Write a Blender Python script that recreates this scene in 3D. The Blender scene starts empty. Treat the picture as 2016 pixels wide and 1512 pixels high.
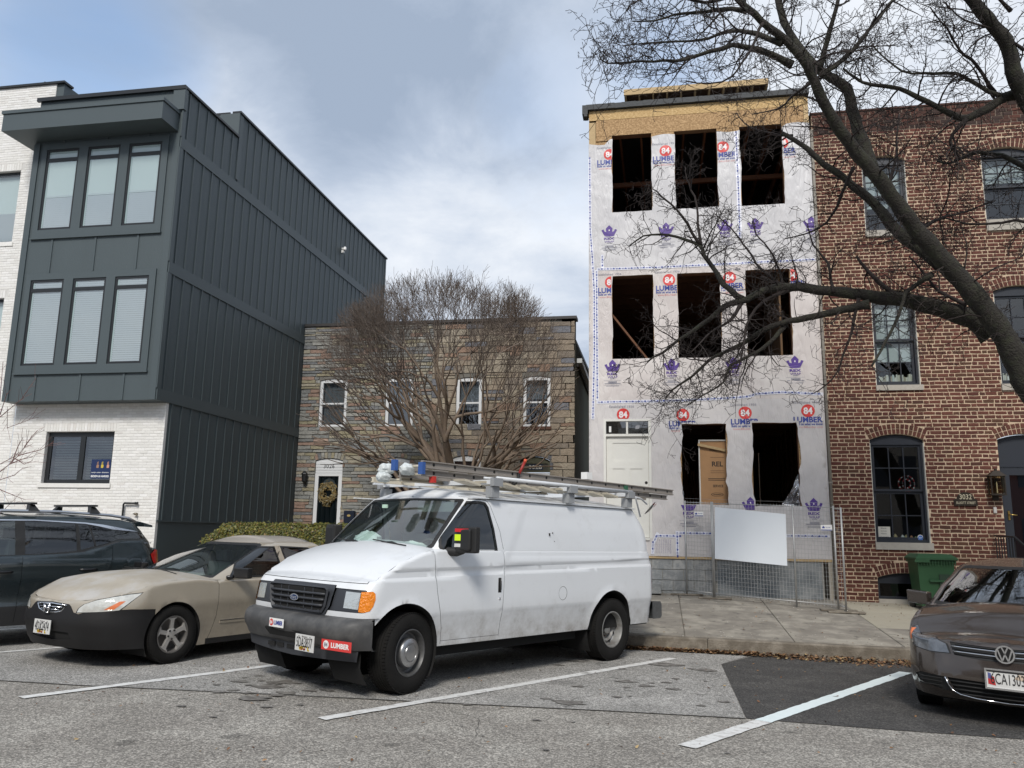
import bpy, bmesh, math, random
import numpy as np
from mathutils import Vector, Matrix, noise
from mathutils.geometry import delaunay_2d_cdt
R = math.radians
rnd = random.Random(7)
scene = bpy.context.scene
col = scene.collection

# ------------------------------------------------------------------ camera
pitch, roll, yaw = .17984, .01595, .181836
cy_, sy_ = math.cos(yaw), math.sin(yaw)
cf = Vector((-sy_*math.cos(pitch), cy_*math.cos(pitch), math.sin(pitch)))
r0 = Vector((cy_, sy_, 0)); u0 = r0.cross(cf)
cr = r0*math.cos(roll)+u0*math.sin(roll); cu = -r0*math.sin(roll)+u0*math.cos(roll)
CAM = Vector((0, 0, 1.6))
cam = bpy.data.cameras.new('camera'); cam.lens = 1595.76/2016*36; cam.sensor_width = 36
cam.clip_start = .05; cam.clip_end = 2000
camo = bpy.data.objects.new('camera', cam); col.objects.link(camo)
camo.matrix_world = Matrix(((cr.x, cu.x, -cf.x, CAM.x), (cr.y, cu.y, -cf.y, CAM.y), (cr.z, cu.z, -cf.z, CAM.z), (0, 0, 0, 1)))
scene.camera = camo
scene.render.resolution_x = 1024; scene.render.resolution_y = 768
scene.view_settings.view_transform = 'Standard'; scene.view_settings.look = 'None'
scene.view_settings.gamma = 1; scene.view_settings.use_curve_mapping = False
scene.view_settings.exposure = 0.42

# ------------------------------------------------------------------ sky and sun
SUN_EL, SUN_AZ = R(43), R(177)      # azimuth from north (+y) clockwise: high, behind the camera to the right
world = bpy.data.worlds.new('World'); scene.world = world; world.use_nodes = True
nt = world.node_tree; N = nt.nodes; L = nt.links
for n in list(N): N.remove(n)
def nd(tree, typ, **kw):
    n = tree.nodes.new(typ)
    for k, v in kw.items():
        if k.startswith('i_'): n.inputs[k[2:].replace('_', ' ')].default_value = v
        else: setattr(n, k, v)
    return n
out = nd(nt, 'ShaderNodeOutputWorld'); bg = nd(nt, 'ShaderNodeBackground'); bg.inputs['Strength'].default_value = .1
sky = nd(nt, 'ShaderNodeTexSky', sky_type='NISHITA', sun_disc=False); sky.sun_elevation = SUN_EL; sky.sun_rotation = SUN_AZ
sky.altitude = 50; sky.air_density = 1.0; sky.dust_density = .6
tc = nd(nt, 'ShaderNodeTexCoord')
sep = nd(nt, 'ShaderNodeSeparateXYZ'); L.new(tc.outputs['Generated'], sep.inputs[0])
def m_(op, a, b=None, c=None, tree=nt):
    n = tree.nodes.new('ShaderNodeMath'); n.operation = op
    for i, x in enumerate((a, b, c)):
        if x is None: continue
        if isinstance(x, (int, float)): n.inputs[i].default_value = x
        else: tree.links.new(x, n.inputs[i])
    return n.outputs[0]
zc = m_('ADD', m_('MAXIMUM', sep.outputs[2], 0.0), .22)
px = m_('DIVIDE', sep.outputs[0], zc); py = m_('DIVIDE', sep.outputs[1], zc)
cmb = nd(nt, 'ShaderNodeCombineXYZ'); L.new(px, cmb.inputs[0]); L.new(py, cmb.inputs[1])
def wnoise(scale, detail, rough, off, dist=.0):
    mp = nd(nt, 'ShaderNodeMapping'); mp.inputs['Location'].default_value = off
    L.new(cmb.outputs[0], mp.inputs[0])
    n = nd(nt, 'ShaderNodeTexNoise'); n.inputs['Scale'].default_value = scale; n.inputs['Detail'].default_value = detail
    n.inputs['Roughness'].default_value = rough; n.inputs['Distortion'].default_value = dist
    L.new(mp.outputs[0], n.inputs['Vector']); return n.outputs[0]
def wramp(x, pts):
    r = nd(nt, 'ShaderNodeValToRGB'); e = r.color_ramp.elements
    while len(e) < len(pts): e.new(.5)
    for k, (p, c) in enumerate(pts): e[k].position = p; e[k].color = c if len(c) == 4 else (*c, 1)
    L.new(x, r.inputs[0]); return r.outputs[0]
n1 = wnoise(.9, 6, .55, (3.1, 1.7, 0), .3); n2 = wnoise(2.9, 10, .66, (7.3, 2.2, 0), .35); n3 = wnoise(.55, 3, .5, (1.3, 5.2, 0))
def spot(px_, py_, rad):
    d = (cf*1595.76 + cr*(px_-1008) - cu*(py_-756)).normalized()
    vm = nd(nt, 'ShaderNodeVectorMath', operation='DOT_PRODUCT'); nv = nd(nt, 'ShaderNodeVectorMath', operation='NORMALIZE')
    L.new(tc.outputs['Generated'], nv.inputs[0]); L.new(nv.outputs[0], vm.inputs[0]); vm.inputs[1].default_value = d
    mr = nd(nt, 'ShaderNodeMapRange', interpolation_type='SMOOTHSTEP')
    mr.inputs['From Min'].default_value = math.cos(rad); mr.inputs['From Max'].default_value = 1
    L.new(vm.outputs['Value'], mr.inputs['Value']); return mr.outputs[0]
# brightness of the cloud deck
b = m_('ADD', m_('MULTIPLY', n1, .85), m_('MULTIPLY', n2, .42))
for (x, y, rad, w) in ((470, 230, .12, .09), (1000, 430, .26, .10), (1750, 120, .26, .16), (960, 520, .3, .06), (820, 250, .22, -.10), (640, 60, .25, -.04), (1140, 130, .2, -.07), (880, 590, .25, .05), (-300, 300, .5, .03)):
    b = m_('ADD', b, m_('MULTIPLY', spot(x, y, rad), w))
cloud = wramp(b, [(.47, (.36, .44, .57)), (.59, (.47, .55, .68)), (.69, (.64, .71, .82)), (.83, (.86, .90, .96))])
cs = nd(nt, 'ShaderNodeVectorMath', operation='SCALE'); L.new(cloud, cs.inputs[0]); cs.inputs['Scale'].default_value = 7.8
# gaps of blue
g = m_('ADD', m_('MULTIPLY', n3, .5), m_('MULTIPLY', n2, .3))
g = m_('ADD', g, m_('MULTIPLY', spot(190, 125, .15), .22)); g = m_('ADD', g, m_('MULTIPLY', spot(60, 60, .3), .10))
g = m_('ADD', g, m_('MULTIPLY', spot(1170, 260, .22), .17)); g = m_('ADD', g, m_('MULTIPLY', spot(1500, 40, .2), .14))
gap = wramp(g, [(.50, (0, 0, 0)), (.80, (1, 1, 1))])
blue = nd(nt, 'ShaderNodeVectorMath', operation='MULTIPLY'); L.new(sky.outputs[0], blue.inputs[0]); blue.inputs[1].default_value = (1.9, 1.85, 1.75)
mx = nd(nt, 'ShaderNodeMix', data_type='RGBA'); L.new(gap, mx.inputs['Factor']); L.new(cs.outputs[0], mx.inputs[6]); L.new(blue.outputs[0], mx.inputs[7])
L.new(mx.outputs[2], bg.inputs['Color']); L.new(bg.outputs[0], out.inputs[0])
sun = bpy.data.lights.new('sun', 'SUN'); sun.energy = 2.3; sun.angle = R(15); sun.color = (1, .95, .88)
suno = bpy.data.objects.new('sun', sun); col.objects.link(suno)
sd = Vector((math.sin(SUN_AZ)*math.cos(SUN_EL), math.cos(SUN_AZ)*math.cos(SUN_EL), math.sin(SUN_EL)))
suno.rotation_euler = sd.to_track_quat('Z', 'Y').to_euler()

# ------------------------------------------------------------------ materials
MATS = {}
def mat(name, c=(.5, .5, .5), rough=.6, metal=0, spec=.5, var=0, vs=3.0, bump=0, bs=60, coat=0, isl=0, pal=None, c2=None, dirt=0, trans=0, vdetail=5, alpha=1, obj=False, stretch=None, emit=0):
    """procedural material: colour with cloudy variation, per-piece variation and relief"""
    if name in MATS: return MATS[name]
    m = bpy.data.materials.new(name); m.use_nodes = True; t = m.node_tree; t.nodes.clear(); l = t.links
    o = nd(t, 'ShaderNodeOutputMaterial'); p = nd(t, 'ShaderNodeBsdfPrincipled'); l.new(p.outputs[0], o.inputs[0])
    p.inputs['Roughness'].default_value = rough; p.inputs['Metallic'].default_value = metal
    p.inputs['Specular IOR Level'].default_value = spec; p.inputs['Coat Weight'].default_value = coat; p.inputs['Coat Roughness'].default_value = .06
    if trans: p.inputs['Transmission Weight'].default_value = trans
    if emit: p.inputs['Emission Color'].default_value = (*c, 1); p.inputs['Emission Strength'].default_value = emit
    tcn = nd(t, 'ShaderNodeTexCoord'); geo = nd(t, 'ShaderNodeNewGeometry')
    src = tcn.outputs['Object'] if obj else geo.outputs['Position']
    if stretch:
        mp = nd(t, 'ShaderNodeMapping'); mp.inputs['Scale'].default_value = stretch; l.new(src, mp.inputs[0]); src = mp.outputs[0]
    colr = None
    if isl or pal:
        oi = nd(t, 'ShaderNodeObjectInfo')
        rr = m_('FRACT', m_('ADD', m_('MULTIPLY', geo.outputs['Random Per Island'], 7.31, tree=t), m_('MULTIPLY', oi.outputs['Random'], 3.77, tree=t), tree=t), tree=t)
    if pal:
        rp = nd(t, 'ShaderNodeValToRGB'); rp.color_ramp.interpolation = 'CONSTANT'; e = rp.color_ramp.elements
        while len(e) < len(pal): e.new(.5)
        acc = 0; tot = sum(w for _, w in pal)
        for k, (cc, w) in enumerate(pal): e[k].position = acc/tot; e[k].color = (*cc, 1); acc += w
        l.new(rr, rp.inputs[0]); colr = rp.outputs[0]
    else:
        rgb = nd(t, 'ShaderNodeRGB'); rgb.outputs[0].default_value = (*c, 1); colr = rgb.outputs[0]
    nz = None
    if var or bump or c2:
        nz = nd(t, 'ShaderNodeTexNoise'); nz.inputs['Scale'].default_value = vs; nz.inputs['Detail'].default_value = vdetail; nz.inputs['Roughness'].default_value = .62
        l.new(src, nz.inputs['Vector'])
    if c2:
        mr = nd(t, 'ShaderNodeMapRange', interpolation_type='SMOOTHSTEP'); mr.inputs['From Min'].default_value = .42; mr.inputs['From Max'].default_value = .66
        l.new(nz.outputs[0], mr.inputs['Value']); x = nd(t, 'ShaderNodeMix', data_type='RGBA'); l.new(mr.outputs[0], x.inputs['Factor']); l.new(colr, x.inputs[6]); x.inputs[7].default_value = (*c2, 1); colr = x.outputs[2]
    f = None
    if var: f = m_('ADD', m_('MULTIPLY', m_('SUBTRACT', nz.outputs[0], .5, tree=t), var*3, tree=t), 1, tree=t)
    if isl:
        r2 = m_('FRACT', m_('MULTIPLY', rr, 13.7, tree=t), tree=t)
        g2 = m_('ADD', m_('MULTIPLY', m_('SUBTRACT', r2, .5, tree=t), isl*2, tree=t), 1, tree=t)
        f = g2 if f is None else m_('MULTIPLY', f, g2, tree=t)
    if f is not None:
        vm = nd(t, 'ShaderNodeVectorMath', operation='SCALE'); l.new(colr, vm.inputs[0]); l.new(f, vm.inputs['Scale']); colr = vm.outputs[0]
    if dirt:   # road grime low on a body, in object space
        sp = nd(t, 'ShaderNodeSeparateXYZ'); l.new(tcn.outputs['Object'], sp.inputs[0])
        d2 = nd(t, 'ShaderNodeTexNoise'); d2.inputs['Scale'].default_value = 5; d2.inputs['Detail'].default_value = 8; d2.inputs['Roughness'].default_value = .7; l.new(tcn.outputs['Object'], d2.inputs['Vector'])
        h = nd(t, 'ShaderNodeMapRange', interpolation_type='SMOOTHSTEP'); h.inputs['From Min'].default_value = .95; h.inputs['From Max'].default_value = .35; l.new(sp.outputs[2], h.inputs['Value'])
        k = m_('MULTIPLY', h.outputs[0], m_('MULTIPLY', m_('POWER', d2.outputs[0], 1.6, tree=t), dirt*2.2, tree=t), tree=t)
        h3 = nd(t, 'ShaderNodeMapRange'); h3.inputs['From Min'].default_value = .55; h3.inputs['From Max'].default_value = .8; l.new(d2.outputs[0], h3.inputs['Value'])
        k = m_('MINIMUM', m_('ADD', k, m_('MULTIPLY', h3.outputs[0], dirt*.25, tree=t), tree=t), .85, tree=t)
        x = nd(t, 'ShaderNodeMix', data_type='RGBA'); l.new(k, x.inputs['Factor']); l.new(colr, x.inputs[6]); x.inputs[7].default_value = (.20, .175, .145, 1); colr = x.outputs[2]
        l.new(m_('ADD', m_('MULTIPLY', k, .4, tree=t), rough, tree=t), p.inputs['Roughness'])
    l.new(colr, p.inputs['Base Color'])
    if bump:
        bn = nd(t, 'ShaderNodeTexNoise'); bn.inputs['Scale'].default_value = bs; bn.inputs['Detail'].default_value = 4; l.new(src, bn.inputs['Vector'])
        bu = nd(t, 'ShaderNodeBump'); bu.inputs['Strength'].default_value = min(1, bump); bu.inputs['Distance'].default_value = .01*max(1, bump); l.new(bn.outputs[0], bu.inputs['Height']); l.new(bu.outputs[0], p.inputs['Normal'])
    MATS[name] = m; return m
def glass(name, tint=(.7, .75, .75), f0=.06, rough=.0, refl=1.0):
    """thin pane: lets light through tinted, mirrors at grazing angles"""
    if name in MATS: return MATS[name]
    m = bpy.data.materials.new(name); m.use_nodes = True; t = m.node_tree; t.nodes.clear(); l = t.links
    o = nd(t, 'ShaderNodeOutputMaterial'); tr = nd(t, 'ShaderNodeBsdfTransparent'); tr.inputs[0].default_value = (*tint, 1)
    gl = nd(t, 'ShaderNodeBsdfGlossy'); gl.inputs['Roughness'].default_value = rough; gl.inputs[0].default_value = (refl, refl, refl, 1)
    fr = nd(t, 'ShaderNodeLayerWeight'); fr.inputs['Blend'].default_value = .5
    k = m_('ADD', m_('MULTIPLY', m_('POWER', fr.outputs['Facing'], 4.0, tree=t), .8, tree=t), f0, tree=t)
    x = nd(t, 'ShaderNodeMixShader'); l.new(k, x.inputs[0]); l.new(tr.outputs[0], x.inputs[1]); l.new(gl.outputs[0], x.inputs[2]); l.new(x.outputs[0], o.inputs[0])
    MATS[name] = m; return m

# ------------------------------------------------------------------ object helpers
def tag(o, label=None, cat=None, group=None, kind=None):
    if label: o['label'] = label
    if cat: o['category'] = cat
    if group: o['group'] = group
    if kind: o['kind'] = kind
    return o
def thing(name, label, cat, loc=(0, 0, 0), rz=0, group=None, mw=None):
    o = bpy.data.objects.new(name, None); col.objects.link(o); o.empty_display_size = .1
    if mw is not None: o.matrix_world = mw
    else: o.location = loc; o.rotation_euler = (0, 0, rz)
    return tag(o, label, cat, group)
def link(name, me, parent=None, loc=None, rot=None, kind=None, label=None):
    o = bpy.data.objects.new(name, me); col.objects.link(o)
    if parent: o.parent = parent
    if loc is not None: o.location = loc
    if rot is not None: o.rotation_euler = rot
    if kind: o['kind'] = kind
    if label: o['label'] = label
    return o
def copy_tree(o, parent=None):
    c = o.copy(); col.objects.link(c); c.parent = parent
    for ch in list(o.children): copy_tree(ch, c)
    return c
class MB:
    def __init__(s): s.v = []; s.f = []; s.m = []; s.sm = []
    def add(s, vs, fs, m=0, smooth=False):
        b = len(s.v); s.v += [tuple(x) for x in vs]
        for f in fs: s.f.append(tuple(i+b for i in f)); s.m.append(m); s.sm.append(smooth)
        return s
    def box(s, x0, x1, y0, y1, z0, z1, m=0):
        return s.add([(x0, y0, z0), (x1, y0, z0), (x1, y1, z0), (x0, y1, z0), (x0, y0, z1), (x1, y0, z1), (x1, y1, z1), (x0, y1, z1)],
                     [(0, 3, 2, 1), (4, 5, 6, 7), (0, 1, 5, 4), (1, 2, 6, 5), (2, 3, 7, 6), (3, 0, 4, 7)], m)
    def cbox(s, x0, x1, y0, y1, z0, z1, c=.01, m=0):
        """box with chamfered front (low y) face, 9 faces"""
        vs = [(x0, y1, z0), (x1, y1, z0), (x1, y1, z1), (x0, y1, z1), (x0, y0+c, z0), (x1, y0+c, z0), (x1, y0+c, z1), (x0, y0+c, z1),
              (x0+c, y0, z0+c), (x1-c, y0, z0+c), (x1-c, y0, z1-c), (x0+c, y0, z1-c)]
        fs = [(8, 9, 10, 11)]
        for a in range(4):
            n = (a+1) % 4; fs += [(4+a, 4+n, 8+n, 8+a), (a, n, 4+n, 4+a)]
        return s.add(vs, fs, m)
    def obox(s, c, ax, ay, az, m=0):
        """box from a centre and three half-axis vectors"""
        c = Vector(c); ax, ay, az = Vector(ax), Vector(ay), Vector(az)
        vs = [c+ax*a+ay*b_+az*d for d in (-1, 1) for b_ in (-1, 1) for a in (-1, 1)]
        return s.add(vs, [(0, 2, 3, 1), (4, 5, 7, 6), (0, 1, 5, 4), (1, 3, 7, 5), (3, 2, 6, 7), (2, 0, 4, 6)], m)
    def beam(s, a, b_, w, h, up=(0, 0, 1), m=0):
        a, b_ = Vector(a), Vector(b_); d = (b_-a); x = d.cross(Vector(up))
        if x.length < 1e-6: x = d.cross(Vector((1, 0, 0)))
        x.normalize(); z = x.cross(d).normalized()
        return s.obox((a+b_)/2, x*w/2, d/2, z*h/2, m)
    def quad(s, a, b_, c, d, m=0): return s.add([a, b_, c, d], [(0, 1, 2, 3)], m)
    def tube(s, pts, rads, n=8, m=0, cap=True, smooth=True):
        pts = [Vector(p) for p in pts]; K = len(pts)
        if isinstance(rads, (int, float)): rads = [rads]*K
        t0 = (pts[1]-pts[0]).normalized(); up = Vector((0, 0, 1)) if abs(t0.z) < .9 else Vector((1, 0, 0))
        x = t0.cross(up).normalized(); vs = []
        for i, p in enumerate(pts):
            t = (pts[min(i+1, K-1)]-pts[max(i-1, 0)]).normalized()
            x = (x-t*x.dot(t)).normalized(); y = t.cross(x)
            for j in range(n):
                a = 2*math.pi*j/n; vs.append(p+(x*math.cos(a)+y*math.sin(a))*rads[i])
        fs = [(i*n+j, i*n+(j+1) % n, (i+1)*n+(j+1) % n, (i+1)*n+j) for i in range(K-1) for j in range(n)]
        if cap: fs += [tuple(range(n))[::-1], tuple((K-1)*n+j for j in range(n))]
        return s.add(vs, fs, m, smooth)
    def lathe(s, prof, n=32, m=0, axis='y', c=(0, 0, 0), smooth=True, closed=False):
        """prof = [(r, h)] revolved about the axis through c"""
        vs = []; c = Vector(c)
        for r_, h in prof:
            for j in range(n):
                a = 2*math.pi*j/n; q, w = r_*math.cos(a), r_*math.sin(a)
                vs.append(c+Vector({'y': (q, h, w), 'z': (q, w, h), 'x': (h, q, w)}[axis]))
        K = len(prof)
        fs = [(i*n+j, i*n+(j+1) % n, (i+1)*n+(j+1) % n, (i+1)*n+j) for i in range(K-1) for j in range(n)]
        return s.add(vs, fs, m, smooth)
    def prism(s, poly, y0, y1, m=0):
        """polygon in (x, z) extruded from y0 to y1"""
        n = len(poly); vs = [(x, y0, z) for x, z in poly]+[(x, y1, z) for x, z in poly]
        fs = [tuple(range(n)), tuple(range(2*n-1, n-1, -1))]+[(i, (i+1) % n, n+(i+1) % n, n+i) for i in range(n)]
        return s.add(vs, fs, m)
    def mesh(s, name, mats, off=None, sharp=None, fix=False):
        me = bpy.data.meshes.new(name)
        v = s.v if off is None else [(a-off[0], b_-off[1], c-off[2]) for a, b_, c in s.v]
        me.from_pydata(v, [], s.f)
        if not isinstance(mats, (list, tuple)): mats = [mats]
        for x in mats: me.materials.append(x)
        me.polygons.foreach_set('material_index', s.m); me.polygons.foreach_set('use_smooth', s.sm)
        if fix:
            bm = bmesh.new(); bm.from_mesh(me); bmesh.ops.recalc_face_normals(bm, faces=bm.faces); bm.to_mesh(me); bm.free()
        if sharp: me.set_sharp_from_angle(angle=R(sharp))
        me.update(); return me
    def build(s, name, mats, parent=None, kind=None, label=None, local=False, sharp=None, fix=True):
        if not s.v: return None
        off = None
        if parent is not None and not local:
            off = parent.location
            if parent.parent: off = off+parent.parent.location
        return link(name, s.mesh(name, mats, off, sharp, fix), parent, kind=kind, label=label)
def inpoly(pts, poly):
    pts = np.asarray(pts, float); x, y = pts[:, 0], pts[:, 1]; c = np.zeros(len(pts), bool); n = len(poly); j = n-1
    for i in range(n):
        xi, yi = poly[i]; xj, yj = poly[j]
        if yi != yj: c ^= ((yi > y) != (yj > y)) & (x < (xj-xi)*(y-yi)/(yj-yi)+xi)
        j = i
    return c
def dens(poly, step):
    """resample polygon edges so no edge is longer than step"""
    o = []
    for i in range(len(poly)):
        a, b_ = poly[i], poly[(i+1) % len(poly)]; k = max(1, int(math.ceil(math.dist(a, b_)/step)))
        o += [(a[0]+(b_[0]-a[0])*t/k, a[1]+(b_[1]-a[1])*t/k) for t in range(k)]
    return o
def cdt(outer, polys=(), grid=None, step=None):
    """constrained triangulation; returns points (n,2) and triangles inside outer"""
    co = []; ed = []
    for P in [outer]+list(polys):
        b0 = len(co); co += P; ed += [(b0+i, b0+(i+1) % len(P)) for i in range(len(P))]
    if grid is not None:
        g_ = np.array(grid); g_ = g_[inpoly(g_, outer)]
        arr = np.array(co); keep = []
        for p in g_:
            if ((arr-p)**2).sum(1).min() > (.16*step)**2: keep.append(tuple(p))
        co = co+keep
    r_ = delaunay_2d_cdt([Vector(p) for p in co], ed, [], 0, 1e-6)
    vs = np.array([tuple(v) for v in r_[0]]); fs = np.array([f for f in r_[2] if len(f) == 3])
    cen = vs[fs].mean(1); k = inpoly(cen, outer)
    return vs, fs[k], cen[k]
def rect(x0, x1, z0, z1): return [(x0, z0), (x1, z0), (x1, z1), (x0, z1)]
def arched(x0, x1, z0, z1, rise, n=10):
    """rectangle whose head is a shallow arch rising above z1"""
    w = (x1-x0)/2; rad = (w*w+rise*rise)/(2*rise); cx = (x0+x1)/2; cz = z1+rise-rad; a0 = math.asin(w/rad)
    return [(x0, z0), (x1, z0)]+[(cx+rad*math.sin(a0-2*a0*k/n), cz+rad*math.cos(a0-2*a0*k/n)) for k in range(n+1)]
def wall(mb, outer, holes, y, depth=.25, m=0, mrev=None, step=None, f=None):
    """wall face in the plane y with openings and their reveals going back"""
    if mrev is None: mrev = m
    vs, fs, cen = cdt(outer, holes)
    ok = np.ones(len(fs), bool)
    for h in holes: ok &= ~inpoly(cen, h)
    mb.add([(x, y, z) for x, z in vs], [tuple(t) for t in fs[ok]], m)
    for h in holes:
        n = len(h); mb.add([(x, y, z) for x, z in h]+[(x, y+depth, z) for x, z in h], [(i, (i+1) % n, n+(i+1) % n, n+i) for i in range(n)], mrev)
TXT = {}
def text_tris(s, bold=0, space=1.0):
    """flat lettering as triangles, centred, height of a capital = 1"""
    k = (s, bold, space)
    if k in TXT: return TXT[k]
    cu_ = bpy.data.curves.new('lettering', 'FONT'); cu_.body = s; cu_.size = 1; cu_.offset = bold; cu_.space_character = space; cu_.resolution_u = 3
    o = bpy.data.objects.new('lettering', cu_); col.objects.link(o); dg = bpy.context.evaluated_depsgraph_get()
    me = o.evaluated_get(dg).to_mesh(); me.calc_loop_triangles()
    v = np.array([tuple(p.co) for p in me.vertices]); t = np.array([tuple(q.vertices) for q in me.loop_triangles])
    o.to_mesh_clear(); bpy.data.objects.remove(o); bpy.data.curves.remove(cu_)
    v = v[:, :2]; v -= (v.min(0)+v.max(0))/2
    TXT[k] = (v, t); return TXT[k]
def put_text(mb, s, cx, cz, w, h, fmap, m=0, bold=0, clip=None, rot=0, space=1.0, shear=0):
    """lettering of width w and height h centred at (cx, cz); fmap takes (a, b) to 3-D"""
    v, t = text_tris(s, bold, space); ext = v.max(0)-v.min(0); v = v*[w/ext[0], h/ext[1]]
    if shear: v = v+np.stack([v[:, 1]*shear, v[:, 1]*0], 1)
    if rot: c_, s_ = math.cos(rot), math.sin(rot); v = v@np.array([[c_, s_], [-s_, c_]])
    v = v+[cx, cz]
    tris2d(mb, v, t, fmap, m, clip)
def tris2d(mb, v, t, fmap, m=0, clip=None):
    if clip is not None:
        bm = bmesh.new(); bv = [bm.verts.new((p[0], p[1], 0)) for p in v]
        for q in t:
            try: bm.faces.new([bv[i] for i in q])
            except ValueError: pass
        for co, no in (((clip[0], 0, 0), (-1, 0, 0)), ((clip[1], 0, 0), (1, 0, 0)), ((0, clip[2], 0), (0, -1, 0)), ((0, clip[3], 0), (0, 1, 0))):
            bmesh.ops.bisect_plane(bm, geom=bm.verts[:]+bm.edges[:]+bm.faces[:], dist=1e-6, plane_co=co, plane_no=no, clear_outer=True)
        bm.verts.ensure_lookup_table(); bm.verts.index_update()
        v = [(p.co.x, p.co.y) for p in bm.verts]; t = [tuple(x.index for x in f.verts) for f in bm.faces]; bm.free()
    if len(t): mb.add([fmap(p[0], p[1]) for p in v], [tuple(q) for q in t], m)
def disc2d(cx, cz, r_, rz_=None, n=28):
    rz_ = rz_ or r_; v = [(cx, cz)]+[(cx+r_*math.cos(2*math.pi*k/n), cz+rz_*math.sin(2*math.pi*k/n)) for k in range(n)]
    return v, [(0, 1+k, 1+(k+1) % n) for k in range(n)]
def ring2d(cx, cz, r1, r2, e=1.0, n=28):
    v = [(cx+r*math.cos(2*math.pi*k/n), cz+r*e*math.sin(2*math.pi*k/n)) for r in (r1, r2) for k in range(n)]
    return v, [(k, (k+1) % n, n+(k+1) % n) for k in range(n)]+[(k, n+(k+1) % n, n+k) for k in range(n)]
def poly2d(P):
    vs, fs, c_ = cdt(list(P)); return [tuple(x) for x in vs], [tuple(x) for x in fs]
def smooth01(a, b_, x):
    t = min(1, max(0, (x-a)/(b_-a))); return t*t*(3-2*t)

# ================================================================== THE SETTING
def gz(x, y): return .0278-.0094*x-.0057*y
def wz(x, y): return .158-.0125*x+.07*(y-12.2)        # pavement surface
M_asph = mat('asphalt_road', (.285, .265, .235), .93, var=.12, vs=1.3, bump=1.3, bs=120, c2=(.34, .32, .285))
def aggregate(m, scale=85, amt=.62):
    """pale stones showing in worn asphalt"""
    t = m.node_tree; p = next(n for n in t.nodes if n.type == 'BSDF_PRINCIPLED'); src = p.inputs['Base Color'].links[0].from_socket
    geo = nd(t, 'ShaderNodeNewGeometry'); v = nd(t, 'ShaderNodeTexVoronoi'); v.inputs['Scale'].default_value = scale; t.links.new(geo.outputs['Position'], v.inputs['Vector'])
    s_ = nd(t, 'ShaderNodeSeparateColor'); t.links.new(v.outputs['Color'], s_.inputs[0])
    k = m_('ADD', m_('MULTIPLY', m_('POWER', s_.outputs[0], 2.0, tree=t), amt*2, tree=t), 1-amt*.75, tree=t)
    v2 = nd(t, 'ShaderNodeTexNoise'); v2.inputs['Scale'].default_value = 22; v2.inputs['Detail'].default_value = 5; v2.inputs['Roughness'].default_value = .75; t.links.new(geo.outputs['Position'], v2.inputs['Vector'])
    k = m_('MULTIPLY', k, m_('ADD', m_('MULTIPLY', v2.outputs[0], 1.1, tree=t), .45, tree=t), tree=t)
    x = nd(t, 'ShaderNodeVectorMath', operation='SCALE'); t.links.new(src, x.inputs[0]); t.links.new(k, x.inputs['Scale']); t.links.new(x.outputs[0], p.inputs['Base Color'])
def stains(m, scale, thr, dark=.45, seed=0, stretch=(1, 1, 1)):
    t = m.node_tree; p = next(n for n in t.nodes if n.type == 'BSDF_PRINCIPLED'); src = p.inputs['Base Color'].links[0].from_socket
    geo = nd(t, 'ShaderNodeNewGeometry'); mp = nd(t, 'ShaderNodeMapping'); mp.inputs['Location'].default_value = (seed, seed*2, 0); mp.inputs['Scale'].default_value = stretch; t.links.new(geo.outputs['Position'], mp.inputs[0])
    n = nd(t, 'ShaderNodeTexNoise'); n.inputs['Scale'].default_value = scale; n.inputs['Detail'].default_value = 3; t.links.new(mp.outputs[0], n.inputs['Vector'])
    mr = nd(t, 'ShaderNodeMapRange', interpolation_type='SMOOTHSTEP'); mr.inputs['From Min'].default_value = thr; mr.inputs['From Max'].default_value = thr+.07; mr.inputs['To Min'].default_value = 1; mr.inputs['To Max'].default_value = dark; t.links.new(n.outputs[0], mr.inputs['Value'])
    x = nd(t, 'ShaderNodeVectorMath', operation='SCALE'); t.links.new(src, x.inputs[0]); t.links.new(mr.outputs[0], x.inputs['Scale']); t.links.new(x.outputs[0], p.inputs['Base Color'])
aggregate(M_asph); stains(M_asph, 2.6, .66, .6, 3)
M_bay = mat('asphalt_bay', (.31, .30, .28), .93, var=.12, vs=1.1, bump=1.3, bs=120, c2=(.37, .357, .335)); aggregate(M_bay, 95); stains(M_bay, 3.2, .635, .55, 11, (1, 1.6, 1)); stains(M_bay, .9, .62, .72, 5)
M_patch = mat('asphalt_patch', (.062, .059, .056), .9, var=.25, vs=2.0, bump=1.2, bs=130, c2=(.078, .074, .069)); aggregate(M_patch, 100, .75)
M_crack = mat('asphalt_seam', (.06, .057, .05), .95)
M_paint = mat('road_paint', (.70, .70, .68), .7, var=.3, vs=14, c2=(.42, .41, .39), vdetail=8)
M_paint2 = mat('fresh_road_paint', (.72, .80, .80), .6, var=.15, vs=10, c2=(.62, .70, .70), vdetail=8)
M_conc = mat('concrete_dark', (.215, .195, .165), .9, var=.3, vs=2.5, bump=1, bs=60, c2=(.285, .262, .22), vdetail=9, isl=.05)
stains(M_conc, 6, .62, .6, 2)
M_conc2 = mat('concrete_tan', (.36, .33, .26), .9, var=.25, vs=3, bump=1, bs=60, c2=(.30, .27, .21), vdetail=9, isl=.05)
M_kerb = mat('kerb_concrete', (.15, .128, .10), .92, var=.35, vs=5, bump=1.2, bs=50, c2=(.21, .185, .15), vdetail=9)
M_soil = mat('soil', (.10, .085, .06), 1, var=.3, vs=6, bump=2, bs=30)

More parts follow.
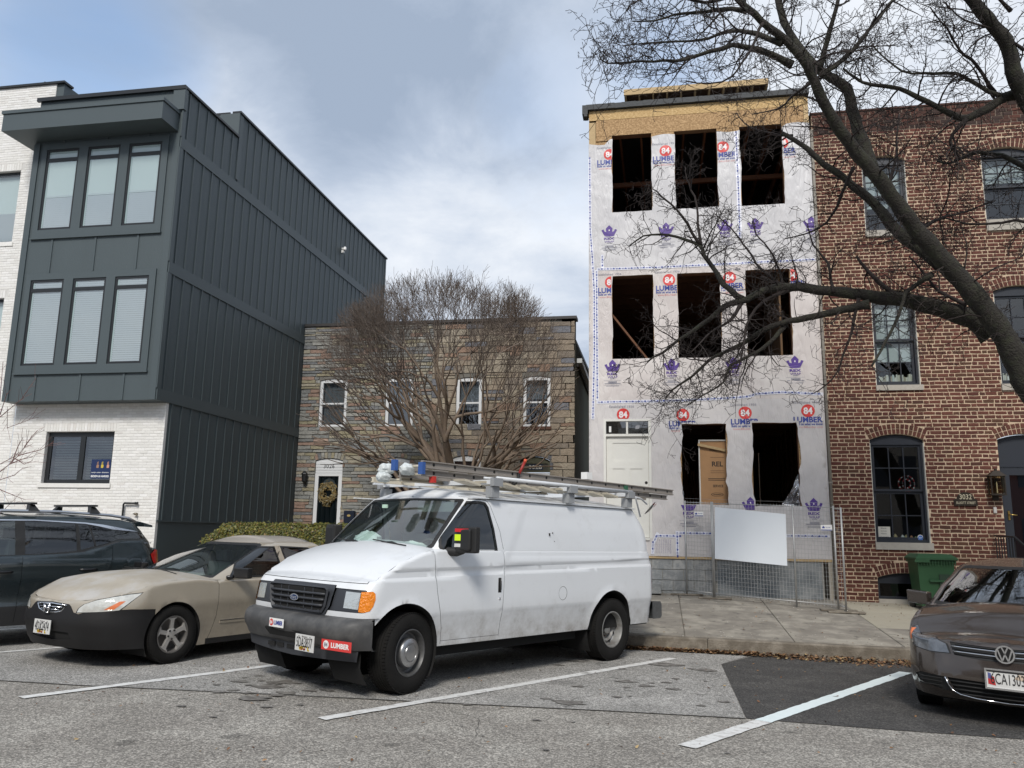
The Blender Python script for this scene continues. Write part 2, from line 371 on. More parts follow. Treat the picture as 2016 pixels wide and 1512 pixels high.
def sheet(name, poly, mt, dz, zf=gz, label=None, parent=None):
    vs, fs, c_ = cdt(dens(poly, 2.0)); mb = MB(); mb.add([(x, y, zf(x, y)+dz) for x, y in vs], [tuple(t) for t in fs])
    return mb.build(name, mt, parent, kind='structure', fix=False)
mb = MB(); mb.add([(-400, -300, -1.3), (400, -300, -1.3), (400, 500, -1.3), (-400, 500, -1.3)], [(0, 1, 2, 3)]); mb.build('ground', M_soil, kind='structure', fix=False)
sheet('road', [(-70, -30), (70, -30), (70, 12.21), (-70, 12.21)], M_asph, 0)
sheet('parking_bay', [(-60, 9.2), (-12, 7.3), (-5.5, 7.5), (-.5, 7.9), (.72, 7.96), (.73, 11.23), (1.2, 12.2), (-60, 12.2)], M_bay, .004)
sheet('asphalt_patch', [(.726, 7.96), (1.8, 7.88), (2.956, 7.84), (9, 7.5), (9, 12.2), (1.25, 12.2), (.735, 11.23)], M_patch, .005)
mb = MB()
pts = [(-12, 7.29), (-5.5, 7.5), (-3.8, 7.66), (-2, 7.78), (-.5, 7.9), (.72, 7.95)]
for a, b_ in zip(pts, pts[1:]):
    mb.quad((a[0], a[1]-.012, gz(*a)+.0065), (b_[0], b_[1]-.012, gz(*b_)+.0065), (b_[0], b_[1]+.012, gz(*b_)+.0065), (a[0], a[1]+.012, gz(*a)+.0065))
mb.build('asphalt_seam', M_crack, kind='structure', fix=False)
M_oil = mat('oil_stain', (.13, .12, .108), .85, var=.4, vs=12, c2=(.18, .17, .155))
mb = MB(); ro = random.Random(21)
def blot(x, y, r_):
    n = 14; ph = ro.uniform(0, 6); V = [(x, y)]+[(x+r_*1.5*math.cos(k*.4488)*(1+.35*math.sin(k*1.7+ph)+ro.uniform(-.15, .15)), y+r_*math.sin(k*.4488)*(1+.35*math.cos(k*1.3+ph)+ro.uniform(-.15, .15))) for k in range(n)]
    mb.add([(a, b_, gz(a, b_)+.0105) for a, b_ in V], [(0, 1+k, 1+(k+1) % n) for k in range(n)])
for k in range(22): blot(ro.uniform(-1.2, .7), ro.gauss(9.6, 1.1), abs(ro.gauss(0, .03))+.008)
for k in range(26): blot(ro.uniform(-4.6, -3.2), ro.gauss(7.9, .5), abs(ro.gauss(0, .035))+.008)
for k in range(60): blot(ro.uniform(-7, 5), ro.uniform(5, 11.5), abs(ro.gauss(0, .014))+.004)
for x, y, r_ in ((.05, 10.9, .13), (-3.9, 8.0, .10), (-3.6, 7.75, .07), (-.9, 8.15, .10), (.1, 9.2, .05), (-.4, 9.5, .07), (-4.3, 8.15, .06)): blot(x, y, r_)
tag(mb.build('oil_stains', M_oil, fix=False), None, None, kind='structure')
mb = MB()
def crack(x, y, a, n, w=.006):
    P = []
    for k in range(n): P.append((x, y)); a += ro.uniform(-.5, .5); x += .09*math.cos(a); y += .09*math.sin(a)
    for (p, q) in zip(P, P[1:]):
        d = Vector((q[0]-p[0], q[1]-p[1])).normalized(); nx, ny = -d.y*w, d.x*w; mb.quad((p[0]-nx, p[1]-ny, gz(*p)+.0085), (q[0]-nx, q[1]-ny, gz(*q)+.0085), (q[0]+nx*.8, q[1]+ny*.8, gz(*q)+.0085), (p[0]+nx, p[1]+ny, gz(*p)+.0085))
for c_ in ((-2.2, 7.45, .12, 16), (-1.0, 8.1, 1.0, 9)): crack(*c_, w=.0022)
mb.build('road_cracks', M_crack, kind='structure', fix=False)
def stripe(x0, y0, x1, y1, w, m1=M_paint, dz=.009, seed=1):
    rr = random.Random(seed); d = Vector((x1-x0, y1-y0)); Ln = d.length; d /= Ln; n = Vector((-d.y, d.x)); K = int(Ln/.08); L_ = []; R_ = []
    for k in range(K+1):
        p = Vector((x0, y0))+d*Ln*k/K; a, b_ = w/2+rr.uniform(-.006, .006), w/2+rr.uniform(-.006, .006)
        L_.append(p+n*a); R_.append(p-n*b_)
    mb = MB(); mb.add([(p.x, p.y, gz(p.x, p.y)+dz) for p in L_+R_], [(i, K+1+i, K+2+i, i+1) for i in range(K)])
    return tag(mb.build('parking_line', m1, kind='structure', fix=False))
stripe(-2.84, 6.82, .129, 11.5, .125, seed=1); stripe(-5.73, 6.82, -3.4, 11.2, .125, seed=2); stripe(-9.2, 6.9, -6.6, 11.2, .10, seed=3); stripe(-12.3, 6.6, -9.2, 11.4, .10, seed=4)
stripe(.166, 6.758, .86, 7.87, .15, seed=5); stripe(.86, 7.87, 2.98, 11.33, .15, M_paint2, .010, 6)
# kerb stones
kerb = MB(); kerb.box(-60, 30, 12.2, 12.36, -1.2, -.35); ks = kerb.build('kerb', M_kerb, kind='structure')
xs = [-14, -11, -8, -5, -2.55, .62, 3.75, 6.9, 10]
def slabmesh(x0, x1, y0, y1, zf, th, c=.008, wob=.0):
    vs = [(x0, y0), (x1, y0), (x1, y1), (x0, y1)]
    v = [(x, y, zf(x, y)-th) for x, y in vs]+[(x, y, zf(x, y)-c) for x, y in vs]
    cx, cy = (x0+x1)/2, (y0+y1)/2
    v += [(x+(c if x < cx else -c), y+(c if y < cy else -c), zf(x, y)+wob) for x, y in vs]
    return v, [(8, 9, 10, 11)]+[(a, (a+1) % 4, 4+(a+1) % 4, 4+a) for a in range(4)]+[(4+a, 4+(a+1) % 4, 8+(a+1) % 4, 8+a) for a in range(4)]
for a, b_ in zip(xs, xs[1:]):
    mb = MB(); v, f = slabmesh(a+.004, b_-.004, 12.2, 12.36, lambda x, y: wz(x, 12.3)-.002, .5, .02, rnd.uniform(-.003, .003)); mb.add(v, f); mb.build('kerb_stone', M_kerb, ks)
side = MB(); side.add([(x, y, wz(x, y)-.03) for x, y in ((-60, 12.36), (30, 12.36), (30, 17.2), (-60, 17.2))], [(0, 1, 2, 3)]); sw_ = side.build('pavement', M_conc, kind='structure', fix=False)
xs = [-16.8, -15.3, -13.8, -12.3, -10.8, -9.3, -7.8, -6.3, -4.2, -2.65, -1.15, .31, 1.82, 3.26, 4.75, 6.2, 7.7, 9.2]; ys = [12.365, 13.75, 15.3, 17.0]
for i, (a, b_) in enumerate(zip(xs, xs[1:])):
    for j, (c_, d) in enumerate(zip(ys, ys[1:])):
        tan = (a > 3.2 and j > 0) or (a > 4)
        w = [rnd.uniform(-.006, .006) for _ in range(4)]
        mb = MB(); v, f = slabmesh(a+.005, b_-.005, c_+.005, d-.005, wz, .06, .008, rnd.uniform(-.004, .004)); mb.add(v, f); mb.build('paving_slab', M_conc2 if tan else M_conc, sw_)
# yard in front of the stone houses rises towards their steps
def yz(x, y): return wz(x, 17)+.0+(y-17)*.07
sheet('yard', [(-11.34, 17.0), (-1.5, 17.0), (-1.5, 32), (-11.34, 32)], M_soil, -.02, yz)
# leaves drifted along the gutter and scattered on the pavement and road
M_leaf = mat('dead_leaf', rough=.9, pal=[((.14, .07, .035), 3), ((.20, .11, .05), 3), ((.27, .16, .08), 2), ((.09, .05, .03), 2), ((.33, .24, .12), 1)], isl=.3)
mb = MB()
def leaf(x, y, z, s):
    a = rnd.uniform(0, 6.28); t1, t2 = rnd.uniform(-.5, .5), rnd.uniform(-.5, .5)
    ux = Vector((math.cos(a), math.sin(a), t1)).normalized()*s; uy = Vector((-math.sin(a), math.cos(a), t2)).normalized()*s*.62; c_ = Vector((x, y, z))
    mb.add([c_-ux, c_-ux*.3+uy, c_+ux*.5+uy*.8, c_+ux*1.1, c_+ux*.4-uy*.9+Vector((0, 0, s*.3)), c_-ux*.4-uy], [(0, 1, 2, 3, 4, 5)])
for k in range(2300):
    t = rnd.random(); x = -1.2+t*5.6; wd = .03+.16*smooth01(.6, 2.8, x); y = 12.19-abs(rnd.gauss(0, wd)); h = rnd.random()*.05*smooth01(.3, 0, 12.19-y)
    leaf(x, y, gz(x, y)+.012+h, rnd.uniform(.012, .028))
for k in range(420):
    x = rnd.uniform(-6, 6); y = rnd.uniform(4, 12.1); leaf(x, y, gz(x, y)+.014, rnd.uniform(.008, .02))
for k in range(420):
    x = rnd.uniform(-1.5, 6); y = min(16.4, rnd.choice([rnd.uniform(12.3, 16.4), 16.4-abs(rnd.gauss(0, .4))])); leaf(x, y, wz(x, y)+.012, rnd.uniform(.006, .018))
tag(mb.build('fallen_leaves', M_leaf, fix=False), 'dead brown leaves drifted along the foot of the kerb', 'leaves', kind='stuff')
M_grit = mat('rubble_grit', (.42, .40, .36), .9, isl=.4)
mb = MB()
for k in range(260):
    x = rnd.uniform(-.5, 4.5); y = rnd.choice([rnd.uniform(12.3, 16.3), rnd.gauss(12.6, .3), rnd.gauss(15.6, .5)]); s = rnd.uniform(.003, .008)
    if 12.3 < y < 16.4: mb.obox((x, y, wz(x, y)+s*.5), (s, s*.3, 0), (-s*.2, s*.7, 0), (0, 0, s*.5))
tag(mb.build('mortar_crumbs', M_grit, fix=False), 'pale crumbs of mortar and grit on the pavement', 'grit', kind='stuff')

# ================================================================== BUILDINGS
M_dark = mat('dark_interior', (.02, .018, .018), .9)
M_glass = glass('window_glass', (.72, .78, .80), .10)
M_gdark = glass('window_glass_dark', (.38, .41, .43), .17)
def forb(ops, z):
    """x-intervals that openings and their arches take up at height z"""
    o = []
    for q in ops:
        if q['z0'] <= z <= q['z1']: o.append((q['x0'], q['x1']))
        if q.get('rise') and z > q['z1']-.12:
            w = (q['x1']-q['x0'])/2; rad = (w*w+q['rise']**2)/(2*q['rise']); cx = (q['x0']+q['x1'])/2; cz = q['z1']+q['rise']-rad; ro = rad+q['ring']
            dz = z-cz
            if abs(dz) < ro:
                hx = math.sqrt(ro*ro-dz*dz); a0 = math.asin(w/rad); lim = ro*math.sin(a0)+.0
                o.append((cx-min(hx, lim+.01, max(0, dz)*math.tan(a0)+.012), cx+min(hx, lim+.01, max(0, dz)*math.tan(a0)+.012)))
        if q.get('head') and q['z1'] < z < q['z1']+q['head']: o.append((q['x0']-.1, q['x1']+.1))
    return sorted(o)
def cut(a, b_, iv):
    segs = [(a, b_)]
    for p, q in iv:
        n = []
        for s, e in segs:
            if q <= s or p >= e: n.append((s, e)); continue
            if p > s: n.append((s, p))
            if q < e: n.append((q, e))
        segs = n
    return segs
def camdist(x, y, z): return (Vector((x, y, z))-CAM).length
def inview(x, y, z):
    d = Vector((x, y, z))-CAM; k = d.dot(cf)
    if k < .1: return False
    u_ = 1008+1595.76*d.dot(cr)/k; v_ = 756-1595.76*d.dot(cu)/k
    return -20 < u_ < 2036 and -20 < v_ < 1532
def pieces(parent, name, items, mt, nind=300, stuff=None, rag=.004, proud=.008, hidden=lambda x, z: False):
    """items = (x0, x1, z0, z1, y): the largest in view as objects of their own, the rest joined"""
    vis = [(it, camdist((it[0]+it[1])/2, it[4], (it[2]+it[3])/2)/((it[1]-it[0])*(it[3]-it[2]))**.5) for it in items if inview((it[0]+it[1])/2, it[4], (it[2]+it[3])/2) and not hidden((it[0]+it[1])/2, (it[2]+it[3])/2)]
    vis.sort(key=lambda t: t[1]); ind = set(id(t[0]) for t in vis[:nind]); cache = {}
    def geo(w, h, rr):
        m = MB(); c = min(.006, h*.12)
        j = lambda: rr.uniform(-rag, rag)
        x0, x1, z0, z1 = 0, w, 0, h
        v = [(x0+j(), 0, z0+j()), (x0+w*.5, 0, z0+j()), (x1+j(), 0, z0+j()), (x1+j(), 0, z0+h*.5), (x1+j(), 0, z1+j()), (x0+w*.5, 0, z1+j()), (x0+j(), 0, z1+j()), (x0+j(), 0, z0+h*.5)]
        cx, cz = w/2, h/2; p = proud*rr.uniform(.6, 1.3)
        f = [(x-c*(1 if x > cx+.001 else -1 if x < cx-.001 else 0), -p, z-c*(1 if z > cz+.001 else -1 if z < cz-.001 else 0)) for x, y, z in v]
        m.add(v+f, [tuple(range(8, 16))]+[(i, (i+1) % 8, 8+(i+1) % 8, 8+i) for i in range(8)])
        return m
    rest = MB(); off = parent.location if parent.parent is None else parent.location+parent.parent.location
    for it in items:
        w, h = it[1]-it[0], it[3]-it[2]
        if id(it) in ind:
            k = (round(w, 2), round(h, 3), rnd.randrange(5))
            if k not in cache: cache[k] = geo(k[0], k[1], rnd).mesh(name, mt if not isinstance(mt, dict) else mt[''], fix=False)
            o = link(name, cache[k], parent, loc=(it[0]-off[0], it[4]-off[1], it[2]-off[2]))
            o.scale = (w/k[0], 1, h/k[1])
        else:
            g_ = geo(w, h, rnd); rest.add([(x+it[0], y+it[4], z+it[2]) for x, y, z in g_.v], g_.f)
    if rest.v: rest.build(stuff or name, mt, parent, kind='stuff', fix=False)
def voussoirs(parent, name, q, Y, mt, rings=2, n=None, jt=.016):
    w = (q['x1']-q['x0'])/2; rad = (w*w+q['rise']**2)/(2*q['rise']); cx = (q['x0']+q['x1'])/2; cz = q['z1']+q['rise']-rad; a0 = math.asin(w/rad)
    rh = q['ring']/rings; n = n or int(2*a0*rad/.070)
    for r_ in range(rings):
        ri, ro = rad+r_*rh+jt*.4, rad+(r_+1)*rh-jt*.5
        for k in range(n):
            a1 = -a0+2*a0*k/n+jt*.5/rad; a2 = -a0+2*a0*(k+1)/n-jt*.5/rad
            P = [(cx+r*math.sin(a)+rnd.uniform(-.003, .003), cz+r*math.cos(a)+rnd.uniform(-.004, .004)) for r, a in ((ri, a1), (ri, a2), (ro, a2), (ro, a1))]
            mb = MB(); mb.add([(x, Y, z) for x, z in P]+[(x+(cx-x)*0, Y-.009, z) for x, z in P], [(7, 6, 5, 4)]+[(i, (i+1) % 4, 4+(i+1) % 4, 4+i) for i in range(4)])
            mb.build(name, mt, parent, fix=False)

# ---------------------------------------------------------------- red brick house on the right
M_mortar = mat('cream_mortar', (.62, .48, .34), .95, var=.3, vs=24, bump=1, bs=120, c2=(.46, .34, .235), vdetail=6)
M_brick = mat('red_brick', rough=.9, pal=[((.108, .037, .025), 5), ((.128, .043, .029), 4), ((.092, .028, .020), 3), ((.080, .032, .021), 1), ((.10, .045, .026), 1)], isl=.11, var=.2, vs=35, bump=1, bs=150)
M_sooty = mat('sooty_brick', rough=.95, pal=[((.075, .035, .026), 4), ((.05, .03, .025), 3), ((.10, .04, .028), 2)], isl=.2, var=.2, vs=25, bump=1, bs=150)
M_sootm = mat('old_mortar', (.22, .17, .13), .95, var=.4, vs=8, c2=(.10, .08, .065))
M_navy = mat('navy_frame', (.017, .021, .030), .45)
M_stone_sill = mat('limestone_sill', (.42, .39, .34), .85, var=.2, vs=8, c2=(.34, .31, .27))
M_white = mat('white_paint', (.78, .78, .76), .5, var=.04, vs=5)
M_cream = mat('cream_trim', (.60, .58, .52), .6, var=.1, vs=9)
YB = 16.5
BO = [dict(x0=3.97, x1=4.94, z0=1.37, z1=3.44, rise=.11, ring=.20), dict(x0=4.16, x1=4.97, z0=4.39, z1=6.32, rise=.10, ring=.20), dict(x0=4.15, x1=4.98, z0=7.52, z1=9.16, rise=.09, ring=.20),
      dict(x0=6.39, x1=7.3, z0=4.36, z1=6.32, rise=.10, ring=.20), dict(x0=6.39, x1=7.3, z0=7.53, z1=9.18, rise=.10, ring=.20), dict(x0=6.22, x1=7.22, z0=.3, z1=3.44, rise=.11, ring=.20),
      dict(x0=3.96, x1=4.92, z0=.36, z1=.86, rise=.09, ring=.20)]
bh = thing('brick_house', 'dark red brick rowhouse with thick cream mortar joints, behind the big bare tree', 'house', (6, YB, .3))
mb = MB(); holes = [arched(q['x0'], q['x1'], q['z0'], q['z1'], q['rise']) for q in BO]
wall(mb, rect(3.225, 9.5, -.2, 9.78), holes, YB, .22)
mb.box(3.225, 3.24, YB+.001, YB+9, -.2, 10.2)
wb = mb.build('wall', M_mortar, bh)
mb = MB(); mb.box(3.226, 9.5, YB+.002, YB+.3, 9.78, 10.26); mb.build('parapet', M_sootm, bh)
mb = MB(); mb.box(3.2, 9.5, YB-.02, YB+.4, 10.262, 10.30); mb.build('coping', M_sooty, bh)
items = []; soot = []; P_ = .0737; z = .30; k = 0
while z < 10.2:
    x = 3.225-.31+(k % 2)*.155+rnd.uniform(-.03, .03); h = .0575
    ff = forb(BO, z+h/2); st = 0
    while x < 9.4:
        w = (.196 if st % 2 == 0 else .091)+rnd.uniform(-.008, .008)
        jw = .013+rnd.uniform(-.004, .004); tgt = soot if z > 9.79 else items
        for s, e in cut(max(x, 3.229), x+w, ff):
            if e-s > .03: tgt.append((s, e, z+rnd.uniform(-.003, .003), z+h+rnd.uniform(-.003, .003), YB))
        x += w+jw; st += 1
    z += P_; k += 1
pieces(bh, 'brick', items, M_brick, 300, 'brickwork', .0045, .009, hidden=lambda x, z: x > 4.55 and z < 1.35 and not(x < 6))
soot2 = [(a, b_, c, d+.012, y) for a, b_, c, d, y in soot]
pieces(bh, 'parapet_brick', soot2, M_sooty, 0, 'parapet_brickwork', .003, .006)
for q in BO: voussoirs(bh, 'arch_brick', q, YB, M_brick, 2)
M_blind = mat('white_blind', (.55, .58, .56), .8)
M_room = mat('dim_room_wall', (.10, .10, .10), .9)
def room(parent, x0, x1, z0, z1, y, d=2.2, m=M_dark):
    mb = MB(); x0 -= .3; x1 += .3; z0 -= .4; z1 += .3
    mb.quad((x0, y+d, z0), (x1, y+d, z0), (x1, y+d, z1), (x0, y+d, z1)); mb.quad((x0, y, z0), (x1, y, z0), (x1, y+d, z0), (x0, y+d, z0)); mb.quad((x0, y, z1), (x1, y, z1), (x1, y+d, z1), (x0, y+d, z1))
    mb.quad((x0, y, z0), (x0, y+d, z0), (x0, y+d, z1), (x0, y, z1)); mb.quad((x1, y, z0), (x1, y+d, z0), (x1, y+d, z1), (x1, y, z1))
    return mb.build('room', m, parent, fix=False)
def panes(parent, name, rects, y, m=None, th=.006):
    for a, b_, c, d in rects:
        mb = MB(); mb.quad((a, y, c), (b_, y, c), (b_, y, d), (a, y, d)); mb.build(name, m or M_glass, parent, fix=False)
def grid_sash(mb, x0, x1, z0, z1, y, fw, nx, nz, mu=.018, d=.04):
    mb.box(x0, x1, y, y+d, z0, z0+fw); mb.box(x0, x1, y, y+d, z1-fw, z1); mb.box(x0, x0+fw, y, y+d, z0+fw, z1-fw); mb.box(x1-fw, x1, y, y+d, z0+fw, z1-fw)
    ax0, ax1, az0, az1 = x0+fw, x1-fw, z0+fw, z1-fw
    for i in range(1, nx): xx = ax0+(ax1-ax0)*i/nx; mb.box(xx-mu/2, xx+mu/2, y+.006, y+d-.004, az0, az1)
    for i in range(1, nz): zz = az0+(az1-az0)*i/nz; mb.box(ax0, ax1, y+.004, y+d-.002, zz-mu/2, zz+mu/2)
    return [(ax0+(ax1-ax0)*i/nx, ax0+(ax1-ax0)*(i+1)/nx, az0+(az1-az0)*j/nz, az0+(az1-az0)*(j+1)/nz) for i in range(nx) for j in range(nz)]
def brick_window(q, sill, blind=None, bookz=None):
    x0, x1, z1 = q['x0'], q['x1'], q['z1']; z0 = sill; y = YB+.10
    mb = MB(); P = arched(x0+.004, x1-.004, z1-.09, z1-.005, q['rise']-.008); mb.prism(P, y-.03, y+.04)
    mb.box(x0+.004, x0+.045, y-.02, y+.06, z0, z1-.09); mb.box(x1-.045, x1-.004, y-.02, y+.06, z0, z1-.09); mb.box(x0+.045, x1-.045, y-.02, y+.06, z0, z0+.05)
    mid = (z0+z1)/2-.03
    r1 = grid_sash(mb, x0+.047, x1-.047, mid+.02, z1-.092, y+.002, .04, 3, 2); r2 = grid_sash(mb, x0+.047, x1-.047, z0+.052, mid+.018, y+.045, .045, 3, 2)
    w = mb.build('window', M_navy, bh); panes(w, 'pane', r1, y+.025, M_glass); panes(w, 'pane', r2, y+.065, M_glass)
    mb = MB(); mb.box(x0-.002, x0+.012, YB+.004, y-.022, z0, z1-.06); mb.box(x1-.012, x1+.002, YB+.004, y-.022, z0, z1-.06); mb.build('window_trim', M_cream, w)
    mb = MB(); mb.box(x0-.01, x1+.03, YB-.045, YB+.12, q['z0']+.005, z0-.002); mb.build('sill', M_stone_sill, w)
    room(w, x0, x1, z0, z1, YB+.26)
    if blind:
        mb = MB(); mb.box(x0, x1, YB+.22, YB+.225, blind, z1+.1); mb.build('blind', M_blind, w)
    if bookz:
        mb = MB(); xx = x0+.1
        while xx < x1-.1:
            t = rnd.uniform(.02, .045); mb.box(xx, xx+t-.004, YB+.20, YB+.3, z0+.05, z0+.05+rnd.uniform(.13, .2)); xx += t
        mb.build('books', mat('pale_book_spines', rough=.7, pal=[((.65, .62, .5), 3), ((.5, .55, .5), 2), ((.7, .68, .6), 2), ((.4, .35, .25), 1)]), w)
    return w
w1 = brick_window(BO[0], 1.51)
w2 = brick_window(BO[1], 4.50, 5.0, True); w3 = brick_window(BO[2], 7.65, 8.2)
w4 = brick_window(BO[3], 4.49, None, True); w5 = brick_window(BO[4], 7.76, 8.6)
# things standing inside the big ground-floor window
M_red = mat('red_cloth', (.35, .03, .03), .8); M_cardw = mat('white_card', (.6, .58, .52), .8)
M_ornament = mat('shelf_ornaments', rough=.6, pal=[((.5, .4, .2), 2), ((.55, .55, .5), 2), ((.25, .3, .12), 2), ((.4, .2, .1), 1)])
nt_ = thing('note_card', 'cream handwritten note card in the lower left pane of the brick house window', 'card', (4.16, YB+.17, 1.65))
mb = MB(); mb.box(4.05, 4.28, YB+.16, YB+.165, 1.58, 1.80); mb.build('card', M_cardw, nt_)
mb = MB()
for k, (t, zz) in enumerate((('Black', 1.77), ('Lives', 1.72), ('Matter', 1.67), ('welcome home', 1.61))): put_text(mb, t, 4.165, zz, .10 if k < 3 else .17, .022, lambda a, b_: (a, YB+.158, b_))
mb.build('handwriting', mat('black_ink', (.02, .02, .02), .6), nt_, fix=False)
tag(mb and nt_, None)
orn = MB()
for k in range(14):
    xx = rnd.uniform(4.4, 4.85); s = rnd.uniform(.02, .045); orn.lathe([(0.001, 0), (s, .01), (s*.8, s*1.5), (s*.4, s*2.2), (.001, s*2.5)], 8, axis='z', c=(xx, YB+rnd.uniform(.2, .34), 1.56))
tag(orn.build('ornaments', M_ornament), 'small ornaments crowded on the sill inside the brick house ground floor window', 'ornaments', kind='stuff')
wr = MB()
for k in range(26):
    a = 6.28*k/26; wr.obox((4.66+.11*math.cos(a), YB+.30, 2.62+.12*math.sin(a)), (.035, 0, .01*math.sin(a)), (0, .03, 0), (.0, 0, .03), m=0 if k % 3 else 1)
tag(wr.build('window_wreath', [M_red, mat('white_fluff', (.7, .7, .68), .9)]), 'red and white wreath hanging inside the brick house window', 'wreath')
mb = MB(); v, t = disc2d(4.80, 1.60, .055, .06, 8); tris2d(mb, v, t, lambda a, b_: (a, YB+.145, b_), 0); v, t = disc2d(4.80, 1.60, .046, .05, 8); tris2d(mb, v, t, lambda a, b_: (a, YB+.143, b_), 1)
put_text(mb, 'ADT', 4.80, 1.60, .06, .022, lambda a, b_: (a, YB+.141, b_), 0, .01)
M_sblue = mat('sticker_blue', (.05, .15, .45), .5)
tag(mb.build('alarm_sticker', [M_white, M_sblue], fix=False), 'blue and white alarm sticker in the tall ground floor window', 'sticker')
# basement window
q = BO[6]; mb = MB(); P = arched(q['x0']+.004, q['x1']-.004, .80, .855, .08); mb.prism(P, YB+.07, YB+.14)
rr_ = grid_sash(mb, q['x0']+.004, q['x1']-.004, .475, .80, YB+.075, .045, 1, 1); wbm = mb.build('window', M_navy, bh); panes(wbm, 'pane', rr_, YB+.10, M_gdark)
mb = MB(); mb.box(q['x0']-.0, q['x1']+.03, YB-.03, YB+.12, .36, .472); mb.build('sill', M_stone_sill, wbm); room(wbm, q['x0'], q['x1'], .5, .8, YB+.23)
mb = MB(); v, t = disc2d(4.64, .62, .05, .055, 8); tris2d(mb, v, t, lambda a, b_: (a, YB+.068, b_), 0); v, t = disc2d(4.64, .62, .038, .042, 8); tris2d(mb, v, t, lambda a, b_: (a, YB+.066, b_), 1)
put_text(mb, 'ADT', 4.64, .62, .05, .02, lambda a, b_: (a, YB+.064, b_), 0, .01)
tag(mb.build('alarm_sticker', [M_white, M_sblue], fix=False), 'blue and white alarm sticker in the basement window', 'sticker')
# front door
q = BO[5]; mb = MB(); P = arched(q['x0']+.004, q['x1']-.004, 2.98, 3.43, q['rise']-.006); mb.prism(P, YB+.12, YB+.18); mb.box(q['x0']+.004, q['x0']+.05, YB+.10, YB+.2, .5, 2.978); mb.box(q['x1']-.05, q['x1']-.004, YB+.10, YB+.2, .5, 2.978)
mb.box(q['x0']+.05, q['x1']-.05, YB+.10, YB+.2, 2.93, 2.978); dr = mb.build('door', M_navy, bh)
mb = MB(); mb.box(6.28, 6.42, YB+.12, YB+.16, .5, 2.92); mb.box(7.04, 7.16, YB+.12, YB+.16, .5, 2.92); mb.box(6.42, 7.04, YB+.12, YB+.16, 2.78, 2.92); mb.box(6.42, 7.04, YB+.12, YB+.16, .5, .9); mb.build('storm_door', M_navy, dr)
mb = MB(); mb.quad((6.42, YB+.14, .9), (7.04, YB+.14, .9), (7.04, YB+.14, 2.78), (6.42, YB+.14, 2.78)); mb.build('pane', M_gdark, dr, fix=False)
mb = MB(); mb.box(6.27, 7.18, YB+.205, YB+.24, .5, 2.93); mb.build('door_leaf', mat('dark_navy_door', (.012, .018, .03), .35), dr)
mb = MB(); mb.box(6.335, 6.365, YB+.10, YB+.119, 1.95, 2.12); mb.tube([(6.35, YB+.10, 2.05), (6.35, YB+.05, 2.05), (6.47, YB+.05, 2.04)], .011, 6); mb.build('handle', mat('brass', (.55, .38, .12), .3, 1), dr)
# lantern, bell, plaque, railing
ln = thing('wall_lantern', 'bronze glass wall lantern beside the navy front door of the brick house', 'lantern', (6.10, YB-.1, 2.4)); M_bronze = mat('dark_bronze', (.035, .027, .02), .5, .5)
mb = MB()
for sx_ in (-1, 1):
    for sy2 in (-1, 1): mb.box(6.095+sx_*.115-.01, 6.095+sx_*.115+.01, YB-.14+sy2*.07-.01, YB-.14+sy2*.07+.01, 2.42, 2.74)
mb.add([(6.095+a*.15, YB-.14+b_*.10, 2.742) for a, b_ in ((-1, -1), (1, -1), (1, 1), (-1, 1))]+[(6.095+a*.05, YB-.14+b_*.03, 2.84) for a, b_ in ((-1, -1), (1, -1), (1, 1), (-1, 1))], [(3, 2, 1, 0), (4, 5, 6, 7)]+[(i, (i+1) % 4, 4+(i+1) % 4, 4+i) for i in range(4)])
mb.box(6.075, 6.115, YB-.16, YB-.12, 2.842, 2.88); mb.box(5.965, 6.225, YB-.22, YB-.06, 2.39, 2.42); mb.box(6.045, 6.145, YB-.05, YB-.012, 2.3, 2.7); mb.build('housing', M_bronze, ln)
mb = MB(); mb.box(5.99, 6.2, YB-.2, YB-.08, 2.43, 2.735); mb.build('lamp_glass', glass('amber_glass', (.75, .70, .55), .08), ln)
mb = MB(); mb.lathe([(.012, 2.43), (.012, 2.60), (.002, 2.64)], 8, axis='z', c=(6.095, YB-.14, 0)); mb.build('candle_bulb', M_cream, ln)
mb = MB(); mb.cbox(6.045, 6.10, YB-.035, YB-.01, 2.07, 2.18, .006); tag(mb.build('doorbell', mat('bell_plastic', (.5, .48, .46), .4)), 'small grey doorbell button under the wall lantern', 'doorbell')
pq = thing('address_plaque', 'dark arched house number plaque reading 3032 on the brick wall', 'plaque', (5.58, YB-.03, 2.3))
mb = MB(); P = [(5.38, 2.20), (5.78, 2.20), (5.78, 2.315), (5.73, 2.33)]+[(5.58+.145*math.cos(a), 2.33+.12*math.sin(a)) for a in [math.pi*k/12 for k in range(1, 12)]]+[(5.43, 2.33), (5.38, 2.315)]
mb.prism(P, YB-.04, YB-.012); mb.build('plate', M_bronze, pq)
M_gilt = mat('aged_gilt', (.5, .45, .33), .5); mb = MB(); put_text(mb, '3032', 5.58, 2.365, .21, .095, lambda a, b_: (a, YB-.044, b_), 0, .01); put_text(mb, 'ELLIOTT STREET', 5.58, 2.255, .33, .045, lambda a, b_: (a, YB-.044, b_), 0, .01); mb.build('lettering', M_gilt, pq, fix=False)
rl = thing('stair_railing', 'black wrought iron railing at the front steps of the brick house', 'railing', (6.1, YB-.5, .4)); M_iron = mat('black_iron', (.012, .012, .013), .5)
mb = MB(); mb.beam((6.02, YB-.06, 1.66), (6.02, YB-.9, 1.64), .04, .025); mb.beam((6.02, YB-.9, 1.64), (6.30, YB-1.5, 1.12), .04, .025); mb.build('handrail', M_iron, rl)
for k in range(8): mb = MB(); yy = YB-.08-k*.115; mb.beam((6.02, yy, .75), (6.02, yy, 1.63), .016, .016, up=(1, 0, 0)); mb.build('baluster', M_iron, rl)
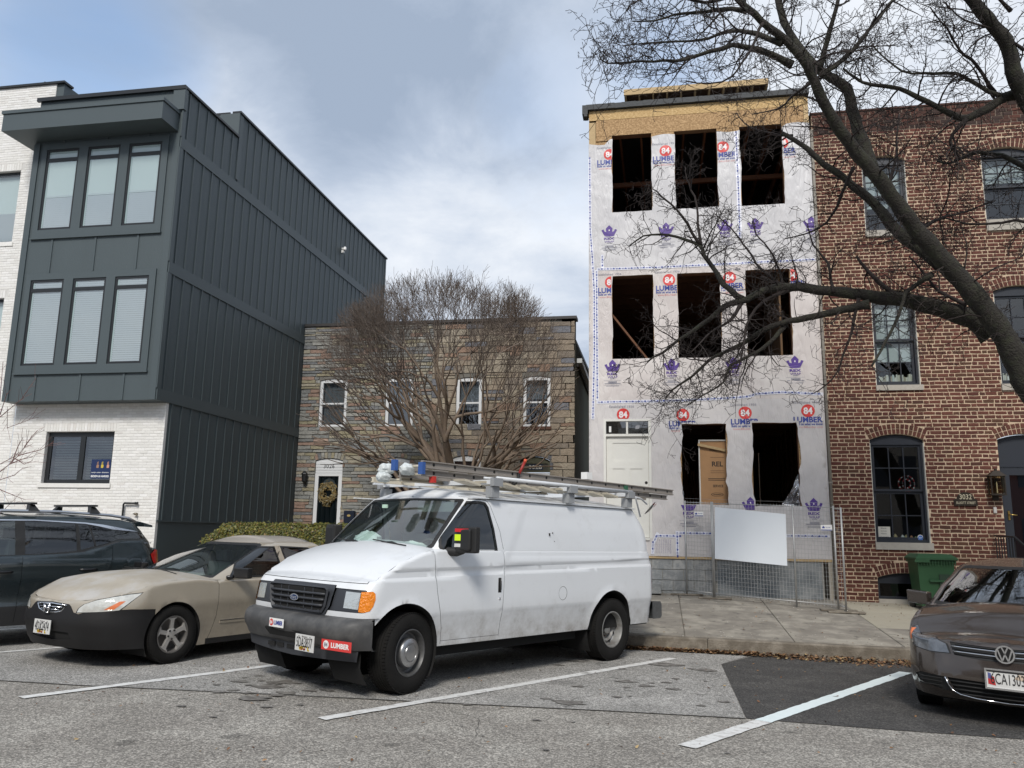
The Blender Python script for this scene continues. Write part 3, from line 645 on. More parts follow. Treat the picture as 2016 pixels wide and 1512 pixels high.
st_ = thing('front_steps', 'stone front steps below the navy door of the brick house', 'steps', (6.75, YB-.6, .2))
for k in range(4): mb = MB(); mb.cbox(6.05, 7.6, YB-1.5+k*.28, YB-.02, .1+k*.18, .28+k*.18, .01); mb.build('step', M_stone_sill, st_)
# downpipe and plank between the two houses
dp = thing('downpipe', 'weathered grey downpipe at the joint between wrapped house and brick house', 'pipe', (3.20, YB-.05, 1))
mb = MB(); mb.tube([(3.215, YB-.04, .5), (3.212, YB-.04, 9.9)], .028, 8); mb.build('pipe', mat('weathered_pipe', (.22, .20, .17), .7, var=.2), dp)
mb = MB()
for zz in (2.6, 5.2, 7.8): mb.box(3.18, 3.25, YB-.07, YB-.01, zz, zz+.03)
mb.build('bracket', mat('weathered_pipe'), dp)

# ---------------------------------------------------------------- wrapped house under construction
YC = 16.5
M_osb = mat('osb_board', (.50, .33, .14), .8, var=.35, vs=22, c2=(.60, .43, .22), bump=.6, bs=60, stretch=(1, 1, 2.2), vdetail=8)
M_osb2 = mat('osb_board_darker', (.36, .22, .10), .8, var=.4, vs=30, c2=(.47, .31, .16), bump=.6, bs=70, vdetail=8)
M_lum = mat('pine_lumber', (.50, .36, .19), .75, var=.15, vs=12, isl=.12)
M_lumdark = mat('dark_lumber', (.16, .075, .04), .85, var=.2, vs=9, isl=.2)  # brown wood tone, much darker than the pine lumber
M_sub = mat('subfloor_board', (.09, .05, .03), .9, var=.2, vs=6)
ch = thing('wrapped_house', 'narrow three storey house under construction in printed white housewrap', 'house', (.9, YC, .4))
CH = {'a1': rect(-.91, -.07, 8.34, 10.11), 'a2': rect(.42, 1.30, 8.34, 10.12), 'a3': rect(1.77, 2.63, 8.33, 10.10),
      'b1': rect(-.93, -.08, 5.14, 6.92), 'b2': rect(.42, 1.28, 5.13, 6.92), 'b3': rect(1.78, 2.65, 5.14, 6.93),
      'd': rect(-1.12, -.17, 1.50, 3.88), 'f1': rect(.43, 1.30, 2.17, 3.77), 'f2': rect(1.79, 2.67, 2.15, 3.79)}
X0, X1 = -1.41, 3.18
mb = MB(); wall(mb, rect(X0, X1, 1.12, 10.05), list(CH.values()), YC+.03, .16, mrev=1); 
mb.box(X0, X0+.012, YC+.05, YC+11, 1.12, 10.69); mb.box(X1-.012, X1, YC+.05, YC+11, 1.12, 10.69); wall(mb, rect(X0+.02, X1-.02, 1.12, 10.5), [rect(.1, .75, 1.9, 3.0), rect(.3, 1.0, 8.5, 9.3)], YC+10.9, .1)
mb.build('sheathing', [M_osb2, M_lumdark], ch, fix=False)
holes = CH
# wrap: dented sheet with the window openings cut into it, edges pulled in and out
def wrinkle(x, z):
    v = Vector((x*2.2, z*1.1, 0)); a = noise.noise(v)*.012
    v2 = Vector((x*3+z*4.5, z*3-x*2.2, 3)); a += (abs(noise.noise(v2))-.25)*.016
    v3 = Vector((x*9+z*5, z*6, 9)); a += noise.noise(v3)*.0045
    return -.012-max(-.006, a)
def ragged(P, amp, seed, k=1):
    rr = random.Random(seed); o = []
    D = dens(P, .12); cx = sum(p[0] for p in P)/4; cz = sum(p[1] for p in P)/4; ph = rr.uniform(0, 6)
    for x, z in D:
        w = amp*(math.sin(z*5.1*k+ph+x)*.6+rr.uniform(-.5, .5))
        if abs(x-cx) > .36: x += w
        else: z += w*.4
        o.append((x, z))
    return o
def wrapm(name, c, c2):
    m = mat(name, c, .42, spec=.35, var=.06, vs=1.2, c2=c2)
    t = m.node_tree; p = next(n for n in t.nodes if n.type == 'BSDF_PRINCIPLED'); geo = nd(t, 'ShaderNodeNewGeometry')
    mp = nd(t, 'ShaderNodeMapping'); mp.inputs['Scale'].default_value = (1.5, 1, .38); mp.inputs['Rotation'].default_value = (0, .85, 0); t.links.new(geo.outputs['Position'], mp.inputs[0])
    a = nd(t, 'ShaderNodeTexNoise'); a.inputs['Scale'].default_value = 3.2; a.inputs['Detail'].default_value = 4; a.inputs['Distortion'].default_value = .5; t.links.new(mp.outputs[0], a.inputs['Vector'])
    r_ = m_('ABSOLUTE', m_('SUBTRACT', a.outputs[0], .5, tree=t), tree=t); r_ = m_('POWER', m_('MULTIPLY', r_, 6, tree=t), .6, tree=t)
    b2 = nd(t, 'ShaderNodeTexNoise'); b2.inputs['Scale'].default_value = 11; b2.inputs['Detail'].default_value = 3; b2.inputs['Distortion'].default_value = .4; t.links.new(mp.outputs[0], b2.inputs['Vector'])
    h = m_('ADD', r_, m_('MULTIPLY', b2.outputs[0], .5, tree=t), tree=t)
    bu = nd(t, 'ShaderNodeBump'); bu.inputs['Strength'].default_value = .42; bu.inputs['Distance'].default_value = .022; t.links.new(h, bu.inputs['Height']); t.links.new(bu.outputs[0], p.inputs['Normal'])
    return m
M_w1 = wrapm('housewrap_grey', (.56, .55, .56), (.62, .61, .615)); M_w2 = wrapm('housewrap_cream', (.60, .55, .53), (.64, .60, .575)); M_w3 = wrapm('housewrap_grey_low', (.57, .545, .54), (.62, .59, .575))
rag_ = {k: ragged(v, .016 if k[0] != 'f' else .035, i+3, 1 if k[0] != 'f' else .9) for i, (k, v) in enumerate(CH.items()) if k != 'd'}; rag_['d'] = dens(CH['d'], .15)
def wrap_sheet(z0, z1, mt, keys, ztop=None):
    st = .07; g_ = [(x, z) for x in np.arange(X0, X1+.04, st) for z in np.arange(z0, z1, st)]
    top = [(X1-(X1-X0+.005)*k/40, z1+(ztop(X1-(X1-X0)*k/40) if ztop else 0)) for k in range(41)]
    outer = [(X0-.005, z0)]+[(X0+(X1-X0)*k/30, z0) for k in range(1, 31)]+top
    vs, fs, cen = cdt(outer, [rag_[k] for k in keys], g_, st); ok = np.ones(len(fs), bool)
    for k in keys: ok &= ~inpoly(cen, rag_[k])
    used = np.unique(fs[ok]); mb = MB(); mb.add([(x, YC+wrinkle(x, z), z) for x, z in vs], [tuple(t) for t in fs[ok]], 0, True)
    return mb.build('wrap_sheet', mt, ch, fix=False)
def clipk(P, lo, hi): return [(x, min(max(z, lo), hi)) for x, z in P]
wrap_sheet(7.08, 10.03, M_w1, ['a1', 'a2', 'a3'], lambda x: .03*math.sin(x*7)+(-.10 if x < -1.0 else 0)+(.06 if x > 2.7 else 0))
wrap_sheet(4.27, 7.079, M_w2, ['b1', 'b2', 'b3']); wrap_sheet(1.17, 4.269, M_w3, ['d', 'f1', 'f2'])
# OSB boards above the wrap and the lumber round them
def board(name, x0, x1, z0, z1, mt, y=YC, th=.012): mb = MB(); mb.cbox(x0+.002, x1-.002, y, y+th, z0+.002, z1-.002, .002); return mb.build(name, mt, ch)
board('osb_panel', X0, .97, 10.49, 10.72, M_osb, YC+.004); board('osb_panel', .97, X1, 10.49, 10.72, M_osb, YC+.004)
tops = [(-.91, -.07), (.42, 1.30), (1.77, 2.63)]
board('osb_panel', X0+.15, X1-.1, 10.11, 10.49, M_osb2, YC+.008)
for a, b_ in ((X0+.15, -.91), (-.07, .42), (1.3, 1.77), (2.63, X1-.1)): board('osb_strip', a, b_, 10.0, 10.11, M_osb2, YC+.009)
board('lumber_post', X0, X0+.148, 9.9, 10.45, M_lum, YC-.002, .03); board('lumber_post', X1-.1, X1, 9.95, 10.49, M_lum, YC-.002, .03)
mb = MB(); mb.box(X0, X1, YC-.006, YC+.03, 1.125, 1.168); mb.build('sill_plate', M_lum, ch)
for a, b_ in tops: mb = MB(); mb.box(a, b_, YC+.014, YC+.17, 10.115, 10.16); mb.build('header', mat('header_wood', (.27, .16, .09), .8, var=.2), ch)
# roof edge, roof and penthouse
M_memb = mat('roof_membrane', (.020, .025, .030), .6, var=.2, vs=8, bump=.6, bs=20)
mb = MB(); n_ = 30
for k in range(n_):
    a = X0-.06+(X1-X0+.08)*k/n_; b_ = X0-.06+(X1-X0+.08)*(k+1)/n_; j = rnd.uniform(0, .012)
    mb.box(a, b_+.002, YC-.07-j, YC+.3, 10.725, 10.845+rnd.uniform(-.006, .006))
mb.box(X0-.14, X0-.02, YC-.09, YC+.2, 10.62, 10.83); mb.box(X0-.10, X0-.03, YC-.1, YC+.1, 10.56, 10.62); mb.build('roof_edge', M_memb, ch)
mb = MB(); mb.box(X0, X1, YC+.3, YC+11, 10.60, 10.72); mb.build('roof', M_memb, ch)
mb = MB(); mb.box(-.66, 2.58, 19.55, 24, 10.7, 12.5); mb.build('penthouse_wall', mat('grey_board', (.24, .24, .25), .7, var=.1), ch)
mb = MB(); mb.box(-.74, 2.76, 18.95, 18.99, 12.45, 12.60); mb.build('fascia', M_lum, ch)
mb = MB(); mb.box(-.74, 2.76, 18.995, 24.5, 12.585, 12.62); mb.build('penthouse_roof', M_sub, ch)
for k in range(11): xx = -.72+k*.344; mb = MB(); mb.box(xx, xx+.04, 18.992, 19.54, 12.42, 12.584); mb.build('rafter_tail', M_lum, ch)
mb = MB(); mb.box(1.55, 1.62, 19.2, 19.27, 12.1, 12.36); mb.build('vent_pipe', M_white, ch)
# framing inside: floors, joists, studs
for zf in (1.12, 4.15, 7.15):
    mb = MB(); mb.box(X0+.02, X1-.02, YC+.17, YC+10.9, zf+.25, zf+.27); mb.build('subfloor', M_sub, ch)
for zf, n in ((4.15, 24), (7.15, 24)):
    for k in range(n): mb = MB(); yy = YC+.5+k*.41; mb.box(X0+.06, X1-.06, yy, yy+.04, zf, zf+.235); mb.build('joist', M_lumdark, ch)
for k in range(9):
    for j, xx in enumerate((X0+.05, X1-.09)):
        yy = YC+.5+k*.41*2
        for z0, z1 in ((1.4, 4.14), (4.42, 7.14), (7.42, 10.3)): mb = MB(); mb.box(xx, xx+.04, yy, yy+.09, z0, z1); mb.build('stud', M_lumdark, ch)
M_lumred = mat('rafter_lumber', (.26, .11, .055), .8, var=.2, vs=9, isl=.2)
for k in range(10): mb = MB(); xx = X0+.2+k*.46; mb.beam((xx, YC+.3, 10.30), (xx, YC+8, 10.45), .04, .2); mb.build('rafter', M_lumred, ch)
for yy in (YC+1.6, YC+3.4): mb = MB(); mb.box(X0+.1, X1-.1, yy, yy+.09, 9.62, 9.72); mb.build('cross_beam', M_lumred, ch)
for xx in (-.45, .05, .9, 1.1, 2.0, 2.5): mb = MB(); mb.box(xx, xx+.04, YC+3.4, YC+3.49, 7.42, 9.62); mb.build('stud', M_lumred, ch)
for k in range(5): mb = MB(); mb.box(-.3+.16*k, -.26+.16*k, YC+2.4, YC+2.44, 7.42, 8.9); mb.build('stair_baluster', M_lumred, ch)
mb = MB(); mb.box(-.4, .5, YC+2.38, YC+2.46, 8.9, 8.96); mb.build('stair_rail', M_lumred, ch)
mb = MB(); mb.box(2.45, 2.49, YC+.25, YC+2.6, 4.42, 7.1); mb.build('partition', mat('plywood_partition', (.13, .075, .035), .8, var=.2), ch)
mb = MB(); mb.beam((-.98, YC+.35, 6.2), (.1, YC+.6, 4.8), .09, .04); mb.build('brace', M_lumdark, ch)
for k in range(16): mb = MB(); xx = .3+k*.075; mb.box(xx, xx+.045, YC+4.5, YC+4.54, 1.4, 3.2); mb.build('lath', M_lumred, ch)
# prints on the wrap
M_pr = {k: mat('print_'+k, c, .5) for k, c in dict(red=(.62, .045, .04), blue=(.03, .055, .28), purple=(.085, .04, .25), grey=(.22, .22, .27), pink=(.6, .25, .25), white=(.78, .74, .74)).items()}
PM = [M_pr[k] for k in ('red', 'blue', 'purple', 'grey', 'pink', 'white')]
def onw(d=.004): return lambda a, b_: (a, YC+wrinkle(a, b_)-d, b_)
pr = MB(); X_ = (-9, 9, -9, 20)
def sub(v, t):  # split long triangles so that print follows the creases
    return v, t
def flush(name='wrap_logo'):
    global pr
    if pr.v: pr.build(name, PM, ch, fix=False)
    pr = MB()
def lumber(cx, zd, clip=X_, clip2=None, est=True, d0=True):
    if est: put_text(pr, 'Established 1956', cx-.03, zd+.165, .50, .048, onw(), 3, .0, clip2 or clip)
    if d0:
        v, t = disc2d(cx, zd, .128, .128); v2 = []; t2 = []
        V, T, c_ = cdt([tuple(p) for p in v[1:]], (), [(cx-.12+.03*i, zd-.12+.03*j) for i in range(9) for j in range(9)], .03)
        tris2d(pr, V, T, onw(.004), 0, clip); put_text(pr, '84', cx, zd, .17, .135, onw(.007), 5, .035, clip)
    put_text(pr, 'LUMBER', cx+.0, zd-.175, .54, .115, onw(.0045), 1, .03, clip2 if clip2 else clip)
def tagl(cx, zd, clip):
    put_text(pr, 'Build on what we know.', cx, zd-.262, .54, .05, onw(), 1, .03, clip); put_text(pr, 'www.84lumber.com', cx+.01, zd-.32, .50, .042, onw(), 4, .0, clip)
pier = {'a': [(-2, -.92), (-.06, .41), (1.31, 1.685), (2.65, 4)], 'b': [(-2, -.945), (-.07, .41), (1.29, 1.77), (2.665, 4)]}
for cx, (a, b_) in zip((-.96, .23, 1.42, 2.62), pier['a']): c_ = (a, b_, 7, 12); lumber(cx, 9.67, c_); tagl(cx, 9.67, c_); flush()
for cx, (a, b_) in zip((-.95, .25, 1.47, 2.68), pier['b']): c_ = (a, b_, 4, 12); lumber(cx, 6.79, c_, None, False); tagl(cx, 6.79, c_); put_text(pr, 'Established 1956', cx-.03, 6.965, .5, .045, onw(), 3, 0, X_); flush()
lumber(-.72, 3.975, (-2, 4, 3.89, 12)); flush()
for cx, xl, xr in ((.47, .42, 1.33), (1.68, 1.33, 1.79), (2.87, 2.70, 4)):
    zd = 3.955+.03*(cx-.47)/1.2
    put_text(pr, 'Established 1956', cx-.03, zd+.165, .50, .048, onw(), 3, 0, X_)
    V, T, c_ = cdt([tuple(p) for p in disc2d(cx, zd, .128)[0][1:]], (), [(cx-.12+.03*i, zd-.12+.03*j) for i in range(9) for j in range(9)], .03); tris2d(pr, V, T, onw(), 0); put_text(pr, '84', cx, zd, .17, .135, onw(.007), 5, .035)
for cx, cl in ((.47, [(-1, .41, 3, 5), (.41, 1.4, 3.80, 5)]), (1.68, [(1.34, 1.77, 3, 5), (1.77, 2.1, 3.82, 5)]), (2.87, [(2.5, 2.69, 3.82, 5), (2.69, 4, 3, 5)])):
    zd = 3.955+.03*(cx-.47)/1.2
    for c_ in cl:
        put_text(pr, 'LUMBER', cx-.01, zd-.175, .54, .115, onw(.0045), 1, .03, c_)
        if c_[2] == 3: tagl(cx, zd, c_)
    flush()
crown = [(-.085, -.06), (.085, -.06), (.155, .045), (.175, .055), (.125, .075), (.095, .02), (.075, .035), (.055, .005), (.085, .10), (0, .19), (-.085, .10), (-.055, .005), (-.075, .035), (-.095, .02), (-.125, .075), (-.175, .055), (-.155, .045)]
crown = [(-.11, -.055), (-.06, -.045), (0, -.04), (.06, -.045), (.11, -.055), (.165, .055), (.12, .075), (.10, .025), (.062, .012), (.072, .09), (0, .165), (-.072, .09), (-.062, .012), (-.10, .025), (-.12, .075), (-.165, .055)]
def rex(cx, cz, clip=X_):
    V, T, c_ = cdt([(cx+a, cz+b_+.04) for a, b_ in crown]); tris2d(pr, V, T, onw(), 2, clip)
    V, T = disc2d(cx, cz-.027, .11, .022, 20); tris2d(pr, V, T, onw(), 2, clip)
    V, T = disc2d(cx, cz+.09, .012, .02, 8); tris2d(pr, V, T, onw(.006), 5, clip)
    put_text(pr, 'REX', cx, cz-.095, .22, .055, onw(), 2, .04, clip); put_text(pr, 'WRAP', cx, cz-.165, .20, .045, onw(), 2, .01, clip)
    flush('wrap_crown')
    for k, (w_, zz) in enumerate(((.10, .205), (.36, .235), (.18, .265), (.18, .285), (.33, .305), (.38, .33), (.26, .355))): tris2d(pr, [(cx-w_/2, cz-zz), (cx+w_/2, cz-zz), (cx+w_/2, cz-zz+(.004 if k in (1, 5) else .012)), (cx-w_/2, cz-zz+(.004 if k in (1, 5) else .012))], [(0, 1, 2, 3)], onw(), 3, clip)
    flush('wrap_small_print')
for cx in (-.98, .21, 1.41, 2.02): rex(cx, 7.85)
rex(3.12, 7.82, (-9, 3.17, 0, 20))
for cx in (-.93, .27, 1.49, 2.67): rex(cx, 4.92)
rex(.54, 2.10, (-9, 9, 0, 2.165)); rex(1.72, 2.13, (-9, 1.80, 0, 20)); rex(2.89, 2.12)
flush('wrap_crown')
# printed seam tape
def tape(pts, w=.062, rep=.125):
    """white tape with a repeated small print, along points on the wall"""
    mb = MB(); pts = [Vector(p) for p in pts]; seg = []
    for a, b_ in zip(pts, pts[1:]):
        n = max(1, int((b_-a).length/.06)); seg += [a+(b_-a)*k/n for k in range(n)]
    seg.append(pts[-1]); L_ = []
    for i, p in enumerate(seg):
        d = (seg[min(i+1, len(seg)-1)]-seg[max(0, i-1)]).normalized(); nn = Vector((-d.y, d.x)); L_.append((p+nn*w/2, p-nn*w/2))
    K = len(seg); f = onw(.007); mb.add([f(*p) for p, q in L_]+[f(*q) for p, q in L_], [(i, i+1, K+i+1, K+i) for i in range(K-1)], 0)
    s = rep*.6; acc = 0; ff = onw(.010)
    for i in range(K-1):
        d = seg[i+1]-seg[i]; ln_ = d.length; dn = d.normalized()
        while s < acc+ln_:
            p = seg[i]+dn*(s-acc); an = math.atan2(dn.y, dn.x)
            put_text(mb, 'REX', p.x-dn.x*.022, p.y-dn.y*.022, .055, .024, ff, 1, .02, None, an)
            q = p+dn*.035; nn = Vector((-dn.y, dn.x)); tris2d(mb, [q+(-dn)*.02-nn*.012, q+dn*.02-nn*.012, q+dn*.024+nn*.006, q+nn*.02, q-dn*.024+nn*.006], [(0, 1, 2, 3, 4)], ff, 1)
            s += rep
        acc += ln_
    return mb.build('seam_tape', [mat('tape_white', (.72, .73, .80), .4), M_pr['blue']], ch, fix=False)
tape([(-1.25, 7.085), (0, 7.07), (1.5, 7.085), (3.17, 7.10)]); tape([(-1.26, 4.235), (.4, 4.25), (1.3, 4.285), (1.75, 4.31), (1.9, 4.36), (2.4, 4.39), (3.17, 4.34)])
tape([(-1.335, 3.88), (-1.30, 5.3), (-1.30, 6.6), (-1.335, 7.3), (-1.385, 8.0), (-1.39, 9.6)]); tape([(-1.25, 7.07), (-1.25, 6.0), (-1.245, 4.27)]); tape([(-1.13, 7.4), (-1.13, 7.10)])
tape([(1.70, 7.62), (1.71, 8.6), (1.70, 10.0)], .09); tape([(.33, 1.62), (.98, 1.62)]); tape([(2.1, 1.60), (3.15, 1.60)]); tape([(-.12, 1.56), (.34, 1.56)]); tape([(.31, 1.66), (.31, 1.2)]); tape([(-.17, 1.2), (-.16, 1.4), (-.06, 1.62)])
mb = MB()
for k in range(9): put_text(mb, 'housewrap fold', -.10+k*.035, 1.36, .26, .014, onw(.006), 0, 0, None, math.pi/2)
put_text(mb, 'WRAP', -.145, 1.38, .16, .04, onw(.006), 0, .02, None, math.pi/2); mb.build('wrap_print', M_pr['purple'], ch, fix=False)
# front door of the wrapped house
M_dwhite = mat('door_primer_white', (.70, .69, .64), .45, var=.04, vs=4)
mb = MB(); Y = YC-.02
mb.box(-1.12, -1.07, Y, Y+.15, 1.5, 3.88); mb.box(-.22, -.17, Y, Y+.15, 1.5, 3.88); mb.box(-1.07, -.22, Y, Y+.15, 3.84, 3.88); mb.box(-1.07, -.22, Y, Y+.15, 3.53, 3.58); mb.box(-1.07, -.22, Y-.02, Y+.15, 1.47, 1.52)
fd = mb.build('door', M_dwhite, ch)
mb = MB(); Y2 = Y+.05; ho = [rect(-.94, -.35, 3.03, 3.40), rect(-.94, -.70, 1.75, 2.88), rect(-.59, -.35, 1.75, 2.88)]
wall(mb, rect(-1.065, -.225, 1.525, 3.525), ho, Y2, .012)
for h_ in ho: mb.add([(x, Y2+.012, z) for x, z in h_], [(0, 1, 2, 3)])
mb.build('door_leaf', M_dwhite, fd, fix=False)
mb = MB(); v, t = disc2d(-.275, 2.6, .03, .03, 12); mb.add([(x, Y2-.003, z) for x, z in v], t); mb.build('bore_hole', M_dark, fd, fix=False)
mb = MB(); mb.box(-.665, -.625, Y+.02, Y+.06, 3.585, 3.835); mb.build('mullion', M_dwhite, fd); panes(fd, 'pane', [(-1.065, -.67, 3.585, 3.835), (-.62, -.225, 3.585, 3.835)], Y+.04, M_gdark)
mb = MB(); mb.box(-1.01, -.965, Y+.03, Y+.034, 3.62, 3.74); mb.build('sticker', M_white, fd)
mb = MB(); mb.quad((-.48, Y+.036, 3.68), (-.40, Y+.036, 3.69), (-.39, Y+.036, 3.76), (-.47, Y+.036, 3.75)); mb.build('sticker', mat('clear_label', (.3, .3, .32), .4), fd, fix=False)
# block foundation
M_cmu = mat('concrete_block', (.27, .28, .28), .95, var=.22, vs=9, bump=1.3, bs=70, isl=.14, c2=(.33, .33, .32)); M_cmum = mat('block_mortar', (.30, .29, .26), .95, var=.2, vs=20)
M_parge = mat('parged_wall', (.20, .22, .23), .9, var=.3, vs=3.5, c2=(.26, .27, .27), bump=.8, bs=40, vdetail=8)
mb = MB(); mb.box(X0, 3.02, YC+.035, YC+.25, .0, 1.123); mb.build('foundation', M_cmum, ch)
for r_ in range(5):
    zz = 1.118-.203*(r_+1); x = X0-.2*(r_ % 2)
    while x < .95:
        a, b_ = max(X0, x), min(x+.406, 1.06)
        if b_-a > .05: mb = MB(); mb.cbox(a+.005, b_-.006, YC+.02, YC+.06, zz+.006, zz+.197, .004); mb.build('block', M_cmu, ch)
        x += .406
mb = MB(); mb.box(1.065, 2.98, YC+.012, YC+.06, .2, 1.10); mb.build('parging', M_parge, ch)
mb = MB(); mb.box(3.10, 3.17, YC+.0, YC+.1, .2, 1.12); mb.build('lumber_post', mat('pale_post', (.33, .30, .25), .8), ch)
cb = MB(); cb.cbox(-.42, -.02, YC-.32, YC-.03, .47, .67, .006); tag(cb.build('loose_block', M_cmu), 'loose concrete block lying at the foot of the wrapped house behind the van', 'block')
# carton and foil inside the ground-floor openings
cx_ = thing('carton', 'tall brown cardboard carton standing in the left ground floor opening', 'carton', (1.0, YC+.4, 2.1)); M_card = mat('cardboard', (.42, .24, .115), .8, var=.1, vs=5)
mb = MB(); mb.box(.80, 1.48, YC+.32, YC+.48, 1.7, 3.46); mb.build('box', M_card, cx_)
mb = MB(); mb.box(.775, .80, YC+.30, YC+.5, 1.7, 3.46); mb.box(.775, 1.48, YC+.30, YC+.5, 3.462, 3.49); mb.build('edge_board', M_dwhite, cx_)
mb = MB(); fb = lambda a, b_: (a, YC+.317, b_)
put_text(mb, 'REL', 1.14, 3.00, .22, .10, fb, 0, .03); put_text(mb, 'WINDOWS', 1.10, 3.28, .24, .05, fb, 0, .02); put_text(mb, 'SERVICE', 1.14, 2.56, .2, .05, fb, 0, .02)
for zz in (2.70, 2.67): tris2d(mb, rect(.95, 1.28, zz, zz+.012), [(0, 1, 2, 3)], fb, 0)
V, T = ring2d(1.12, 2.39, .105, .12, .32); tris2d(mb, V, T, fb, 0); put_text(mb, 'WARREN', 1.12, 2.39, .16, .03, fb, 0, .02)
for zz in (3.13, 2.86, 2.82): tris2d(mb, rect(1.0, 1.27, zz, zz+.006), [(0, 1, 2, 3)], fb, 0)
mb.build('carton_print', mat('carton_ink', (.05, .035, .025), .7), cx_, fix=False)
mb = MB(); mb.beam((.76, YC+.26, 3.39), (1.3, YC+.29, 3.27), .02, .05); tag(mb.build('plank', M_lum), 'thin pine plank nailed across the top of the carton', 'plank')
mb = MB(); g_ = 14
V = []
for i in range(g_):
    for j in range(g_):
        a, b_ = i/(g_-1), j/(g_-1); x = 2.28+.42*a; z = 2.02+b_*.85*(.15+.85*a**1.6); V.append((x, YC+.30+.25*(1-a)+rnd.uniform(-.03, .03)+.05*math.sin(a*9+b_*5), z))
mb.add(V, [(i*g_+j, (i+1)*g_+j, (i+1)*g_+j+1, i*g_+j+1) for i in range(g_-1) for j in range(g_-1)]); tag(mb.build('foil_insulation', mat('silver_foil', (.75, .76, .78), .25, 1, bump=1.5, bs=40), fix=False), 'crumpled silver foil insulation in the right ground floor opening', 'foil')

# ---------------------------------------------------------------- temporary fence
M_galv = mat('galvanised_steel', (.42, .42, .41), .5, .6, var=.15, vs=12)
def fpanel(a, b_, label, nv, htop, posts):
    a, b_ = Vector(a), Vector(b_); d = b_-a; fp = thing('mesh_fence', label, 'fence', (a.x, a.y, wz(a.x, a.y)), group='temporary mesh fence panels')
    def P(t, h): p = a+d*t; return Vector((p.x, p.y, wz(p.x, p.y)+h))
    for t in posts: mb = MB(); mb.tube([P(t, .0), P(t, htop)], .017, 8); mb.build('post', M_galv, fp)
    mb = MB(); mb.tube([P(0, htop-.03), P(1, htop-.03)], .008, 6); mb.tube([P(0, .10), P(1, .10)], .010, 6); mb.build('rail', M_galv, fp)
    mb = MB()
    for k in range(1, nv): mb.tube([P(k/nv, .06), P(k/nv, htop)], .0028, 3, cap=False, smooth=False)
    for k in range(int(htop/.075)): h = .12+k*.075; mb.tube([P(0, h), P(1, h)], .0026, 3, cap=False, smooth=False)
    mb.build('wire_mesh', M_galv, fp, kind='stuff', fix=False)
    for t in posts[::2]: mb = MB(); q = P(t, 0); mb.cbox(q.x-.3, q.x+.3, q.y-.09, q.y+.09, wz(q.x, q.y)+.004, wz(q.x, q.y)+.03, .005); mb.build('foot', M_kerb, fp)
    return fp
fpanel((.47, 16.38), (.95, 16.08), 'narrow leftmost wire mesh fence panel in front of the block foundation', 9, 1.80, [0, 1])
fpanel((.97, 16.05), (2.99, 15.22), 'wide wire mesh fence panel carrying the blank white board', 38, 1.80, [0, .68, 1])
fpanel((3.01, 15.2), (3.08, 15.05), 'short end piece of wire mesh fence against the brick house', 2, 1.78, [1])
def fl(x): t = (x-.97)/2.02; return 16.05-.83*t
mb = MB(); P = [(1.015, 2.115), (2.225, 1.985), (2.215, 1.07), (.985, 1.155)]
V = [(x, fl(x)-.03, z) for x, z in P]+[(x, fl(x)-.022, z) for x, z in P]; mb.add(V, [(0, 1, 2, 3), (7, 6, 5, 4)]+[(i, (i+1) % 4, 4+(i+1) % 4, 4+i) for i in range(4)])
tag(mb.build('blank_board', mat('blank_white_board', (.74, .78, .82), .35, var=.02)), 'blank white board tied askew to the wire mesh fence', 'board')
for (x, z, w_, h_, lb, y_) in ((.72, 1.985, .17, .09, 'small white tag on the narrow leftmost fence panel', 16.18), (2.86, 1.75, .19, .10, 'small white tag at the right end of the wide fence panel', 15.22)):
    t_ = thing('fence_tag', lb, 'tag', (x, y_, z), group='white tags on the fence'); mb = MB(); mb.box(x-w_/2, x+w_/2, y_-.004, y_, z-h_/2, z+h_/2); mb.build('plate', M_white, t_)
    mb = MB(); f = lambda a, b_: (a, y_-.006, b_); tris2d(mb, rect(x-w_/2+.004, x+w_/2-.004, z-h_/2+.004, z-h_/2+.018), [(0, 1, 2, 3)], f); tris2d(mb, [(x-.07, z-.01), (x-.03, z-.01), (x-.03, z+.012), (x-.05, z+.03), (x-.07, z+.012)], [(0, 1, 2, 3, 4)], f); put_text(mb, 'fence rental', x+.025, z+.01, .08, .02, f, 0, .01); mb.build('tag_print', M_pr['blue'], t_, fix=False)

# ---------------------------------------------------------------- wheelie bin
M_green = mat('bin_green', (.018, .068, .026), .5, var=.12, vs=5)
tb = thing('wheelie_bin', 'dark green lidded wheelie bin against the red brick wall', 'bin', (4.72, 15.9, .33))
def ring(z, hx, y0, y1, cx=4.72): return [(cx-hx, y0, z), (cx+hx, y0, z), (cx+hx, y1, z), (cx-hx, y1, z)]
mb = MB(); rs = [ring(.42, .25, 15.66, 16.12), ring(.9, .285, 15.62, 16.17), ring(1.17, .30, 15.60, 16.19), ring(1.172, .325, 15.575, 16.21), ring(1.22, .325, 15.575, 16.21)]
V = sum(rs, []); mb.add(V, [(0, 3, 2, 1)]+[(k*4+i, k*4+(i+1) % 4, k*4+4+(i+1) % 4, k*4+4+i) for k in range(4) for i in range(4)])
mb.box(4.60, 4.84, 15.575, 15.62, .85, .88); mb.build('body', M_green, tb)
mb = MB(); mb.add(ring(1.225, .345, 15.53, 16.22)+ring(1.255, .345, 15.53, 16.22)+ring(1.325, .26, 15.63, 16.18), [(0, 3, 2, 1), (8, 9, 10, 11)]+[(k*4+i, k*4+(i+1) % 4, k*4+4+(i+1) % 4, k*4+4+i) for k in range(2) for i in range(4)]); mb.box(4.36, 4.60, 15.53, 15.56, 1.18, 1.224); mb.build('lid', M_green, tb)
mb = MB()
for k in range(14): xx = 4.42+k*.046; mb.box(xx, xx+.012, 15.555, 15.574, 1.13, 1.215)
mb.build('rim_rib', M_green, tb)
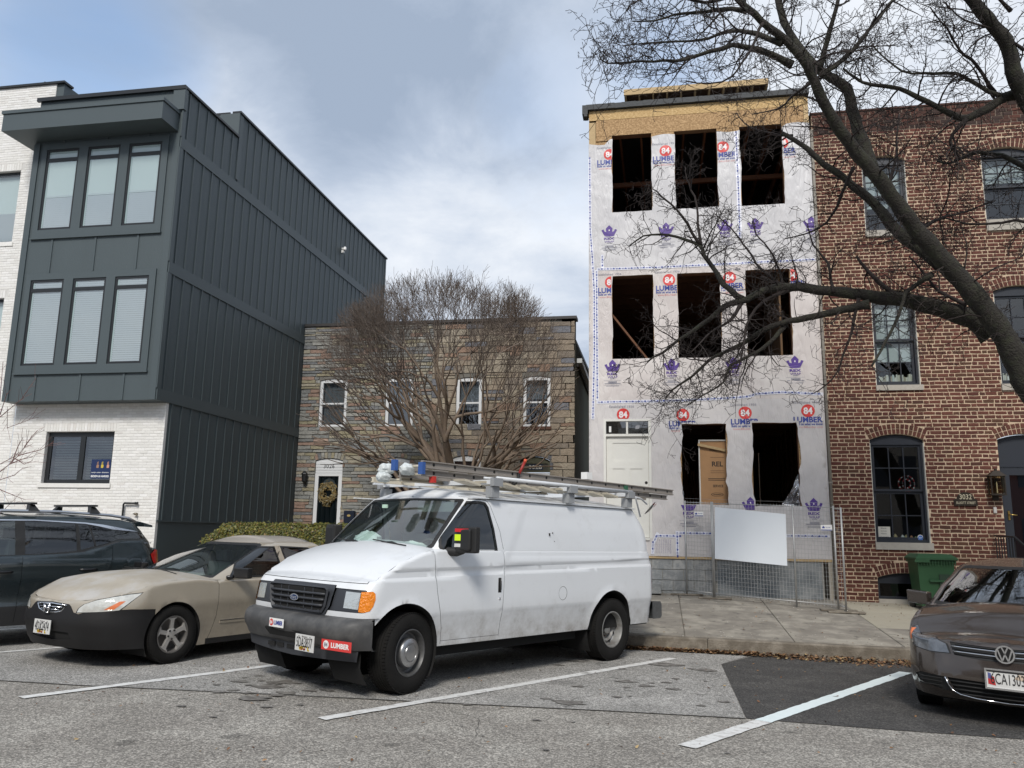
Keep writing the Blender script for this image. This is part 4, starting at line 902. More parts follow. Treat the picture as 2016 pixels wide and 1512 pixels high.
mb = MB(); mb.box(4.76, 4.93, 15.60, 15.622, .78, .98); mb.build('label_recess', mat('bin_dark', (.01, .03, .015), .6), tb)
for sx_ in (-1, 1): mb = MB(); mb.lathe([(.001, -.03), (.1, -.03), (.11, 0), (.1, .03), (.001, .03)], 16, axis='x', c=(4.72+sx_*.27, 16.15, .46)); mb.build('wheel', M_iron, tb)

# ---------------------------------------------------------------- dark modern townhouse
M_slate = mat('slate_siding', (.062, .081, .088), .55, var=.05, vs=2, bump=.35, bs=90, stretch=(1, 1, .15))
M_slate2 = mat('slate_batten', (.064, .083, .090), .5)
M_wbr = mat('white_brick', rough=.8, pal=[((.76, .75, .72), 4), ((.72, .71, .68), 3), ((.79, .78, .76), 2), ((.69, .67, .64), 1)], isl=.03, var=.05, vs=18, bump=.8, bs=60)
M_wmort = mat('white_mortar', (.60, .59, .57), .9, var=.1, vs=20)
M_black = mat('black_metal', (.014, .016, .018), .4)
XD, YD, YW = -11.34, 16.54, 17.0
dh = thing('modern_townhouse', 'dark slate board and batten townhouse with bay windows over a white brick ground floor', 'house', (-13.3, YD, .4))
WG = rect(-14.44, -12.62, 2.55, 3.77)
mb = MB(); wall(mb, rect(-15.36, XD, .0, 4.44), [WG], YW+.01, .2); mb.quad((XD-.001, YW+.01, 0), (XD-.001, YW+.1, 0), (XD-.001, YW+.1, 4.44), (XD-.001, YW+.01, 4.44)); mb.build('ground_floor_wall', M_wmort, dh, fix=False)
def brickrows(x0, x1, z0, z1, y, ops, bl=.203, p=.0665, j=.006):
    it = []; z = z0; k = 0
    while z < z1-.03:
        x = x0-(.1 if k % 2 else 0); h = p-.0075
        ff = forb(ops, z+h/2)
        while x < x1:
            for s, e in cut(max(x, x0), min(x+bl-j, x1), ff):
                if e-s > .03: it.append((s, e, z, z+h, y))
            x += bl
        z += p; k += 1
    return it
og = [dict(x0=-14.44, x1=-12.62, z0=2.55, z1=3.77, head=.205), dict(x0=-14.48, x1=-12.58, z0=2.44, z1=2.56)]
it = brickrows(-15.36, XD, .85, 4.43, YW+.01, og)
pieces(dh, 'brick', it, M_wbr, 300, 'brickwork', .0015, .006, hidden=lambda x, z: z < 1.6)
for k in range(26): x = -14.5+k*.0765; mb = MB(); mb.cbox(x+.003, x+.0735, YW+.002, YW+.012, 3.778, 3.972, .003); mb.build('lintel_brick', M_wbr, dh)
# cantilevered body
mb = MB()
mb.box(-15.36, XD, YD+.12, YD+1.2, 4.44, 12.19)
for x0_, x1_, z0_, z1_ in ((-15.36, -15.10, 4.44, 12.19), (-11.62, XD, 4.44, 12.19), (-15.10, -11.62, 4.44, 5.12), (-15.10, -11.62, 7.58, 8.50), (-15.10, -11.62, 10.98, 12.19)): mb.box(x0_, x1_, YD+.03, YD+.12, z0_, z1_)
mb.box(XD-.02, XD-.0, YW+.1, 31.5, .0, 4.44); mb.box(-15.36, XD, YD+1.2, 19.15, 4.44, 12.19); mb.box(-15.36, XD, 19.15, 31.5, 4.44, 12.92)
mb.build('body', M_slate, dh)
# side battens, one piece each, and the horizontal belt boards
bat = {}
def batten(y, z0, z1):
    k = round(z1-z0, 2)
    if k not in bat: mb = MB(); mb.box(0, .022, -.021, .021, 0, z1-z0); bat[k] = mb.mesh('batten', M_slate2, fix=True)
    o = link('batten', bat[k], dh, loc=(XD+.0005-dh.location.x, y-dh.location.y, z0-dh.location.z))
for k in range(36):
    y = 16.80+.411*k
    batten(y, 10.93, 12.17 if y < 19.1 else 12.90); batten(y, 7.76, 10.65); batten(y, 4.72, 7.48)
    if y > 17.1: batten(y, 1.73, 4.44)
for nm, z0, z1, y0 in (('belt_board', 10.652, 10.928, YD+.028), ('belt_board', 7.482, 7.758, YD+.028), ('belt_board', 4.442, 4.718, YD+.028)):
    mb = MB(); mb.box(XD+.001, XD+.030, y0, 31.5, z0, z1); mb.build(nm, M_slate2, dh)
mb = MB(); mb.box(XD+.001, XD+.028, YW+.02, 31.5, 1.69, 1.728); mb.build('belt_board', M_slate2, dh)
for z0, z1 in ((4.72, 7.48), (7.76, 10.65), (10.93, 12.19)): mb = MB(); mb.box(XD+.001, XD+.026, YD+.002, YD+.15, z0, z1); mb.build('corner_board', M_slate2, dh)
for z0, z1 in ((4.72, 7.48), (7.76, 10.65), (10.93, 12.9)): mb = MB(); mb.box(XD+.001, XD+.026, 31.38, 31.5, z0, z1); mb.build('corner_board', M_slate2, dh)
mb = MB(); mb.box(XD+.001, XD+.026, 19.16, 19.33, 11.0, 12.9); mb.box(-11.9, XD+.026, 19.10, 19.149, 12.2, 12.92); mb.build('parapet_return', M_slate2, dh)
mb = MB(); mb.box(-15.42, XD+.06, YD-.05, YD+.02, 12.15, 12.25); mb.box(XD-.2, XD+.06, YD+.02, 19.12, 12.192, 12.25); mb.box(XD-.2, XD+.06, 19.1, 31.55, 12.922, 12.98); mb.build('coping', M_black, dh)
mb = MB(); mb.box(-12.6, XD-.3, 19.14, 19.18, 12.93, 12.99); mb.build('roof_rail', M_black, dh)
# front trim
def ftrim(name, x0, x1, z0, z1, p=.03, m=M_slate2): mb = MB(); mb.box(x0, x1, YD+.03-p, YD+.03, z0, z1); return mb.build(name, m, dh)
ftrim('corner_board', XD-.16, XD, 4.44, 11.0, .034); ftrim('corner_board', -15.36, -15.20, 4.44, 11.0, .034)
def surround(x0, x1, z0, z1, ix0, ix1, iz0, iz1, mull):
    mb = MB(); y0, y1 = YD-.008, YD+.03
    mb.box(x0, x1, y0, y1, z0, iz0); mb.box(x0, x1, y0, y1, iz1, z1); mb.box(x0, ix0, y0, y1, iz0, iz1); mb.box(ix1, x1, y0, y1, iz0, iz1)
    for a, b_ in mull: mb.box(a, b_, y0, y1, iz0, iz1)
    mb.build('window_surround', M_slate2, dh)
wx = [(-14.97, -14.06), (-13.81, -12.92), (-12.68, -11.79)]
surround(-15.10, -11.62, 8.50, 10.98, -14.97, -11.79, 8.70, 10.82, [(-14.06, -13.81), (-12.92, -12.68)])
surround(-15.10, -11.62, 5.12, 7.58, -14.97, -11.79, 5.30, 7.42, [(-14.06, -13.81), (-12.92, -12.68)])
ftrim('sill_board', -15.14, -11.60, 8.46, 8.498, .06); ftrim('sill_board', -15.14, -11.60, 5.08, 5.118, .06)
for x in (-14.53, -13.34, -12.2): ftrim('front_batten', x-.025, x+.025, 7.59, 8.455, .022); ftrim('front_batten', x-.025, x+.025, 4.445, 5.075, .022); ftrim('front_batten', x-.025, x+.025, 10.99, 11.1, .022)
M_shade = mat('window_shade', (.60, .65, .63), .8); M_slat = mat('blind_slat', (.72, .74, .76), .5)
M_gl2 = glass('bay_glass', (.80, .86, .88), .12)
def bay_window(x0, x1, z0, z1, ztr, blind_to, shade):
    y = YD+.012; mb = MB(); fw = .055
    grid_sash(mb, x0, x1, z0, z1, y, fw, 1, 1, d=.05); mb.box(x0+fw, x1-fw, y, y+.05, ztr-.045, ztr+.045)
    w = mb.build('window', M_black, dh); panes(w, 'pane', [(x0+fw, x1-fw, z0+fw, ztr-.045), (x0+fw, x1-fw, ztr+.045, z1-fw)], y+.002+.01, M_gl2)
    mb = MB(); mb.box(x0-.05, x1+.05, YD+.10, YD+.11, z0, z1); 
    mb.build('recess', mat('recess_dark', (.03, .04, .045), .8), w)
    mb = MB(); z = z0+fw+.01
    while z < blind_to: mb.add([(x0+.10, y+.034, z), (x1-.075, y+.034, z), (x1-.075, y+.018, z+.044), (x0+.10, y+.018, z+.044)], [(0, 1, 2, 3)]); z += .052
    s = mb.build('blind', M_slat, w, kind='stuff', fix=False)
    if shade: mb = MB(); mb.box(x0+.10, x1-.075, y+.024, y+.028, blind_to, ztr-.05); mb.box(x0+.07, x1-.07, y+.024, y+.028, ztr+.05, z1-fw); mb.build('shade', M_shade, w)
    mb = MB(); mb.box(x0+fw, x0+.098, y+.022, y+.027, z0+fw, z1-fw); mb.build('jamb_liner', mat('pale_jamb', (.45, .52, .50), .7), w)
for (a, b_) in wx:
    bay_window(a, b_, 8.70, 10.82, 10.54, 9.55, True); bay_window(a, b_, 5.30, 7.42, 7.16, 7.36, False)
# canopy
mb = MB(); mb.box(-15.76, -11.42, 15.90, YD+.028, 11.06, 11.50); mb.build('canopy', M_slate2, dh)
mb = MB(); mb.box(-15.79, -11.39, 15.87, YD+.028, 11.502, 11.585); mb.box(-15.78, -15.40, 16.57, 17.0, 11.07, 11.58); mb.build('canopy_cap', M_slate2, dh)
mb = MB(); mb.box(-11.6, XD+.055, YD-.03, YD+.1, 11.62, 12.15); mb.build('corner_cap', M_slate2, dh)
# ground floor window
mb = MB(); y = YW+.10; mb.box(-14.435, -12.625, y, y+.06, 2.555, 2.64); mb.box(-14.435, -12.625, y, y+.06, 3.66, 3.765); mb.box(-14.435, -14.33, y, y+.06, 2.64, 3.66); mb.box(-12.70, -12.625, y, y+.06, 2.64, 3.66); mb.box(-13.57, -13.44, y, y+.06, 2.64, 3.66)
w = mb.build('window', M_black, dh); panes(w, 'pane', [(-14.33, -13.57, 2.64, 3.66), (-13.44, -12.70, 2.64, 3.66)], y+.02, M_gdark)
mb = MB(); z = 2.66
while z < 3.64:
    for a, b_ in ((-14.27, -13.60), (-13.40, -12.71)): mb.add([(a, y+.10, z), (b_, y+.10, z), (b_, y+.075, z+.036), (a, y+.075, z+.036)], [(0, 1, 2, 3)])
    z += .062
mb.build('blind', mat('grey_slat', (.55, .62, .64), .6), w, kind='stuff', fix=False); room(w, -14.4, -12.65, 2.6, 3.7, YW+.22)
mb = MB(); mb.box(-14.50, -12.58, YW-.03, YW+.1, 2.45, 2.548); mb.build('sill', M_wbr, w)
sg = thing('window_sign', 'dark blue campaign sign in the lower right of the ground floor window', 'sign', (-12.96, YW+.11, 2.9)); mb = MB(); mb.box(-13.22, -12.70, YW+.107, YW+.110, 2.67, 3.12); mb.build('board', mat('sign_navy', (.01, .025, .09), .4), sg)
mb = MB(); f = lambda a, b_: (a, YW+.105, b_); put_text(mb, 'unity over division', -12.97, 2.81, .46, .038, f, 0, .01, None, 0, 1, .2); put_text(mb, 'BIDEN & HARRIS', -12.965, 2.725, .47, .05, f, 0, .03)
for x, m in ((-13.05, 1), (-12.93, 2), (-12.78, 3)):
    tris2d(mb, [(x-.03, 2.92), (x+.03, 2.92), (x+.035, 2.98), (x+.02, 3.0), (x-.03, 2.99)], [(0, 1, 2, 3, 4)], f, m); tris2d(mb, rect(x-.018, x-.006, 2.99, 3.06), [(0, 1, 2, 3)], f, m); tris2d(mb, rect(x+.004, x+.016, 2.99, 3.07), [(0, 1, 2, 3)], f, m)
mb.build('sign_print', [M_white, mat('hand_tan', (.35, .2, .12), .6), mat('hand_yellow', (.6, .45, .05), .6), mat('hand_pink', (.6, .3, .22), .6)], sg, fix=False)
mb = MB(); mb.tube([(-12.15, YW-.06, 1.0), (-12.15, YW-.06, 2.08), (-12.13, YW-.06, 2.10), (-11.80, YW-.06, 2.10)], .022, 8); mb.tube([(-11.86, YW-.06, 2.10), (-11.79, YW-.06, 2.10)], .03, 8)
tag(mb.build('gas_pipe', M_black), 'black bent vent pipe on the white brick wall near its corner', 'pipe')
mb = MB(); mb.tube([(-11.83, YW-.0, 1.86), (-11.83, YW-.08, 1.86)], .028, 10); mb.tube([(-11.88, YW-.07, 1.86), (-11.78, YW-.07, 1.86)], .012, 6); mb.tube([(-11.80, YW-.05, 1.86), (-11.80, YW-.07, 1.80)], .012, 6); tag(mb.build('hose_valve', mat('old_brass', (.25, .22, .17), .4, .8)), 'small brass hose valve below the black vent pipe', 'valve')
sc = thing('security_camera', 'small white security camera on the slate side wall', 'camera', (XD+.05, 26.7, 11.62)); mb = MB(); mb.tube([(XD+.0, 26.7, 11.68), (XD+.14, 26.68, 11.66)], .035, 8); mb.box(XD+.04, XD+.13, 26.62, 26.72, 11.5, 11.6); mb.build('bracket', M_white, sc)
mb = MB(); mb.tube([(XD+.12, 26.75, 11.72), (XD+.22, 26.50, 11.56)], .055, 10); mb.build('barrel', M_white, sc)
# ---------------------------------------------------------------- white brick townhouse, far left
wh = thing('white_brick_townhouse', 'white painted brick townhouse at the left edge with black framed windows', 'house', (-17.5, YW, .4))
ow = [dict(x0=-18.2, x1=-16.10, z0=8.62, z1=10.57, head=.205), dict(x0=-18.2, x1=-16.10, z0=5.2, z1=7.15, head=.205), dict(x0=-18.2, x1=-16.1, z0=2.2, z1=3.8)]
mb = MB(); wall(mb, rect(-24, -15.37, 0, 12.93), [rect(q['x0'], q['x1'], q['z0'], q['z1']) for q in ow], YW+.01, .2); mb.box(-15.37, -15.361, YW+.01, 24, 12.3, 12.93)
mb.build('wall', M_wmort, wh, fix=False)
it = brickrows(-18.6, -15.372, 1.2, 12.9, YW+.01, ow); pieces(wh, 'brick', it, M_wbr, 300, 'brickwork', .0015, .006)
for q in ow[:2]:
    for k in range(12): x = -17.0+k*.0765; mb = MB(); mb.cbox(x+.003, x+.0735, YW+.002, YW+.012, q['z1']+.006, q['z1']+.2, .003); mb.build('lintel_brick', M_wbr, wh)
    y = YW+.10; mb = MB(); r_ = grid_sash(mb, q['x0']+.003, q['x1']-.003, q['z0']+.003, q['z1']-.003, y, .06, 1, 1, d=.06); w = mb.build('window', M_black, wh); panes(w, 'pane', r_, y+.02, M_gl2)
    mb = MB(); z = q['z0']+.08
    while z < q['z0']+.85: mb.add([(q['x0']+.1, y+.10, z), (q['x1']-.07, y+.10, z), (q['x1']-.07, y+.08, z+.044), (q['x0']+.1, y+.08, z+.044)], [(0, 1, 2, 3)]); z += .052
    mb.build('blind', M_slat, w, kind='stuff', fix=False); mb = MB(); mb.box(q['x0']+.1, q['x1']-.07, y+.10, y+.104, q['z0']+.85, q['z1']-.07); mb.build('shade', M_shade, w)
    mb = MB(); mb.box(q['x0']-.05, q['x1']+.05, YW-.02, YW+.1, q['z0']-.10, q['z0']-.003); mb.build('sill', M_wbr, w); room(w, q['x0'], q['x1'], q['z0'], q['z1'], YW+.23)
mb = MB(); mb.box(-24, -15.10, YW-.05, YW+.3, 12.93, 12.985); mb.build('coping', M_black, wh); mb = MB(); mb.box(-15.358, -15.15, YW+.03, YW+.6, 12.26, 12.928); mb.build('parapet_side', M_slate2, wh)
mb = MB(); mb.tube([(-15.9, YW+.2, 13.0), (-15.9, YW+.2, 13.15)], .03, 6); mb.build('roof_vent', M_black, wh)
wl = MB(); wl.box(-16.75, -16.4, YW-.2, YW, 4.05, 4.32); wl.box(-16.55, -16.50, YW-.16, YW-.03, 3.6, 4.05); tag(wl.build('wall_light', M_black), 'black wall light on white brick at the left edge', 'lamp')

# ---------------------------------------------------------------- two stone-faced rowhouses set back
YS = 24.1; F = YS/24.3
M_st1 = mat('formstone_grey', rough=.92, pal=[((0.270, 0.270, 0.250), 6), ((0.216, 0.223, 0.216), 4), ((0.324, 0.297, 0.230), 3), ((0.284, 0.196, 0.155), 3), ((0.176, 0.182, 0.189), 2), ((0.338, 0.250, 0.203), 1), ((0.284, 0.257, 0.176), 2)], isl=.14, var=.35, vs=9, bump=2.5, bs=22, vdetail=6)
M_st2 = mat('formstone_tan', rough=.92, pal=[((0.273, 0.227, 0.176), 6), ((0.312, 0.273, 0.215), 4), ((0.221, 0.189, 0.156), 3), ((0.150, 0.156, 0.176), 2), ((0.260, 0.176, 0.130), 2), ((0.338, 0.293, 0.221), 2)], isl=.12, var=.3, vs=8, bump=2.5, bs=22, vdetail=6)
M_stm = mat('stone_joint', (.16, .155, .14), .95, var=.2, vs=9)
M_alum = mat('white_aluminium', (.66, .68, .70), .45)
def stones(x0, x1, z0, z1, y, ops, hs, ws, j):
    it = []; z = z0; k = 0
    while z < z1-.05:
        h = rnd.uniform(*hs); h = min(h, z1-z); ff = forb(ops, z+h/2); x = x0-rnd.uniform(0, .2)
        while x < x1:
            w = rnd.uniform(*ws)
            for s, e in cut(max(x, x0), min(x+w-j, x1), ff):
                if e-s > .05:
                    if h > .13 and rnd.random() < .25 and e-s > .25: hh = h*rnd.uniform(.4, .6); it += [(s, e, z, z+hh-j/2, y), (s, e, z+hh+j/2, z+h-j, y)]
                    else: it.append((s, e, z, z+h-j, y))
            x += w
        z += h; k += 1
    return it
sh1 = thing('stone_rowhouse', 'two storey rowhouse with thin grey and rust formstone, house number 3026', 'house', (-9.2, YS, 1)); sh2 = thing('stone_rowhouse', 'two storey rowhouse with larger tan formstone blocks, house number 3028', 'house', (-4.7, YS, 1))
O1 = [dict(x0=-10.70, x1=-9.77, z0=4.78, z1=6.27, rise=.06, ring=.12), dict(x0=-8.48, x1=-7.57, z0=4.78, z1=6.27, rise=.06, ring=.12), dict(x0=-10.70, x1=-9.79, z0=.9, z1=3.70, rise=.08, ring=.2), dict(x0=-8.53, x1=-7.60, z0=1.5, z1=3.72, rise=.08, ring=.15)]
O2 = [dict(x0=-6.19, x1=-5.38, z0=4.75, z1=6.24, rise=.06, ring=.12), dict(x0=-4.08, x1=-3.24, z0=4.74, z1=6.24, rise=.06, ring=.12), dict(x0=-6.29, x1=-5.36, z0=1.5, z1=3.76, rise=.1, ring=.18), dict(x0=-4.15, x1=-3.24, z0=.9, z1=3.70, rise=.14, ring=.22)]
XS = -6.98
for o, x0, x1, ops, mt, hs, ws, nm in ((sh1, -11.33, XS, O1, M_st1, (.085, .135), (.28, .72), 'a'), (sh2, XS+.003, -2.50, O2, M_st2, (.15, .24), (.3, .72), 'b')):
    mb = MB(); wall(mb, rect(x0, x1, .5, 8.06), [arched(q['x0'], q['x1'], q['z0'], q['z1'], q['rise']) for q in ops], YS+.02, .2); mb.build('wall', M_stm, o, fix=False)
    it = stones(x0, x1, .9, 8.05, YS+.02, ops, hs, ws, .012); pieces(o, 'stone', it, mt, 300, 'stonework', .010, .028)
    for q in ops:
        if q['z1'] < 4: voussoirs(o, 'arch_stone', q, YS+.015, mt, 1, 9, .02)
    mb = MB(); mb.box(x0, x1+(.06 if nm == 'b' else 0), YS-.05, YS+.4, 8.063, 8.15); mb.build('roof_edge', mat('dark_flashing', (.035, .033, .033), .5), o)
    mb = MB(); mb.box(x0, x1, YS+.4, YS+9, 7.4, 7.5); mb.build('roof', M_memb, o)
M_sidegreen = mat('mossy_side_wall', (.075, .080, .050), .95, var=.4, vs=3, stretch=(1, 1, .4), c2=(.05, .055, .04), vdetail=8)
mb = MB(); mb.add([(-2.503, YS+.02, .5), (-2.503, 34, .5), (-2.503, 34, 5.9), (-2.503, 28.8, 6.55), (-2.503, YS+.4, 6.75), (-2.503, YS+.4, 8.06), (-2.503, YS+.02, 8.06), (-2.9, YS+.02, .5), (-2.9, 34, .5), (-2.9, 34, 5.9), (-2.9, 28.8, 6.55), (-2.9, YS+.4, 6.75), (-2.9, YS+.4, 8.06), (-2.9, YS+.02, 8.06)], [tuple(range(7)), tuple(range(13, 6, -1))]+[(i, (i+1) % 7, 7+(i+1) % 7, 7+i) for i in range(7)]); mb.build('side_wall', M_sidegreen, sh2)
mb = MB(); mb.beam((-2.40, YS+.45, 6.84), (-2.40, 33, 6.42), .16, .14); mb.build('gutter', mat('old_gutter', (.42, .44, .45), .5, var=.2), sh2)
mb = MB(); mb.beam((-2.46, YS+.45, 6.70), (-2.46, 33, 6.28), .06, .10); mb.build('soffit_board', M_dark, sh2)
def sash_window(o, q, m=M_alum, lower=.5, z0=None, curtain=None):
    z0 = z0 or q['z0']; x0, x1, z1 = q['x0']+.004, q['x1']-.004, q['z1']
    mb = MB(); y = YS+.07; mb.prism(arched(x0, x1, z1-.07, z1-.004, q['rise']-.006), y-.02, y+.05); mb.box(x0, x0+.09, y-.02, y+.06, z0, z1-.07); mb.box(x1-.09, x1, y-.02, y+.06, z0, z1-.07); mb.box(x0+.09, x1-.09, y-.02, y+.06, z0, z0+.07)
    zm = z0+(z1-z0)*lower; mb.box(x0+.09, x1-.09, y, y+.05, zm-.025, zm+.025)
    w = mb.build('window', m, o); panes(w, 'pane', [(x0+.09, x1-.09, z0+.07, zm-.025), (x0+.09, x1-.09, zm+.025, z1-.07)], y+.03, M_gdark)
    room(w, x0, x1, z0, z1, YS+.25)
    if curtain: mb = MB(); mb.box(x0+.1, x1-.1, YS+.2, YS+.21, curtain, z1); mb.build('curtain', mat('lace_curtain', (.52, .54, .55), .9, var=.2, vs=14), w)
    return w
sash_window(sh1, O1[0], curtain=4.9); sash_window(sh1, O1[1], curtain=5.5); sash_window(sh2, O2[0], curtain=5.3); wq = sash_window(sh2, O2[1], curtain=5.6)
mb = MB(); mb.box(-4.12, -3.2, YS-.04, YS+.06, 4.64, 4.735); mb.build('sill', mat('brick_sill', (.10, .05, .035), .9, var=.3, vs=20), wq)
sash_window(sh1, O1[3], lower=.42, z0=1.6); sash_window(sh2, O2[2], lower=.45, z0=1.6, curtain=3.1)
# doors
q = O1[2]; mb = MB(); y = YS+.05; mb.prism(arched(q['x0']+.004, q['x1']-.004, 3.30, 3.695, .075), y, y+.05)
for k in range(4): mb.box(q['x0']+.01, q['x1']-.01, y-.012, y-.002, 3.32+.09*k, 3.395+.09*k)
mb.box(q['x0']+.004, q['x0']+.12, y-.02, y+.06, 1.3, 3.298); mb.box(q['x1']-.12, q['x1']-.004, y-.02, y+.06, 1.3, 3.298); mb.box(q['x0']+.12, q['x1']-.12, y-.02, y+.06, 3.22, 3.298)
d1 = mb.build('door', M_alum, sh1); mb = MB(); mb.box(q['x0']+.12, q['x1']-.12, y+.05, y+.08, 1.3, 3.22)
for a, b_ in ((1.45, 2.0), (2.1, 2.65)):
    for s in (0, 1): mb.box(q['x0']+.19+.31*s, q['x0']+.41+.31*s, y+.035, y+.048, a, b_)
mb.build('door_leaf', mat('teal_black_door', (.012, .03, .035), .35), d1)
mb = MB(); v, t = disc2d(-10.245, 2.85, .24, .30, 24); mb.add([(a, y+.046, b_) for a, b_ in v if True], [q_ for q_ in t if q_[1] < 14]); mb.build('fanlight', mat('fanlight_glass', (.35, .38, .38), .3), d1, fix=False)
panes(d1, 'storm_pane', [(q['x0']+.12, q['x1']-.12, 1.35, 3.22)], y+.0, M_gdark)
mb = MB(); mb.box(-9.935, -9.91, y-.06, y-.02, 2.2, 2.42); mb.build('handle', M_black, d1)
mb = MB(); put_text(mb, '3026', -10.25, 3.53, .36, .13, lambda a, b_: (a, y-.016, b_), 0, .0, None, 0, 1.05); mb.build('number', M_black, sh1, fix=False)
wr_ = MB()
for k in range(420):
    a = rnd.uniform(0, 6.28); rr2 = .23+rnd.gauss(0, .05); c_ = Vector((-10.24+rr2*math.cos(a), y-.05+rnd.uniform(-.04, .03), 2.72+rr2*math.sin(a)*1.1-.02)); d = Vector((-math.sin(a)+rnd.uniform(-.6, .6), rnd.uniform(-.4, .4), math.cos(a)+rnd.uniform(-.6, .6))).normalized()*.05; n = d.cross(Vector((0, 1, 0))).normalized()*.014
    wr_.add([c_-d, c_+n, c_+d, c_-n], [(0, 1, 2, 3)])
for k in range(60): c_ = Vector((-10.30+rnd.uniform(-.1, .15), y-.07, 2.50-rnd.random()*.14)); wr_.add([c_, c_+Vector((.02, 0, -.1)), c_+Vector((.05, 0, -.08))], [(0, 1, 2)])
tag(wr_.build('door_wreath', mat('dried_wreath', rough=.9, pal=[((.20, .14, .05), 3), ((.28, .22, .10), 2), ((.12, .09, .04), 2), ((.3, .28, .2), 1)], isl=.2), fix=False), 'dried straw wreath hanging on the dark door numbered 3026', 'wreath')
q = O2[3]; y = YS+.08; M_olive = mat('olive_paint', (.075, .075, .045), .7, var=.2, vs=9); mb = MB(); mb.prism(arched(q['x0']+.004, q['x1']-.004, 3.62, 3.695, .13), y, y+.06); mb.box(q['x0']+.004, q['x0']+.07, y, y+.06, 3.36, 3.62); mb.box(q['x1']-.07, q['x1']-.004, y, y+.06, 3.36, 3.62); mb.box(q['x0']+.07, q['x1']-.07, y, y+.06, 3.36, 3.41)
tr = mb.build('transom', M_olive, sh2); mb = MB(); mb.box(q['x0']+.07, q['x1']-.07, y+.03, y+.035, 3.41, 3.62); mb.build('transom_glass', mat('dull_glass', (.06, .06, .045), .3), tr)
mb = MB(); mb.box(-3.93, -3.46, y+.02, y+.028, 3.43, 3.60); mb.build('number_plate', mat('number_blue', (.012, .02, .04), .4), tr); mb = MB(); put_text(mb, '3028', -3.695, 3.515, .40, .11, lambda a, b_: (a, y+.016, b_), 0, .015); mb.build('number', mat('pale_number', (.6, .6, .55), .5), tr, fix=False)
mb = MB(); mb.box(q['x0']+.02, q['x1']-.02, y+.0, y+.05, 1.2, 3.34); mb.build('door', M_alum, sh2)
lt = thing('porch_light', 'small black carriage lamp left of the door numbered 3026', 'lamp', (-11.0, YS-.1, 3.15)); mb = MB(); mb.lathe([(.02, .25), (.10, .17), (.11, .15), (.09, .15), (.075, -.08), (.03, -.12), (.001, -.13)], 8, axis='z', c=(-10.98, YS-.14, 3.12), smooth=False); mb.box(-11.02, -10.94, YS-.06, YS+.02, 3.05, 3.3); mb.build('lamp_body', M_black, lt)
mbx = thing('mailbox', 'dark blue wall mailbox right of the door numbered 3026', 'mailbox', (-9.45, YS-.1, 2.05)); mb = MB(); mb.cbox(-9.62, -9.28, YS-.13, YS+.0, 1.7, 2.15, .015); mb.build('box', mat('mailbox_blue', (.012, .018, .035), .4), mbx)
mb = MB(); V, T = disc2d(-9.45, 2.0, .06, .035, 12); tris2d(mb, V, T, lambda a, b_: (a, YS-.134, b_)); mb.build('emblem', mat('gold_emblem', (.4, .3, .12), .4), mbx, fix=False)
# ---------------------------------------------------------------- hedge
M_hedge = mat('hedge_leaf', rough=.55, pal=[((.125, .12, .018), 3), ((.08, .09, .015), 4), ((.18, .155, .025), 2), ((.05, .06, .012), 3), ((.15, .09, .025), 1)], isl=.25)
hg = MB(); core = MB()
for i in range(26):
    x = -9.9+i*.19; e = smooth01(-10.15, -9.5, x)
    core.obox((x, 17.35, .95), (.10, 0, 0), (0, .35, 0), (0, 0, .55*(.75+.25*e)))
def hleaf(p, n):
    t = n.cross(Vector((rnd.uniform(-1, 1), rnd.uniform(-1, 1), rnd.uniform(-1, 1)))).normalized(); b_ = n.cross(t); s = rnd.uniform(.014, .028)
    n2 = (n+Vector((rnd.uniform(-.7, .7), rnd.uniform(-.7, .7), rnd.uniform(-.7, .7)))).normalized(); t = t-n2*t.dot(n2); b_ = n2.cross(t)
    hg.add([p-t*s*1.5, p+b_*s*.7, p+t*s*1.5, p-b_*s*.7], [(0, 1, 2, 3)])
for k in range(26000):
    x = rnd.uniform(-10.1, -5.0); e = smooth01(-10.2, -9.5, x); top = .95+.70*(.55+.45*e)+.02*math.sin(x*9)+rnd.gauss(0, .022)
    if rnd.random() < .6: z = top-abs(rnd.gauss(0, .45)); y = 16.88-.03*math.sin(x*5+z*3)+rnd.gauss(0, .03)+max(0, .12-(top-z))*1.0; n = Vector((0, -1, .3))
    else: z = top+rnd.gauss(0, .015); y = rnd.uniform(16.95, 17.85); n = Vector((0, -.2, 1))
    hleaf(Vector((x+(.0 if x > -10 else rnd.uniform(-.05, .05)), y, z)), n)
hob = thing('hedge', 'clipped yellow green hedge in front of the dark slate wall', 'hedge', (-7.6, 17.4, .4)); hg.build('foliage', M_hedge, hob, kind='stuff', fix=False); core.build('branch_core', mat('hedge_core', (.02, .018, .010), 1), hob, kind='stuff', fix=False)

